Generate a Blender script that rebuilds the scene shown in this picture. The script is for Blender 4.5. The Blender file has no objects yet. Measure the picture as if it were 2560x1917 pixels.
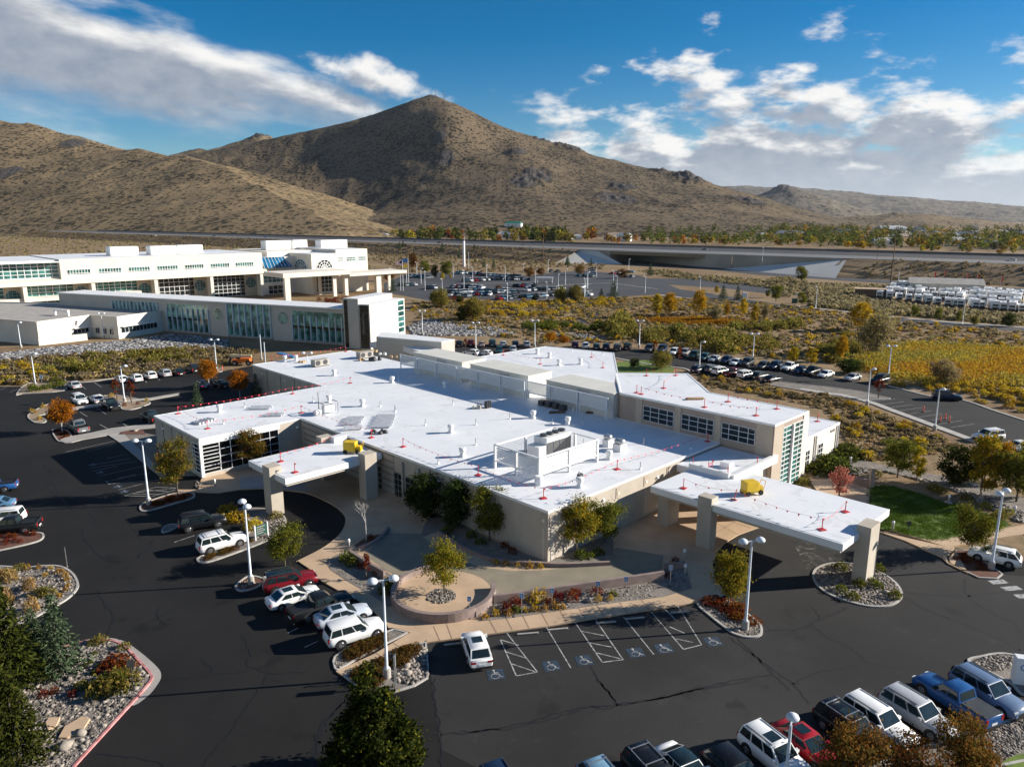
# Medical campus below a desert hill, seen from a drone.  Metres; +X right, +Y away, Z up.
import bpy, bmesh, math, random
import numpy as np
from mathutils import Vector, Matrix
R = math.radians
S = bpy.context.scene
COL = S.collection
random.seed(7)
RNG = np.random.default_rng(7)

# ---------------------------------------------------------------- camera, light, exposure
cam_d = bpy.data.cameras.new('camera'); cam = bpy.data.objects.new('camera', cam_d); COL.objects.link(cam)
cam_d.sensor_width = 36.0; cam_d.lens = 36 * 1840 / 2560; cam_d.clip_start = 0.5; cam_d.clip_end = 60000
CAM_H = 34.0; PITCH = math.atan((958.5 - 545) / 1840)
cam.location = (0,0, CAM_H); cam.rotation_euler = (R(90) - PITCH, 0,0)
S.camera = cam
SUN_EL, SUN_AZ = R(20.6), R(7.4)              # azimuth from +X towards +Y
sun_dir = Vector((math.cos(SUN_EL) * math.cos(SUN_AZ), math.cos(SUN_EL) * math.sin(SUN_AZ), math.sin(SUN_EL)))
sl = bpy.data.lights.new('sun', 'SUN'); sl.energy = 5.0; sl.angle = R(0.5); sl.color = (1.0,0.93,0.82)
so = bpy.data.objects.new('sun', sl); COL.objects.link(so); so.rotation_euler = sun_dir.to_track_quat('Z', 'Y').to_euler()
S.view_settings.view_transform = 'Standard'; S.view_settings.look = 'None'
S.view_settings.exposure = 0.90; S.view_settings.gamma = 1.0
S.cycles.max_bounces = 6; S.cycles.diffuse_bounces = 3; S.cycles.glossy_bounces = 3; S.cycles.transparent_max_bounces = 12
S.cycles.use_denoising = True

class NT:
    """tiny node-tree writer"""
    def __init__(s, nt): s.t = nt; s.l = nt.links
    def n(s, typ, **kw):
        o = s.t.nodes.new(typ)
        for k, v in kw.items():
            if k.startswith('i_'):
                key = k[2:]; key = int(key) if key.isdigit() else key
                s.set(o, key, v)
            else: setattr(o, k, v)
        return o
    def set(s, node, key, v):
        sock = node.inputs[key]
        if hasattr(v, 'is_linked'): s.l.new(v, sock)
        elif hasattr(v, 'outputs'): s.l.new(v.outputs[0], sock)
        else: sock.default_value = v
    def m(s, op, a, b=None, c=None, clamp=False):
        o = s.n('ShaderNodeMath', operation=op, use_clamp=clamp)
        for i, v in enumerate((a, b, c)):
            if v is not None: s.set(o, i, v)
        return o.outputs[0]
    def mix(s, f, a, b, typ='MIX'):
        o = s.n('ShaderNodeMix', data_type='RGBA', blend_type=typ)
        s.set(o, 0, f); s.set(o, 6, c4(a) if isinstance(a, tuple) else a); s.set(o, 7, c4(b) if isinstance(b, tuple) else b)
        return o.outputs[2]
    def ss(s, x, a, b):
        o = s.n('ShaderNodeMapRange', interpolation_type='SMOOTHSTEP')
        s.set(o, 0, x); o.inputs[1].default_value = a; o.inputs[2].default_value = b
        return o.outputs[0]
def c4(c): return (c[0], c[1], c[2],1.0)

# ---------------------------------------------------------------- world: Nishita sky with cloud banks
W = bpy.data.worlds.new('World'); S.world = W; W.use_nodes = True
w = NT(W.node_tree); W.node_tree.nodes.clear()
sky = w.n('ShaderNodeTexSky', sky_type='NISHITA', sun_disc=False, sun_elevation=SUN_EL, sun_rotation=R(90) - SUN_AZ,
          altitude=1400, air_density=1.0, dust_density=0.35, ozone_density=2.5)
hsv = w.n('ShaderNodeHueSaturation', i_Saturation=1.55, i_Value=0.93, i_Color=sky)
tc = w.n('ShaderNodeTexCoord')
sep = w.n('ShaderNodeSeparateXYZ', i_0=tc.outputs['Generated'])
az = w.m('ARCTAN2', sep.outputs[0], sep.outputs[1]); az = w.m('MULTIPLY', az, 57.2958)      # degrees right of +Y
el = w.m('MULTIPLY', w.m('ARCSINE', sep.outputs[2]),57.2958)
def cnoise(ax, ey, sx, sy, ox, oy, scale, detail, rough=0.55, dist=0.0):
    v = w.n('ShaderNodeCombineXYZ', i_0=w.m('MULTIPLY_ADD', ax, sx, ox), i_1=w.m('MULTIPLY_ADD', ey, sy, oy), i_2=0.37)
    return w.n('ShaderNodeTexNoise', i_Vector=v, i_Scale=scale, i_Detail=detail, i_Roughness=rough, i_Distortion=dist).outputs['Fac']
def gauss(v, c, wd):
    q = w.m('DIVIDE', w.m('SUBTRACT', v, c), wd)
    return w.m('EXPONENT', w.m('MULTIPLY', w.m('MULTIPLY', q, q),-1.0))
# (a) long bank on the left whose crest falls from upper left to the hill top
crest = w.m('MULTIPLY_ADD', az, -0.27,6.0)                 # elevation of its upper edge
crest = w.m('MAXIMUM', crest, 3.2)
def bank_a(daz, dele):
    a = w.m('ADD', az, daz); e = w.m('ADD', el, dele)
    n = cnoise(w.m('MULTIPLY_ADD', e, 1.2, a), e, .62,1.7,3.1,0.4,0.21,7,0.55)
    d = w.m('SUBTRACT', crest, e)                           # >0 below the crest
    up = w.ss(w.m('MULTIPLY_ADD', w.m('SUBTRACT', n, 0.5),6.0, d),-0.55,1.3)
    lo = w.ss(w.m('MULTIPLY_ADD', w.m('SUBTRACT', n, 0.5),8.0, w.m('SUBTRACT', e, 6.9)),-1.6,2.0)
    return w.m('MULTIPLY', w.m('MULTIPLY', up, lo), w.ss(az, -6.0,-11.0))
# (b) broken cumulus on the right
def bank_b(daz, dele):
    a = w.m('ADD', az, daz); e = w.m('ADD', el, dele)
    n = cnoise(a, e, .8,1.9,11.3,2.2,0.25,8,0.58)
    top = w.m('ADD', 5.4, w.m('MULTIPLY', gauss(az, 19.0,12.0),4.6))
    d = w.m('SUBTRACT', top, e)
    f = w.m('MULTIPLY_ADD', w.m('SUBTRACT', n, 0.445),8.5, w.m('MULTIPLY', d, 0.36))
    return w.m('MULTIPLY', w.ss(f, 0.0,1.5), w.ss(az, -4.0,5.0))
# (c) a small cloud just left of the peak
def bank_c(daz, dele):
    a = w.m('ADD', az, daz); e = w.m('ADD', el, dele)
    n = cnoise(a, e, 1,1.6,7.7,5.2,0.30,6,0.55)
    g = w.m('MULTIPLY', gauss(a, -10.0,4.6), gauss(e, w.m('MULTIPLY_ADD', a, -0.30,6.6),1.5))
    return w.ss(w.m('MULTIPLY_ADD', w.m('SUBTRACT', n, 0.5),2.0, g),0.38,0.95)
def total(daz, dele):
    return w.m('MAXIMUM', bank_a(daz, dele), w.m('MAXIMUM', bank_b(daz, dele), bank_c(daz, dele)))
dens = total(0.0,0.0); dsun = total(1.0,1.15)
lit = w.m('SUBTRACT', 1.0, w.m('MULTIPLY', dsun, 0.9))      # thick towards the light = grey
fine = cnoise(az, el, 1,1.6,1.0,9.0,0.55,5)
lit = w.m('ADD', lit, w.m('MULTIPLY', w.m('SUBTRACT', fine, 0.5),0.5), clamp=True)
ccol = w.mix(lit, (2.7,3.15,3.9),(9.2,9.0,8.7))
ccol = w.mix(w.m('MULTIPLY', w.ss(el, 5.0,0.0),0.45), ccol, (6.3,6.9,7.5))
skyc = w.mix(w.m('MULTIPLY', dens, 0.96), hsv.outputs[0], ccol)
bg = w.n('ShaderNodeBackground', i_Color=skyc, i_Strength=0.059)
w.l.new(bg.outputs[0], w.n('ShaderNodeOutputWorld').inputs[0])

# ---------------------------------------------------------------- materials
def principled(name):
    m = bpy.data.materials.new(name); m.use_nodes = True
    t = NT(m.node_tree); b = m.node_tree.nodes['Principled BSDF']
    return m, t, b
def mat(name, col, rough=0.8, var=0.12, scale=1.5, fine=0.0, fscale=30.0, bump=0.0, metal=0.0, spec=None, coat=0.0, col2=None, dist=0.02):
    m, t, b = principled(name)
    co = t.n('ShaderNodeTexCoord').outputs['Object']
    n = t.n('ShaderNodeTexNoise', i_Vector=co, i_Scale=scale, i_Detail=5, i_Roughness=0.6).outputs['Fac']
    lo = tuple(c * (1 - var) for c in col); hi = tuple(min(1, c * (1 + var)) for c in (col2 or col))
    c = t.mix(t.ss(n, 0.32,0.68), lo, hi)
    if fine or bump:
        f = t.n('ShaderNodeTexNoise', i_Vector=co, i_Scale=fscale, i_Detail=4, i_Roughness=0.65).outputs['Fac']
        if fine:
            k = t.m('MULTIPLY_ADD', t.m('SUBTRACT', f, 0.5), fine * 2.4,1.0)
            c = t.mix(1.0, c, t.n('ShaderNodeCombineColor', i_0=k, i_1=k, i_2=k).outputs[0], 'MULTIPLY')
        if bump:
            bp = t.n('ShaderNodeBump', i_Strength=bump, i_Distance=dist, i_Height=f); t.l.new(bp.outputs[0], b.inputs['Normal'])
    t.set(b, 'Base Color', c); b.inputs['Roughness'].default_value = rough; b.inputs['Metallic'].default_value = metal
    if spec is not None: b.inputs['Specular IOR Level'].default_value = spec
    if coat: b.inputs['Coat Weight'].default_value = coat; b.inputs['Coat Roughness'].default_value = 0.08
    return m
M = {}
def roofmat():
    m, t, b = principled('white_membrane')
    co = t.n('ShaderNodeTexCoord').outputs['Object']
    big = t.n('ShaderNodeTexNoise', i_Vector=co, i_Scale=0.12, i_Detail=6, i_Roughness=0.62).outputs['Fac']
    c = t.mix(t.ss(big, 0.35,0.72),(0.74,0.755,0.78),(0.82,0.825,0.83))
    st = t.n('ShaderNodeTexNoise', i_Vector=t.n('ShaderNodeMapping', i_Vector=co, i_Scale=(0.5,3.0,1)).outputs[0], i_Scale=0.9, i_Detail=5).outputs['Fac']
    c = t.mix(t.m('MULTIPLY', t.ss(st, 0.62,0.8),0.22), c, (0.55,0.55,0.55))
    sx = t.n('ShaderNodeSeparateXYZ', i_0=co)
    fr = t.m('FRACT', t.m('DIVIDE', sx.outputs[1],2.9))
    seam = t.m('LESS_THAN', fr, 0.02)
    c = t.mix(t.m('MULTIPLY', seam, 0.3), c, (0.45,0.47,0.5))
    pd = t.n('ShaderNodeTexNoise', i_Vector=co, i_Scale=0.33, i_Detail=4, i_Distortion=0.8).outputs['Fac']
    ring = t.m('MULTIPLY', t.ss(pd, 0.57,0.61), t.ss(pd, 0.66,0.62))
    c = t.mix(t.m('MULTIPLY', ring, 0.28), c, (0.50,0.48,0.44))
    t.set(b, 'Base Color', c); b.inputs['Roughness'].default_value = 0.55
    return m
M['roof'] = roofmat()
M['trim'] = mat('white_trim', (0.78,0.78,0.77),0.5,0.04,0.6)
M['stucco'] = mat('tan_stucco', (0.46,0.405,0.335),0.9,0.07,0.5,0.05,20,0.15)
M['stucco_rose'] = mat('brown_stucco', (0.36,0.285,0.235),0.9,0.06,0.5,0.05,20,0.15)
M['penthouse'] = mat('pale_metal_panel', (0.62,0.605,0.55),0.7,0.05,0.4)
M['stucco_lite'] = mat('cream_stucco', (0.70,0.65,0.565),0.9,0.05,0.25,0.04,8,0.1)
M['hosp_tan'] = mat('warm_tan_stucco', (0.50,0.42,0.30),0.9,0.05,0.25)
M['link'] = mat('grey_tan_stucco', (0.52,0.485,0.43),0.9,0.05,0.25)
def ribmat():
    m, t, b = principled('banded_block')
    sx = t.n('ShaderNodeSeparateXYZ', i_0=t.n('ShaderNodeTexCoord').outputs['Object'])
    k = t.m('LESS_THAN', t.m('FRACT', t.m('DIVIDE', sx.outputs[2],0.85)),0.32)
    t.set(b, 'Base Color', t.mix(k, (0.40,0.36,0.31),(0.24,0.22,0.20))); b.inputs['Roughness'].default_value = 0.9
    return m
M['rib'] = ribmat()
M['joint'] = mat('dark_joint', (0.10,0.095,0.09),0.9)
def asphaltmat(name, a, b_, seed):
    m, t, b = principled(name)
    co = t.n('ShaderNodeTexCoord').outputs['Object']
    v = t.n('ShaderNodeVectorMath', operation='ADD', i_0=co, i_1=(seed, seed * 2,0)).outputs[0]
    n1 = t.n('ShaderNodeTexNoise', i_Vector=v, i_Scale=0.055, i_Detail=7, i_Roughness=0.62, i_Distortion=0.6).outputs['Fac']
    n2 = t.n('ShaderNodeTexNoise', i_Vector=v, i_Scale=14.0, i_Detail=4, i_Roughness=0.7).outputs['Fac']
    n3 = t.n('ShaderNodeTexNoise', i_Vector=v, i_Scale=0.6, i_Detail=5, i_Roughness=0.7).outputs['Fac']
    c = t.mix(t.ss(n1,0.33,0.68), a, b_)
    c = t.mix(t.m('MULTIPLY', t.ss(n3,0.58,0.76),0.5), c, tuple(x * 1.7 for x in b_))
    n4 = t.n('ShaderNodeTexNoise', i_Vector=v, i_Scale=0.23, i_Detail=3, i_Roughness=0.6).outputs['Fac']
    c = t.mix(t.m('MULTIPLY', t.ss(n4,0.60,0.70),0.6), c, tuple(x * 0.55 for x in a))
    k = t.m('MULTIPLY_ADD', t.m('SUBTRACT', n2,0.5),0.9,1.0)
    c = t.mix(1.0, c, t.n('ShaderNodeCombineColor', i_0=k, i_1=k, i_2=k).outputs[0], 'MULTIPLY')
    t.set(b, 'Base Color', c); b.inputs['Roughness'].default_value = 0.88; b.inputs['Specular IOR Level'].default_value = 0.25
    bp = t.n('ShaderNodeBump', i_Strength=0.25, i_Distance=0.02, i_Height=n2); t.l.new(bp.outputs[0], b.inputs['Normal'])
    return m
M['asphalt'] = asphaltmat('asphalt', (0.0092,0.009,0.0092),(0.0172,0.0166,0.0162),3.0)
M['asphalt_old'] = asphaltmat('weathered_asphalt', (0.023,0.0222,0.0215),(0.038,0.0365,0.0355),8.0)
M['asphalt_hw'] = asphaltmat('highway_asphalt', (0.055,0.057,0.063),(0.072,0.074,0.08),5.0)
M['tar'] = mat('crack_sealant', (0.005,0.005,0.0055),0.7,0.2)
M['concrete'] = mat('concrete', (0.40,0.37,0.33),0.9,0.12,0.4,0.08,9,0.1)
M['walk'] = mat('tan_concrete', (0.50,0.355,0.23),0.9,0.10,0.35,0.08,9,0.1)
M['walk_grey'] = mat('grey_concrete', (0.36,0.335,0.305),0.9,0.10,0.35,0.08,9,0.1)
M['kerb'] = mat('kerb_concrete', (0.42,0.395,0.36),0.9,0.14,0.9,0.1,12)
M['pinkkerb'] = mat('faded_red_kerb', (0.50,0.17,0.165),0.8,0.22,1.6,0.12,9,0, col2=(0.55,0.26,0.25))
M['granite'] = mat('decomposed_granite', (0.235,0.205,0.15),0.95,0.10,0.5,0.22,18,0.2)
M['gravel'] = mat('river_gravel', (0.20,0.175,0.15),0.95,0.2,0.8,0.7,7.5,0.8, dist=0.06)
M['mulch'] = mat('red_mulch', (0.13,0.055,0.035),0.95,0.25,1.5,0.6,9,0.6)
M['wall_stone'] = mat('mauve_block_wall', (0.245,0.185,0.165),0.9,0.16,1.0,0.1,9,0.2)
M['lawn'] = mat('lawn', (0.11,0.165,0.018),0.95,0.22,0.5,0.5,12,0.5)
M['paint'] = mat('white_road_paint', (0.34,0.335,0.325),0.85,0.45,2.5,0.25,6)
M['paint_blue'] = mat('blue_road_paint', (0.016,0.036,0.062),0.8,0.25,2.0)
M['blue'] = mat('blue_sign_face', (0.05,0.22,0.50),0.5,0.05)
M['white'] = mat('white_enamel', (0.80,0.80,0.79),0.4,0.04)
M['pole'] = mat('white_lamp_paint', (0.62,0.66,0.71),0.35,0.05,1.0)
M['metal'] = mat('galvanised_metal', (0.42,0.43,0.44),0.35,0.15,2.0, metal=0.7)
M['darkmetal'] = mat('dark_metal', (0.05,0.052,0.056),0.5,0.1)
M['coil'] = mat('condenser_coil', (0.085,0.088,0.092),0.7,0.3,5)
M['black'] = mat('black_plastic', (0.012,0.012,0.013),0.6,0.1)
M['rubber'] = mat('tyre_rubber', (0.014,0.014,0.014),0.85,0.15)
M['rim'] = mat('alloy_rim', (0.50,0.51,0.53),0.3,0.08, metal=0.8)
M['red'] = mat('safety_red', (0.50,0.035,0.045),0.6,0.08)
M['flag'] = mat('red_pennant', (0.75,0.05,0.085),0.6,0.06)
M['yellow'] = mat('yellow_paint', (0.72,0.47,0.012),0.4,0.06)
M['orange'] = mat('orange_paint', (0.75,0.16,0.015),0.4,0.06)
M['cone'] = mat('orange_plastic', (0.80,0.10,0.03),0.5,0.05)
M['wood'] = mat('weathered_wood', (0.16,0.10,0.065),0.9,0.2)
M['plywood'] = mat('plywood', (0.46,0.32,0.18),0.8,0.15,2)
M['tarp'] = mat('blue_tarp', (0.05,0.20,0.45),0.5,0.1)
M['rock'] = mat('granite_rock', (0.25,0.235,0.215),0.92,0.35,1.2,0.25,7,0.3)
M['rock_grey'] = mat('quarry_rock', (0.36,0.355,0.35),0.92,0.3,0.5,0.2,5,0.3)
M['sign_green'] = mat('dark_green_sign', (0.02,0.075,0.06),0.5,0.05)
M['tail'] = mat('tail_light', (0.35,0.012,0.015),0.15,0.02, spec=0.6)
M['head'] = mat('head_light', (0.62,0.64,0.66),0.1,0.02, spec=0.8)
def glass(name, col, rough=0.06, var=0.25):
    m, t, b = principled(name)
    co = t.n('ShaderNodeTexCoord').outputs['Object']
    n = t.n('ShaderNodeTexNoise', i_Vector=co, i_Scale=0.45, i_Detail=4).outputs['Fac']
    t.set(b, 'Base Color', t.mix(t.ss(n, 0.35,0.65), tuple(c * (1 - var) for c in col), tuple(c * (1 + var) for c in col)))
    b.inputs['Roughness'].default_value = rough; b.inputs['Specular IOR Level'].default_value = 0.6
    return m
M['glass'] = glass('dark_glass', (0.012,0.018,0.02))
M['glass_black'] = glass('black_glass', (0.006,0.007,0.008),0.12)
M['glass_teal'] = glass('teal_glass', (0.035,0.12,0.11),0.08,0.6)
M['glass_green'] = glass('green_glass', (0.17,0.33,0.28),0.08,0.6)  # bright base colour stands in for lit interior and reflections behind the tint
M['glass_blue'] = glass('blue_glass', (0.015,0.12,0.24),0.08,0.3)
M['car_glass'] = glass('car_glass', (0.016,0.028,0.032),0.04,0.3)
def paintmat():
    m, t, b = principled('car_paint')
    oi = t.n('ShaderNodeObjectInfo')
    t.set(b, 'Base Color', oi.outputs['Color']); b.inputs['Roughness'].default_value = 0.32
    b.inputs['Coat Weight'].default_value = 0.14; b.inputs['Specular IOR Level'].default_value = 0.3; b.inputs['Coat Roughness'].default_value = 0.05
    return m
M['paintcar'] = paintmat()
def meshpanel():
    m, t, b = principled('translucent_screen')
    b.inputs['Base Color'].default_value = (0.62,0.65,0.67,1); b.inputs['Roughness'].default_value = 0.5
    tr = t.n('ShaderNodeBsdfTransparent'); mx = t.n('ShaderNodeMixShader', i_0=0.72)
    t.l.new(tr.outputs[0], mx.inputs[1]); t.l.new(b.outputs[0], mx.inputs[2])
    t.l.new(mx.outputs[0], m.node_tree.nodes['Material Output'].inputs[0])
    return m
M['screen'] = meshpanel()
def leafmat(name, trans=0.42):
    m, t, b = principled(name)
    at = t.n('ShaderNodeAttribute', attribute_name='Col'); oi = t.n('ShaderNodeObjectInfo')
    c = t.mix(1.0, at.outputs[0], oi.outputs['Color'], 'MULTIPLY')
    h = t.n('ShaderNodeHueSaturation', i_Color=c, i_Hue=t.m('MULTIPLY_ADD', oi.outputs['Random'],0.03,0.485),
            i_Value=t.m('MULTIPLY_ADD', oi.outputs['Random'],0.3,0.85)).outputs[0]
    d = t.n('ShaderNodeBsdfDiffuse', i_Color=h); tl = t.n('ShaderNodeBsdfTranslucent', i_Color=h)
    mx = t.n('ShaderNodeMixShader', i_0=trans); t.l.new(d.outputs[0], mx.inputs[1]); t.l.new(tl.outputs[0], mx.inputs[2])
    t.l.new(mx.outputs[0], m.node_tree.nodes['Material Output'].inputs[0])
    return m
M['leaf'] = leafmat('leaves')
M['needle'] = leafmat('needles', 0.15)
M['bark'] = mat('bark', (0.10,0.08,0.06),0.95,0.25,3,0.2,20,0.4)
M['bark_pale'] = mat('pale_bark', (0.42,0.40,0.38),0.9,0.2,3)

# ---------------------------------------------------------------- object helpers
def tag(o, label=None, cat=None, group=None, kind=None):
    if label: o['label'] = label
    if cat: o['category'] = cat
    if group: o['group'] = group
    if kind: o['kind'] = kind
    return o
def thing(name, label, cat, loc=(0,0,0), rot=0.0, group=None):
    o = bpy.data.objects.new(name, None); COL.objects.link(o)
    o.empty_display_size = 0.5
    o.location = (loc[0], loc[1], loc[2] if len(loc) > 2 else 0.0); o.rotation_euler = (0,0, rot)
    return tag(o, label, cat, group)
def link(name, me, parent=None):
    o = bpy.data.objects.new(name, me); COL.objects.link(o)
    if parent is not None: o.parent = parent
    return o
def dup(o, parent=None):
    c = o.copy(); COL.objects.link(c)
    if parent is not None: c.parent = parent
    for ch in o.children: dup(ch, c)
    return c
def col_attr(me, cols):
    a = me.color_attributes.new('Col', 'FLOAT_COLOR', 'POINT')
    cc = np.ones((len(me.vertices),4), np.float32); cc[:, :3] = cols
    a.data.foreach_set('color', cc.ravel())
def np_mesh(name, V, F, mats, cols=None, mi=None, smooth=False):
    me = bpy.data.meshes.new(name)
    V = np.asarray(V, np.float32); F = np.asarray(F, np.int32); k = F.shape[1]
    me.vertices.add(len(V)); me.vertices.foreach_set('co', V.ravel())
    me.loops.add(F.size); me.loops.foreach_set('vertex_index', F.ravel())
    me.polygons.add(len(F)); me.polygons.foreach_set('loop_start', np.arange(0, F.size, k, dtype=np.int32))
    me.polygons.foreach_set('loop_total', np.full(len(F), k, np.int32))
    if mi is not None: me.polygons.foreach_set('material_index', np.asarray(mi, np.int32))
    if smooth: me.polygons.foreach_set('use_smooth', np.ones(len(F), bool))
    for m in (mats if isinstance(mats, (list, tuple)) else [mats]): me.materials.append(m)
    me.update(calc_edges=True)
    if cols is not None: col_attr(me, cols)
    return me
class MB:
    """collects simple shapes, builds ONE mesh"""
    def __init__(s): s.v = []; s.f = []; s.mi = []; s.sm = []; s.k = 0
    def mat(s, k): s.k = k; return s
    def add(s, vs, fs, smooth=False):
        o = len(s.v); s.v += [tuple(p) for p in vs]
        for f in fs: s.f.append([i + o for i in f]); s.mi.append(s.k); s.sm.append(smooth)
        return s
    def box(s, x0, x1, y0, y1, z0, z1):
        vs = [(x, y, z) for z in (z0, z1) for x, y in ((x0, y0),(x1, y0),(x1, y1),(x0, y1))]
        return s.add(vs, [(3,2,1,0),(4,5,6,7),(0,1,5,4),(1,2,6,5),(2,3,7,6),(3,0,4,7)])
    def prism(s, poly, z0, z1, top=True, bottom=False):
        n = len(poly)
        if sum(poly[i][0] * poly[(i + 1) % n][1] - poly[(i + 1) % n][0] * poly[i][1] for i in range(n)) < 0: poly = poly[::-1]
        vs = [(p[0], p[1], z0) for p in poly] + [(p[0], p[1], z1) for p in poly]
        fs = [(i, (i + 1) % n, n + (i + 1) % n, n + i) for i in range(n)]
        if top: fs.append(tuple(range(n, 2 * n)))
        if bottom: fs.append(tuple(range(n - 1,-1,-1)))
        return s.add(vs, fs)
    def tube(s, a, b, r0, r1=None, n=8, caps=True):
        r1 = r0 if r1 is None else r1
        a = Vector(a); b = Vector(b); d = (b - a).normalized()
        u = d.orthogonal().normalized(); q = d.cross(u)
        vs = []
        for p, r in ((a, r0),(b, r1)):
            for i in range(n):
                t = 2 * math.pi * i / n; vs.append(p + (u * math.cos(t) + q * math.sin(t)) * r)
        s.add(vs, [(i, (i + 1) % n, n + (i + 1) % n, n + i) for i in range(n)], True)
        if caps: s.add(vs, [tuple(range(n - 1,-1,-1)), tuple(range(n, 2 * n))])
        return s
    def lathe(s, prof, cx, cy, n=12):
        vs = []
        for r, z in prof:
            for i in range(n):
                t = 2 * math.pi * i / n; vs.append((cx + r * math.cos(t), cy + r * math.sin(t), z))
        fs = []
        for j in range(len(prof) - 1):
            for i in range(n):
                fs.append((j * n + i, j * n + (i + 1) % n, (j + 1) * n + (i + 1) % n, (j + 1) * n + i))
        s.add(vs, fs, True); m = len(prof) - 1
        return s.add(vs[m * n:],[tuple(range(n))])
    def bar(s, a, b, wx, wz):
        """rectangular bar between two points"""
        a = Vector(a); b = Vector(b); d = (b - a).normalized()
        up = Vector((0,0,1)) if abs(d.z) < 0.95 else Vector((1,0,0))
        u = d.cross(up).normalized() * wx / 2; q = u.cross(d).normalized() * wz / 2
        vs = [p + x for p in (a, b) for x in (-u - q, u - q, u + q, -u + q)]
        return s.add(vs, [(3,2,1,0),(4,5,6,7),(0,1,5,4),(1,2,6,5),(2,3,7,6),(3,0,4,7)])
    def mesh(s, name, mats, bevel=0.0, seg=1):
        me = bpy.data.meshes.new(name); me.from_pydata(s.v, [], s.f)
        for m in (mats if isinstance(mats, (list, tuple)) else [mats]): me.materials.append(m)
        me.polygons.foreach_set('material_index', s.mi); me.polygons.foreach_set('use_smooth', s.sm)
        if bevel:
            bm = bmesh.new(); bm.from_mesh(me); bmesh.ops.remove_doubles(bm, verts=bm.verts, dist=1e-4)
            es = [e for e in bm.edges if len(e.link_faces) == 2 and e.calc_face_angle(0) > R(25)]
            bmesh.ops.bevel(bm, geom=es, offset=bevel, segments=seg, profile=0.5, affect='EDGES', clamp_overlap=True)
            bm.to_mesh(me); bm.free()
        me.update()
        return me
    def obj(s, name, mats, parent=None, bevel=0.0, seg=1):
        return link(name, s.mesh(name, mats, bevel, seg), parent)
def spline(pts, closed=True, k=6):
    out = []; n = len(pts)
    rng = range(n) if closed else range(n - 1)
    for i in rng:
        if closed: p = [pts[(i + j - 1) % n] for j in range(4)]
        else: p = [pts[max(0, min(n - 1, i + j - 1))] for j in range(4)]
        for q in range(k):
            t = q / k
            out.append(tuple(0.5 * (2 * p[1][c] + (p[2][c] - p[0][c]) * t + (2 * p[0][c] - 5 * p[1][c] + 4 * p[2][c] - p[3][c]) * t * t
                       + (3 * p[1][c] - p[0][c] - 3 * p[2][c] + p[3][c]) * t ** 3) for c in (0,1)))
    if not closed: out.append(tuple(pts[-1]))
    return out
def area(poly): return 0.5 * sum(poly[i - 1][0] * poly[i][1] - poly[i][0] * poly[i - 1][1] for i in range(len(poly)))
def offset(poly, d):
    """shift a closed outline inwards by d"""
    if area(poly) < 0: poly = poly[::-1]
    n = len(poly); out = []
    for i in range(n):
        a, b, c = Vector(poly[i - 1]), Vector(poly[i]), Vector(poly[(i + 1) % n])
        e1 = (b - a); e2 = (c - b)
        if e1.length < 1e-6 or e2.length < 1e-6: out.append(tuple(b)); continue
        n1 = Vector((-e1.y, e1.x)).normalized(); n2 = Vector((-e2.y, e2.x)).normalized()
        m = n1 + n2
        m = n1 if m.length < 1e-3 else m.normalized()
        out.append(tuple(b + m * d / max(0.5, m.dot(n1))))
    return out
def inside(poly, P):
    x, y = P[:, 0], P[:, 1]; r = np.zeros(len(P), bool); n = len(poly)
    for i in range(n):
        x0, y0 = poly[i - 1]; x1, y1 = poly[i]
        if y0 == y1: continue
        c = ((y0 > y) != (y1 > y)) & (x < (x1 - x0) * (y - y0) / (y1 - y0) + x0); r ^= c
    return r
def scatter(poly, n, rng=RNG):
    P = np.array(poly); lo, hi = P.min(0), P.max(0); out = np.zeros((0,2))
    while len(out) < n:
        q = rng.uniform(lo, hi, (max(64, n * 2),2)); out = np.vstack([out, q[inside(poly, q)]])
    return out[:n]
def sheet(name, poly, z, m, kind='structure'):
    b = MB().add([(p[0], p[1], z) for p in (poly if area(poly) > 0 else poly[::-1])],[tuple(range(len(poly)))])
    return tag(b.obj(name, m), kind=kind)
def slab(name, poly, z1, m, z0=-0.05):
    return tag(MB().prism(list(poly), z0, z1).obj(name, m), kind='structure')
BEDS = []
def island(name, poly, m_bed, kerb=0.20, h=0.15, smooth=True, mk='kerb', k=5):
    """kerbed planting bed: kerb ring with a real step, bed surface a little lower"""
    o = spline(poly, True, k) if smooth else list(poly)
    if area(o) < 0: o = o[::-1]
    i = offset(o, kerb); n = len(o)
    b = MB()
    vs = [(p[0], p[1],-0.05) for p in o] + [(p[0], p[1], h) for p in o] + [(p[0], p[1], h) for p in i] + [(p[0], p[1], h - 0.06) for p in i]
    fs = []
    for q in range(n):
        r_ = (q + 1) % n
        fs += [(q, r_, n + r_, n + q),(n + q, n + r_, 2 * n + r_, 2 * n + q),(2 * n + q, 2 * n + r_, 3 * n + r_, 3 * n + q)]
    b.add(vs, fs); tag(b.obj('kerb', M[mk]), kind='structure')
    b = MB().add([(p[0], p[1], h - 0.05) for p in i],[tuple(range(n))])
    tag(b.obj(name, M[m_bed]), kind='structure')
    BEDS.append(i)
    return i

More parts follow.
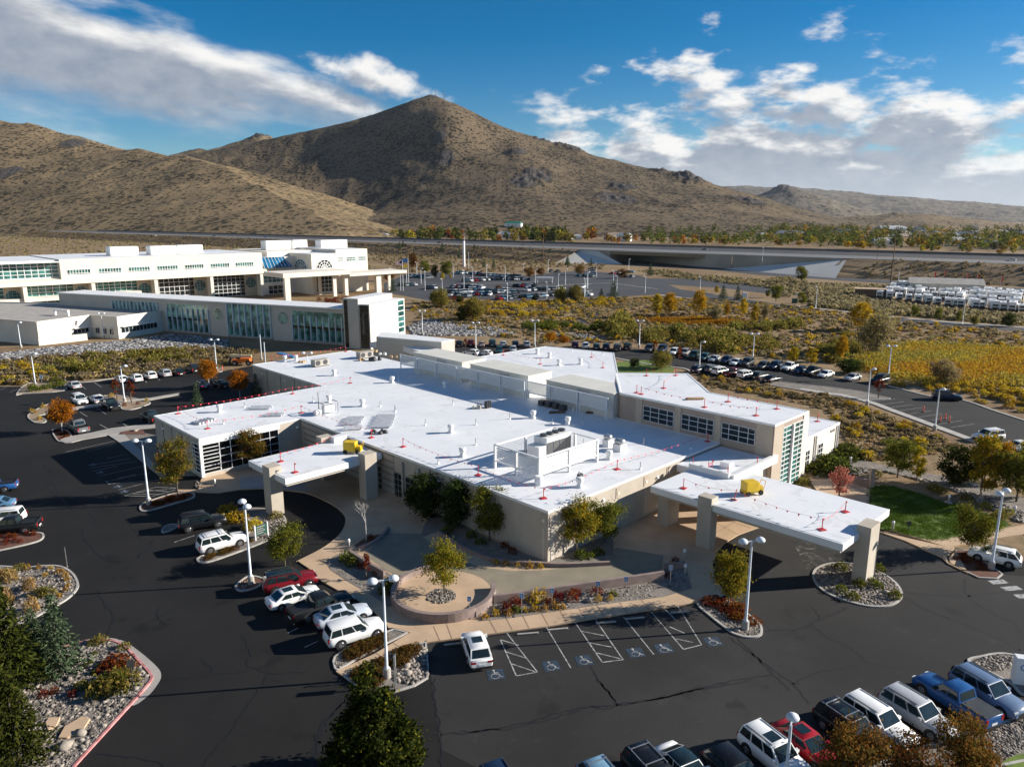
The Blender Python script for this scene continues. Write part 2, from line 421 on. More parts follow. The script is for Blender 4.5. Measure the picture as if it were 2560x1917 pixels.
# ================================================================ terrain
def fbm(P, scale, octaves=4, seed=0, ridged=False):
    """value noise on an (N,2) array"""
    out = np.zeros(len(P)); amp = 1.0; tot = 0.0
    for o in range(octaves):
        g = np.random.default_rng(seed * 31 + o).uniform(-1,1,(64,64))
        q = P / scale * 2 ** o + 17.3 * o; i = np.floor(q).astype(int); f = q - i; f = f * f * (3 - 2 * f)
        a = g[i[:, 0] & 63, i[:, 1] & 63]; b = g[(i[:, 0] + 1) & 63, i[:, 1] & 63]
        c = g[i[:, 0] & 63,(i[:, 1] + 1) & 63]; d = g[(i[:, 0] + 1) & 63,(i[:, 1] + 1) & 63]
        v = (a * (1 - f[:, 0]) + b * f[:, 0]) * (1 - f[:, 1]) + (c * (1 - f[:, 0]) + d * f[:, 0]) * f[:, 1]
        if ridged: v = 1 - 2 * np.abs(v)
        out += v * amp; tot += amp; amp *= 0.5
    return out / tot
def ridge_h(P, ridges, k=12.0):
    """smooth union of ridges; vertex = (x, y, z, slope on the left, slope on the right)"""
    hs = []
    for rd in ridges:
        for a, b in zip(rd[:-1], rd[1:]):
            a = np.array(a, float); b = np.array(b, float); d = b[:2] - a[:2]; L2 = d @ d
            t = np.clip(((P - a[:2]) @ d) / L2,0,1)
            q = P - (a[:2] + t[:, None] * d); dist = np.hypot(q[:, 0], q[:, 1])
            side = d[0] * q[:, 1] - d[1] * q[:, 0]                    # >0 : left of the ridge direction
            sa = a[3] + (b[3] - a[3]) * t; sb = a[4] + (b[4] - a[4]) * t
            hs.append(a[2] + (b[2] - a[2]) * t - np.where(side > 0, sa, sb) * dist)
    H = np.array(hs); m = H.max(0)
    return m + k * np.log(np.exp((H - m) / k).sum(0)) - k * 0.69
def hillmat(name, soil, bush, spacing, rock=(0.13,0.115,0.10), soil2=None):
    m, t, b = principled(name)
    co = t.n('ShaderNodeTexCoord').outputs['Object']
    big = t.n('ShaderNodeTexNoise', i_Vector=co, i_Scale=1 / 160.0, i_Detail=5, i_Roughness=0.6).outputs['Fac']
    fin = t.n('ShaderNodeTexNoise', i_Vector=co, i_Scale=1 / 5.0, i_Detail=4, i_Roughness=0.7).outputs['Fac']
    v = t.n('ShaderNodeTexVoronoi', i_Vector=co, i_Scale=1.0 / spacing); v.inputs['Randomness'].default_value = 1.0
    rnd = t.n('ShaderNodeSeparateColor', i_0=v.outputs['Color']).outputs[0]
    rad = t.m('MULTIPLY_ADD', rnd, 0.34, t.m('MULTIPLY_ADD', t.m('SUBTRACT', big, 0.5),0.75,0.21))
    dot = t.ss(t.m('SUBTRACT', rad, v.outputs['Distance']),-0.05,0.07)
    v2 = t.n('ShaderNodeTexVoronoi', i_Vector=co, i_Scale=2.3 / spacing)
    dot2 = t.ss(v2.outputs['Distance'],0.36,0.24)
    s = t.mix(t.ss(big, 0.35,0.65), soil, soil2 or tuple(c * 0.78 for c in soil))
    k = t.m('MULTIPLY_ADD', t.m('SUBTRACT', fin, 0.5),0.9,1.0)
    s = t.mix(1.0, s, t.n('ShaderNodeCombineColor', i_0=k, i_1=k, i_2=k).outputs[0], 'MULTIPLY')
    c = t.mix(t.m('MULTIPLY', dot2,0.55), s, bush)
    c = t.mix(t.m('MULTIPLY', dot, 0.9), c, tuple(x * 0.8 for x in bush))
    at = t.n('ShaderNodeAttribute', attribute_name='Col')
    rk = t.n('ShaderNodeSeparateColor', i_0=at.outputs[0]).outputs[0]
    rn = t.n('ShaderNodeTexNoise', i_Vector=co, i_Scale=1 / 14.0, i_Detail=6, i_Roughness=0.75).outputs['Fac']
    rm = t.ss(t.m('MULTIPLY_ADD', t.m('SUBTRACT', rn, 0.5),1.6, rk),0.45,0.62)
    rc = t.mix(t.ss(fin, 0.35,0.65), tuple(x * 0.6 for x in rock), tuple(x * 1.6 for x in rock))
    c = t.mix(rm, c, rc)
    t.set(b, 'Base Color', c); b.inputs['Roughness'].default_value = 0.95; b.inputs['Specular IOR Level'].default_value = 0.1
    hgt = t.m('ADD', t.m('MULTIPLY', dot, 1.2), t.m('MULTIPLY', t.m('MULTIPLY', rm, rn),9.0))
    bp = t.n('ShaderNodeBump', i_Strength=0.8, i_Distance=1.0, i_Height=hgt); t.l.new(bp.outputs[0], b.inputs['Normal'])
    return m
M['hill'] = hillmat('sagebrush_slope', (0.25,0.18,0.10),(0.028,0.026,0.014),12.5,(0.075,0.066,0.06))
M['hill_mount'] = hillmat('shade_toned_brush_slope', (0.165,0.122,0.075),(0.017,0.0165,0.010),11.5,(0.075,0.066,0.06))  # heavier brush, with cloud shadow also put into the darker soil and bush colours
M['hill_far'] = hillmat('distant_slope', (0.20,0.165,0.12),(0.06,0.06,0.045),30.0)
def heightfield(name, label, ridges, az0, az1, y0, y1, nu, nv, m, bumps=(), k=12.0, noise=9.0, seed=3, low=-14.0, floor_mask=None):
    """grid over azimuth columns and distance rows, cut where it lies well below the plain"""
    u = np.linspace(math.tan(R(az0)), math.tan(R(az1)), nu); y = y0 * (y1 / y0) ** np.linspace(0,1, nv)
    U, Y = np.meshgrid(u, y); P = np.stack([(U * Y).ravel(), Y.ravel()],1)
    h = ridges(P) if callable(ridges) else ridge_h(P, ridges, k)
    up = np.clip(h / 60.0,0.0,1.0)
    h = h + up * noise * (fbm(P, 330,4, seed) * 1.7 + fbm(P, 150,4, seed + 1, True) * 0.9 + fbm(P, 40,3, seed + 2) * 0.28)
    rock = np.zeros(len(P))
    for bx, by, rad, amp in bumps:
        d2 = ((P[:, 0] - bx) ** 2 + ((P[:, 1] - by) * 0.6) ** 2) / rad ** 2
        g = np.exp(-d2); jag = np.clip(fbm(P, 26,3, seed + 9, True) + 0.25,0,2)
        h += amp * g * (0.45 + jag); rock = np.maximum(rock, g)
    sl = np.abs(fbm(P, 420,3, seed + 5)); rock = np.maximum(rock, np.clip((sl - 0.30) * 1.7,0,0.34) * up)
    h = np.maximum(h, low)
    V = np.column_stack([P, h]); i = np.arange(nu * nv).reshape(nv, nu)
    F = np.stack([i[:-1, :-1], i[:-1,1:], i[1:, 1:], i[1:, :-1]],-1).reshape(-1,4)
    F = F[(h[F] > low + 0.5).any(1)]
    used = np.unique(F); re = np.zeros(len(V), np.int64); re[used] = np.arange(len(used))
    me = np_mesh(name, V[used], re[F], m, np.column_stack([rock, rock, rock])[used], smooth=True)
    o = link(name, me); return tag(o, label, 'hill', kind='structure')
def rid(*pts): return [tuple(p) + (s, q) for p, s, q in pts]
# the mountain: skyline ridge (left to right), a spur from the summit towards the viewer and lesser spurs
MP = [(-1279,3000,244.0),(-1130,3000,292.5),(-1006,2960,309.5),(-889,2930,321.9),(-722,2900,340.5),(-601,2910,378.0),(-499,2930,416.8),(-398,2970,462.1),(-338,2990,481.8),(-303,3000,488.3),(-268,3000,478.2),(-215,3000,451.3),(-81,2980,396.4),(43,2920,344.2),(244,2800,273.7),(472,2650,202.5),(617,2450,141.1),(751,2300,89.8),(883,2200,46.8),(975,2100,16.0),(1053,1950,-14.5),
 (-255,2790,415.8),(-221,2690,361.1),(-196,2600,293.9),(-201,2500,226.4),(-225,2380,161.8),(-273,2230,103.9),(-329,2020,49.4),
 (-410,2800,377.7),(-506,2760,309.9),(-591,2720,259.0),(-684,2730,252.0),(-403,2620,250.7),(-524,2580,187.6),(-666,2580,165.0),(-445,2390,120.2),(-599,2420,99.9),(-490,2320,73.8),(-496,2180,40.2),(-766,2790,264.8),(-798,2660,195.4),(-910,2760,230.4),(-837,2480,145.3),(-711,2400,99.3),(-586,2100,53.7),
 (-72,2620,250.7),(-74,2200,126.3),(-84,1600,44.3),(22,2560,245.8),(146,2560,216.2),(124,2160,111.9),(93,1600,39.5),(342,2300,130.5),(247,1720,50.2),(470,1950,69.7),(364,1500,23.9),(603,1650,22.8)]
MP = np.array(MP); sk = MP[:21].copy(); sk[:, 0] *= 1.22; sk[:, 1] *= 1.22; sk[:, 2] = sk[:, 2] * .55 - 20
ft = np.array([(x, y, z) for x in range(-1100,1500,260) for y, z in ((1330,-3),(1120,-8))], float)
MP = np.vstack([MP, sk, ft])
def rbf_h(P, C=MP):
    def ph(a, b): d2 = ((a[:, None, :2] - b[None, :, :2]) ** 2).sum(-1) / 1e6; return d2 * np.log(d2 + 1e-9)
    n = len(C); A = np.zeros((n + 3, n + 3)); A[:n, :n] = ph(C, C) + np.eye(n) * 2e-3; A[:n, n:] = np.column_stack([np.ones(n), C[:, :2] / 1e3]); A[n:, :n] = A[:n, n:].T
    w_ = np.linalg.solve(A, np.concatenate([C[:, 2], np.zeros(3)])); return ph(P, C) @ w_[:n] + np.column_stack([np.ones(len(P)), P / 1e3]) @ w_[n:]
mount = rbf_h
def ground_at(px, py):
    """where the sight line of a photo point meets the plain or the mountain foot"""
    Y = np.arange(450,2700,12.0); P = np.stack([(px - 1280) / 1840 * Y, Y],1); zg = np.maximum(0, rbf_h(P)); hit = CAM_H - (py - 545) / 1840 * Y <= zg
    k = int(np.argmax(hit)) if hit.any() else len(Y) - 1
    return float(P[k, 0]), float(Y[k]), float(zg[k])
outcrops = [(-303,2990,478.4)+(30,6),(22,2560,242.8)+(35,9),(226,2790,287.3)+(40,12),(-243,2600,293.9)+(30,8),(33,2200,126.3)+(50,6),(325,2230,114.4)+(50,7),
            (274,2000,70.7)+(70,7),(563,2440,130.6)+(55,18),(504,2560,163.9)+(35,12),(646,2050,56.9)+(50,9),(76,2300,170.9)+(60,10),(112,2890,339.4)+(40,9),(-218,2480,217.6)+(40,7),(179,2850,318.9)+(30,10)]
outcrops = [(b[0], b[1], b[3], b[4]) for b in outcrops]
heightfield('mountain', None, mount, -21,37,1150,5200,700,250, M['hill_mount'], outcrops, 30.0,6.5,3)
lefthill = [
 rid(((-2277,2800,409.3),.3,.36),((-1717,2600,348.7),.3,.40),((-1600,2560,333.7),.3,.40),((-1422,2480,280.5),.3,.38),((-1129,2330,240.2),.3,.34),((-928,2180,205.5),.3,.32),((-757,2000,161.2),.3,.28),((-584,1760,107.9),.3,.25),((-427,1500,60.6),.25,.22),((-284,1230,34.5),.2,.16)),
 rid(((-1422,2480,281.9),.34,.36),((-1154,2050,120.0),.3,.3),((-977,1800,50.9),.2,.2)),
]
heightfield('hill', None, lefthill, -50,-8,1050,3300,500,200, M['hill'],[(b[0], b[1],40,5) for b in ((-1366,2400,239.5),(-1384,2100,134.4))],22.0,5.0,8)
backhill = [rid(((-2068,4600,398.6),.2,.25),((-1870,4600,435.7),.2,.25),((-1761,4600,414.5),.2,.25)), rid(((-1492,3900,367.9),.2,.25),((-1312,3900,426.1),.3,.3),((-1230,3900,430.5),.3,.3),((-1115,3900,390.3),.3,.25))]
heightfield('hill', None, backhill, -26,-15,3300,5200,160,60, M['hill'],[(-1272,3900,430.5)[:2] + (45,16)],10,8,12)
farridge = [rid(((1991,9500,421.5),.1,.12),((2827,9400,417.4),.1,.12),((3364,9300,396.9),.1,.11),((3851,9100,330.1),.1,.10),((4318,8900,244.6),.1,.09),((4760,8700,177.9),.1,.08),((5176,8500,129.1),.1,.07),((5877,8300,72.3),.1,.06))]
heightfield('far_ridge', None, farridge, 12,40,5600,12500,260,60, M['hill_far'],(),20,16,21,-30)
knoll = [rid(((1697,5200,154.0),.2,.2),((1843,5200,240.0),.3,.3),((1920,5200,221.6),.3,.3),((2178,5200,110.7),.2,.2))]
heightfield('hill', None, knoll, 13,27,4500,6400,140,60, M['hill_far'],[(1850,5200,233.8)[:2] + (90,16)],12,10,23)
low = [rid(((1491,3400,35.5),.1,.12),((1718,3400,55.8),.1,.14),((1886,3400,51.7),.1,.14),((2036,3400,19.2),.1,.12))]
heightfield('hill', None, low, 20,34,2700,4300,160,60, M['hill'],(),8,7,25)

# the plain
def soilmat():
    m, t, b = principled('desert_soil')
    co = t.n('ShaderNodeTexCoord').outputs['Object']
    n1 = t.n('ShaderNodeTexNoise', i_Vector=co, i_Scale=0.03, i_Detail=6, i_Roughness=0.65).outputs['Fac']
    n2 = t.n('ShaderNodeTexNoise', i_Vector=co, i_Scale=0.5, i_Detail=6, i_Roughness=0.7).outputs['Fac']
    v = t.n('ShaderNodeTexVoronoi', i_Vector=co, i_Scale=0.42)
    c = t.mix(t.ss(n1,0.35,0.65),(0.23,0.15,0.09),(0.32,0.23,0.135))
    c = t.mix(t.m('MULTIPLY', t.ss(n2,0.45,0.65),0.6), c, (0.16,0.125,0.065))
    c = t.mix(t.m('MULTIPLY', t.ss(v.outputs['Distance'],0.5,0.25),0.30), c, (0.12,0.10,0.05))
    t.set(b, 'Base Color', c); b.inputs['Roughness'].default_value = 0.95; b.inputs['Specular IOR Level'].default_value = 0.1
    bp = t.n('ShaderNodeBump', i_Strength=0.7, i_Distance=0.25, i_Height=n2); t.l.new(bp.outputs[0], b.inputs['Normal'])
    return m
M['soil'] = soilmat()
sheet('ground', [(-30000,-300),(30000,-300),(30000,40000),(-30000,40000)],0.0, M['soil'])
M['soil_bare'] = mat('bare_soil', (0.30,0.22,0.145),0.95,0.12,0.2,0.15,4)
M['marsh'] = mat('marsh_floor', (0.25,0.105,0.022),0.95,0.3,0.08,0.4,1.2,0.5, col2=(0.30,0.19,0.04), dist=0.2)

# ================================================================ roads, lots, walks
Z_A, Z_P = 0.03,0.042
sheet('parking_lot', [(-106.92,148.17),(-99.33,148.17),(-94.24,151.73),(-86.05,155.45),(-70.62,163.45),(-66.93,162.41),(-60.54,171.12),(-34.40,188.58),(-11.52,170.14),(18.86,150.35),(34,80),(41,70),(47,72),(57,66),(120,58),(130,12),(-160,12),(-160,80)], Z_A, M['asphalt'])
# lighter, older pavement on the right-hand drive
sheet('parking_lot', [(-6.95,54.02),(2.78,56.09),(13.50,59.34),(16.75,60.53),(19.03,61.53),(19.79,66.79),(21.13,70.91),(24.71,74.79),(30.25,79.08),(39.50,80.70),(40.40,76.26),(42.20,73.38),(44.18,69.21),(43.75,67.19),(47.95,66.02),(60,64),(118,58),(118,14),(2.90,36.75),(-4.71,41.86),(-6.02,48.97)], Z_A + 0.006, M['asphalt_old'])
back_far = [(-18.70,201.60),(-15.28,196.64),(-4.04,196.19),(6.12,195.60),(16.00,192.25),(21.53,193.89),(33.59,193.06),(38.47,191.41),(45.40,184.30),(51.84,177.68),(57.13,170.84),(64.50,165.11),(70.70,157.44),(74.15,153.06),(77.99,148.69),(79.21,145.79),(81.86,139.43),(86.23,136.17),(87.06,128.97),(88.07,122.13),(89.49,112.50)]
back_near = [(80.09,96.14),(73.68,100.92),(72.86,107.18),(71.57,113.34),(70.13,121.48),(68.69,128.97),(67.69,134.59),(65.02,140.27),(60.47,142.11),(55.90,147.39),(57.45,153.06),(52.36,150.95),(40.39,162.08),(39.54,166.98),(32.17,172.17),(25.70,179.83),(15.29,164.74),(-11.17,164.74)]
sheet('parking_lot', back_far + back_near, Z_A, M['asphalt_old'])
hosp_lot = [(-68.52,396.17),(-65.37,464.48),(-53.16,476.77),(-36.22,476.77),(-15.39,468.51),(7.92,441.68),(20.12,464.48),(46.08,490.87),(75.75,452.91),(77.93,428.02),(108.34,424.13),(125.39,398.74),(132.82,340.29),(129.10,330.56),(117.38,340.29),(104.87,367.25),(81.66,385.53),(82.00,361.53),(100.15,316.94),(111.89,285.48),(109.25,278.54),(96.90,306.41),(77.81,321.36),(66.30,335.35),(32.31,321.36),(22.16,320.25),(5.58,309.09),(-6.28,309.09),(-18.79,320.25),(-34.76,309.09),(-41.31,320.25),(-59.86,345.12)]
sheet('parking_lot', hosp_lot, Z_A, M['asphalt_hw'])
def strip(name, mid, width, z, m):
    """ribbon along a centre line; width may be a list"""
    p = [Vector((q[0], q[1], z if len(q) < 3 else q[2])) for q in mid]; n = len(p); vs = []
    for i in range(n):
        t = (p[min(n - 1, i + 1)] - p[max(0, i - 1)]); t.z = 0; t.normalize(); q = Vector((-t.y, t.x, 0)) * (width[i] if isinstance(width, (list, tuple)) else width) / 2
        vs += [p[i] + q, p[i] - q]
    return MB().add(vs, [(2 * i, 2 * i + 1,2 * i + 3,2 * i + 2) for i in range(n - 1)]).obj(name, m)
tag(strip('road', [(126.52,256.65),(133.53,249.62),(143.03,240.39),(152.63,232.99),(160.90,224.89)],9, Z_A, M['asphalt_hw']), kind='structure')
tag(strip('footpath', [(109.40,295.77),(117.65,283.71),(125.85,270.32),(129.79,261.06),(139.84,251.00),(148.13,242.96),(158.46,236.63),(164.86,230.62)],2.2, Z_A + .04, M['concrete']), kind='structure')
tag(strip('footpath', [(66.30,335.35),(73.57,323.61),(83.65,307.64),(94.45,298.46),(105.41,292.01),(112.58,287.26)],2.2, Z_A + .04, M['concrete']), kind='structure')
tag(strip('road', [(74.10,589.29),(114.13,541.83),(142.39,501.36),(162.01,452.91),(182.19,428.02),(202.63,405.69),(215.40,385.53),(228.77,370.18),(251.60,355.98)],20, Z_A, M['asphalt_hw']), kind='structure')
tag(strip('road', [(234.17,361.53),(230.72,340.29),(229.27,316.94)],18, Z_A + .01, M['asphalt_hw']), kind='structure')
tag(strip('dirt_path', [(63.32,177.68),(69.73,186.61),(77.08,196.44),(82.89,209.25),(89.59,221.59),(90.92,232.99),(84.65,232.99),(71.49,235.41),(53.18,231.80),(45.83,229.45)],[3,4,5,5,5,6,4,3,3,3],0.02, M['soil_bare']), kind='structure')
tag(strip('dirt_path', [(80.81,145.92),(87.72,144.47),(96.55,141.19),(105.78,142.11)],[4,5,9,12],0.02, M['soil_bare']), kind='structure')
tag(strip('dirt_path', [(-4.71,229.64),(1.19,223.74),(9.74,220.90),(24.04,219.04),(20.89,218.37),(28.59,222.68)],4,0.02, M['soil_bare']), kind='structure')
tag(strip('dirt_path', [(20.22,237.87),(25.40,251.00),(31.52,268.73),(35.53,278.54)],[6,6,5,3],0.02, M['asphalt_hw']), kind='structure')
sheet('marsh', spline([(85.30,172.17),(98.82,188.18),(109.95,193.06),(119.54,189.78),(134.41,186.61),(125.86,166.98),(110.46,152.00),(96.02,150.95),(91.06,158.58),(83.26,159.73)]),0.015, M['marsh'])
sheet('marsh', spline([(46.52,248.26),(57.45,251.00),(68.62,251.00),(76.53,240.39),(61.92,239.13),(51.78,241.67)]),0.015, M['marsh'])

# highway on its embankment, with the gap of the underpass
HZ = 9.6
def hp(t, off=0.0, z=HZ): return (115 - 165 * t + 0.657 * off, 544 + 144 * t + 0.753 * off, z)
hw = [hp(t, 24, HZ + 0.7) for t in (-2.2,-1,-.4,0,.4,1,2,3,4,5,6,7,8,9.5)]
def hw_band(name, o0, o1, z0, z1, m, t0=-2.2, t1=9.5, n=24):
    vs = []
    for i in range(n + 1):
        t = t0 + (t1 - t0) * i / n; vs += [hp(t, o0, z0), hp(t, o1, z1)]
    return tag(MB().add(vs, [(2 * i + 2,2 * i + 3,2 * i + 1,2 * i) for i in range(n)]).obj(name, m), kind='structure')
hw_band('highway', 0,26, HZ, HZ + 0.5, mat('highway_concrete', (0.15,0.152,0.155),0.9,0.1,0.05))
hw_band('highway', 26,60, HZ + 0.55, HZ + 1.4, M['asphalt_hw'])
T_L, T_R = 0.235,-0.135          # underpass opening, in highway parameter t
def emb(t0, t1, n=18):
    vs = []; rows = 7; rr = np.random.default_rng(5)
    for i in range(n + 1):
        t = t0 + (t1 - t0) * i / n
        for j in range(rows):
            f = j / (rows - 1); vs.append(hp(t, -34 * (1 - f) + (rr.uniform(-1.5,1.5) if 0 < j < rows - 1 else 0), HZ * f - 0.06 + (rr.uniform(-.3,.3) if 0 < j < rows - 1 else 0)))
        vs.append(hp(t, 62, HZ + 1.3)); vs.append(hp(t, 100,-0.2))
    w_ = rows + 2
    return tag(MB().add(vs, [(i * w_ + j, i * w_ + j + 1,(i + 1) * w_ + j + 1,(i + 1) * w_ + j) for i in range(n) for j in range(w_ - 1)]).obj('embankment', M['soil']), kind='structure')
emb(-2.2, T_R - 0.42); emb(T_L + 0.13,9.5,30)
M['pale_conc'] = mat('pale_concrete', (0.58,0.55,0.50),0.9,0.08,0.03)
br = thing('highway_bridge', 'long concrete highway underpass bridge with sloping paved abutments', 'bridge')
M['conc_dark'] = mat('tan_bridge_concrete', (0.36,0.325,0.28),0.9,0.1,0.05)
M['conc_brown'] = mat('brown_bridge_concrete', (0.27,0.21,0.14),0.9,0.1,0.05)
def hpoly(pts): return [hp(t, o, 0)[:2] for t, o in pts]
MB().prism(hpoly([(T_R - .45,-.6),(T_L + .14,-.6),(T_L + .14,61),(T_R - .45,61)]), HZ - 1.1, HZ - 0.02, True, True).obj('deck', M['conc_dark'], br)
MB().prism(hpoly([(T_R, .3),(T_L, .3),(T_L, 2.2),(T_R, 2.2)]), HZ - 3.0, HZ - 1.1, True, True).obj('girder', M['conc_brown'], br)
MB().prism(hpoly([(T_R, 55),(T_L, 55),(T_L, 57),(T_R, 57)]), HZ - 3.0, HZ - 1.1, True, True).obj('girder', M['conc_brown'], br)
MB().prism(hpoly([(T_R - .085,-.4),(T_R, -.4),(T_R + .6,60),(T_R + .5,60)]),-.05, HZ - 1.1).obj('abutment', M['conc_dark'], br)
MB().prism(hpoly([(T_R - .44,-.2),(T_R - .086,-.2),(T_R - .086,60),(T_R - .44,60)]),-.05, HZ - 1.1).obj('retaining_wall', M['conc_dark'], br)
MB().prism(hpoly([(T_L, -.4),(T_L + .14,-.4),(T_L + .14,60),(T_L, 60)]),-.05, HZ - 1.1).obj('abutment', M['conc_dark'], br)
MB().add([hp(T_L + .15,-1, HZ - .8), hp(T_L + .05,-.8, HZ - .9), hp(T_L - .08,-10,-.02), hp(T_L + .15,-30,-.02)],[(0,3,2,1)]).obj('slope_paving', M['pale_conc'], br)
MB().add([hp(T_R - .43,-1, HZ - .5), hp(T_R - .07,-8,-.02), hp(T_R - .46,-40,-.02)],[(0,1,2)]).obj('slope_paving', M['pale_conc'], br)
tag(MB().add([hp(a, o, z) for a, z, o in ((-2.2, HZ + 1.45,60.5),(9.5, HZ + 1.45,60.5),(9.5, HZ + 3.0,60.5),(-2.2, HZ + 3.0,60.5),(-2.2, HZ + 1.45,61),(9.5, HZ + 1.45,61),(9.5, HZ + 3.0,61),(-2.2, HZ + 3.0,61))],
    [(3,2,1,0),(4,5,6,7),(3,7,6,2)]).obj('barrier_wall', mat('grey_barrier', (0.12,0.125,0.135),0.9,0.06,0.02)), 'long grey concrete barrier along the far edge of the highway', 'wall')

# ================================================================ the clinic (local axes u,v at 44.6 deg, origin at its near corner)
CL_O, CL_A = (3.6,68.5), R(44.6)
def cl(u, v):
    c, s = math.cos(CL_A), math.sin(CL_A); return (CL_O[0] + u * c - v * s, CL_O[1] + u * s + v * c)
clinic = thing('clinic_building', 'low tan clinic with a wide white membrane roof and glazed upper lobby', 'building', CL_O, CL_A)
ZR = 5.6
def block(name, poly, z0, z1, m, parent=None, skip=()):
    """walls (tan) + white roof sheet with a thin white metal edge"""
    p = list(poly) if area(poly) > 0 else list(poly)[::-1]
    MB().prism(p, z0, z1 - 0.02, top=False).obj('wall', m, parent)
    MB().add([(q[0], q[1], z1) for q in p],[tuple(range(len(p)))]).obj('roof', M['roof'], parent)
    e = MB(); o = offset(p, -0.07); n = len(p)
    vs = [(q[0], q[1], z) for q, z in [(q, z1 - .24) for q in o] + [(q, z1 + .05) for q in o]] + [(q[0], q[1], z1 + .05) for q in offset(p, .16)] + [(q[0], q[1], z1 + .005) for q in offset(p, .22)]
    e.add(vs, [(k * n + i, k * n + (i + 1) % n, (k + 1) * n + (i + 1) % n, (k + 1) * n + i) for k in range(3) for i in range(n) if i not in skip])
    e.obj('roof_edge', M['trim'], parent)
block('main', [(0,0),(32.85,0),(32.85,48.7),(0,48.7)],0, ZR, M['stucco'], clinic, (2,))
block('wing', [(-14.7,48.9),(0,48.9),(0.1,48.4),(14.0,48.4),(14.0,65.2),(-14.7,65.2)],0, ZR - .004, M['stucco'], clinic, (1,2,3))
block('rear', [(13.9,48.4),(36,48.4),(36,92),(13.3,92),(13.3,64.9),(13.9,64.9)],0, ZR - .008, M['stucco'], clinic, (0,1,4,5))
block('far', [(32.9,16.5),(43.6,25.6),(58.6,36.2),(74.9,49.8),(70.6,65.7),(51.5,66.7),(48,72),(36.05,72),(36.05,48.5),(32.9,48.5)],0, ZR - .012, M['stucco'], clinic, (0,7,8,9))
# high lobby block
LZ = 9.4
LOB = [(32.9,-7.2),(42.3,-7.2),(42.3,7.4),(51.6,16.9),(43.6,25.4),(32.9,16.3)]
block('lobby', LOB, 0, LZ, M['stucco_rose'], clinic)
block('side', [(42.35,-6.0),(56.3,-6.0),(56.3,7.0),(50.5,13),(42.35,7.3)],0,4.85, M['stucco_lite'], clinic)
# lobby: pilasters and banks of windows facing the roof
def gridwin(parent, name, o, ax, L, z0, z1, cols, rows, gm, fm, fw=0.09, out=(0,0), depth=0.06, hcols=None):
    """framed window: glass pane part with frame bars proud of it; o=(u,v) start, ax=unit direction, out=outward normal"""
    f = MB(); g = MB()
    def P(s, z, d): return (o[0] + ax[0] * s + out[0] * d, o[1] + ax[1] * s + out[1] * d, z)
    g.add([P(0, z0,.03), P(L, z0,.03), P(L, z1,.03), P(0, z1,.03)],[(0,1,2,3)])
    def bar(s0, s1, a0, a1):
        vs = [P(s, z, d) for d in (0.0, depth + .03) for s, z in ((s0, a0),(s1, a0),(s1, a1),(s0, a1))]
        f.add(vs, [(4,5,6,7),(0,1,5,4),(1,2,6,5),(2,3,7,6),(3,0,4,7)])
    cs = cols if isinstance(cols, (list, tuple)) else [L * i / cols for i in range(cols + 1)]
    rs = rows if isinstance(rows, (list, tuple)) else [z0 + (z1 - z0) * i / rows for i in range(rows + 1)]
    for c in cs: bar(c - fw / 2, c + fw / 2, z0, z1)
    for q in rs:
        for a, b in zip(cs[:-1], cs[1:]): bar(a + fw / 2, b - fw / 2, q - fw / 2, q + fw / 2)
    w_ = g.obj(name, gm, parent); f.obj('frame', fm, w_)
    return w_
M['stucco_pil'] = mat('tan_pilaster', (0.45,0.375,0.30),0.9,0.05,0.5)
for v0, v1 in ((12.3,13.4),(6.0,7.0),(0.0,0.9),(-7.1,-4.9)):
    MB().box(32.78,32.95, v0, v1,(ZR if v0 > -.5 else 0) + .02, LZ - .25).obj('pilaster', M['stucco_pil'], clinic)
for v0, v1, fr in ((7.15,12.1,(0,.24,.52,.8,1)),(1.05,5.85,(0,.24,.52,.8,1)),(-4.75,-0.15,(0,.22,.52,.8,1))):
    L = v1 - v0
    gridwin(clinic, 'window', (32.88, v1),(0,-1), L, 6.25,8.35,[L * q for q in fr],3, M['glass'], M['pole'],0.065,(-1,0))
# lobby: tall corner glazing on its front
MB().box(32.8,35.2,-7.27,-7.15,0, LZ - .25).obj('pilaster', M['stucco_pil'], clinic)
MB().box(40.9,42.42,-7.3,-7.15,0, LZ - .25).obj('pilaster', M['stucco_lite'], clinic)
gridwin(clinic, 'window', (35.3,-7.2),(1,0),2.35,.4,8.5,[0,.8,2.35],13, M['glass_teal'], M['white'],.1,(0,-1))
MB().box(37.68,38.02,-7.5,-7.2,0.1,8.6).obj('mullion', M['white'], clinic)
gridwin(clinic, 'window', (38.05,-7.2),(1,0),2.8,.4,8.5,[0,1.75,2.8],13, M['glass_teal'], M['white'],.1,(0,-1))
# side wing: openings and downpipes on its sunlit wall
for u0, u1, z0, z1 in ((45.2,46.6,.8,2.9),(49.4,50.9,.9,3.0)):
    gridwin(clinic, 'window', (u0,-6.0),(1,0), u1 - u0, z0, z1,2,3, M['glass'], M['white'],.07,(0,-1))
for u in (48.2,55.6): MB().tube((u, -6.18,.1),(u, -6.18,4.6),.14, n=8).obj('downpipe', M['white'], clinic)
MB().box(53.2,54.7,-6.06,-5.98,3.9,4.3).obj('vent_grille', M['metal'], clinic)
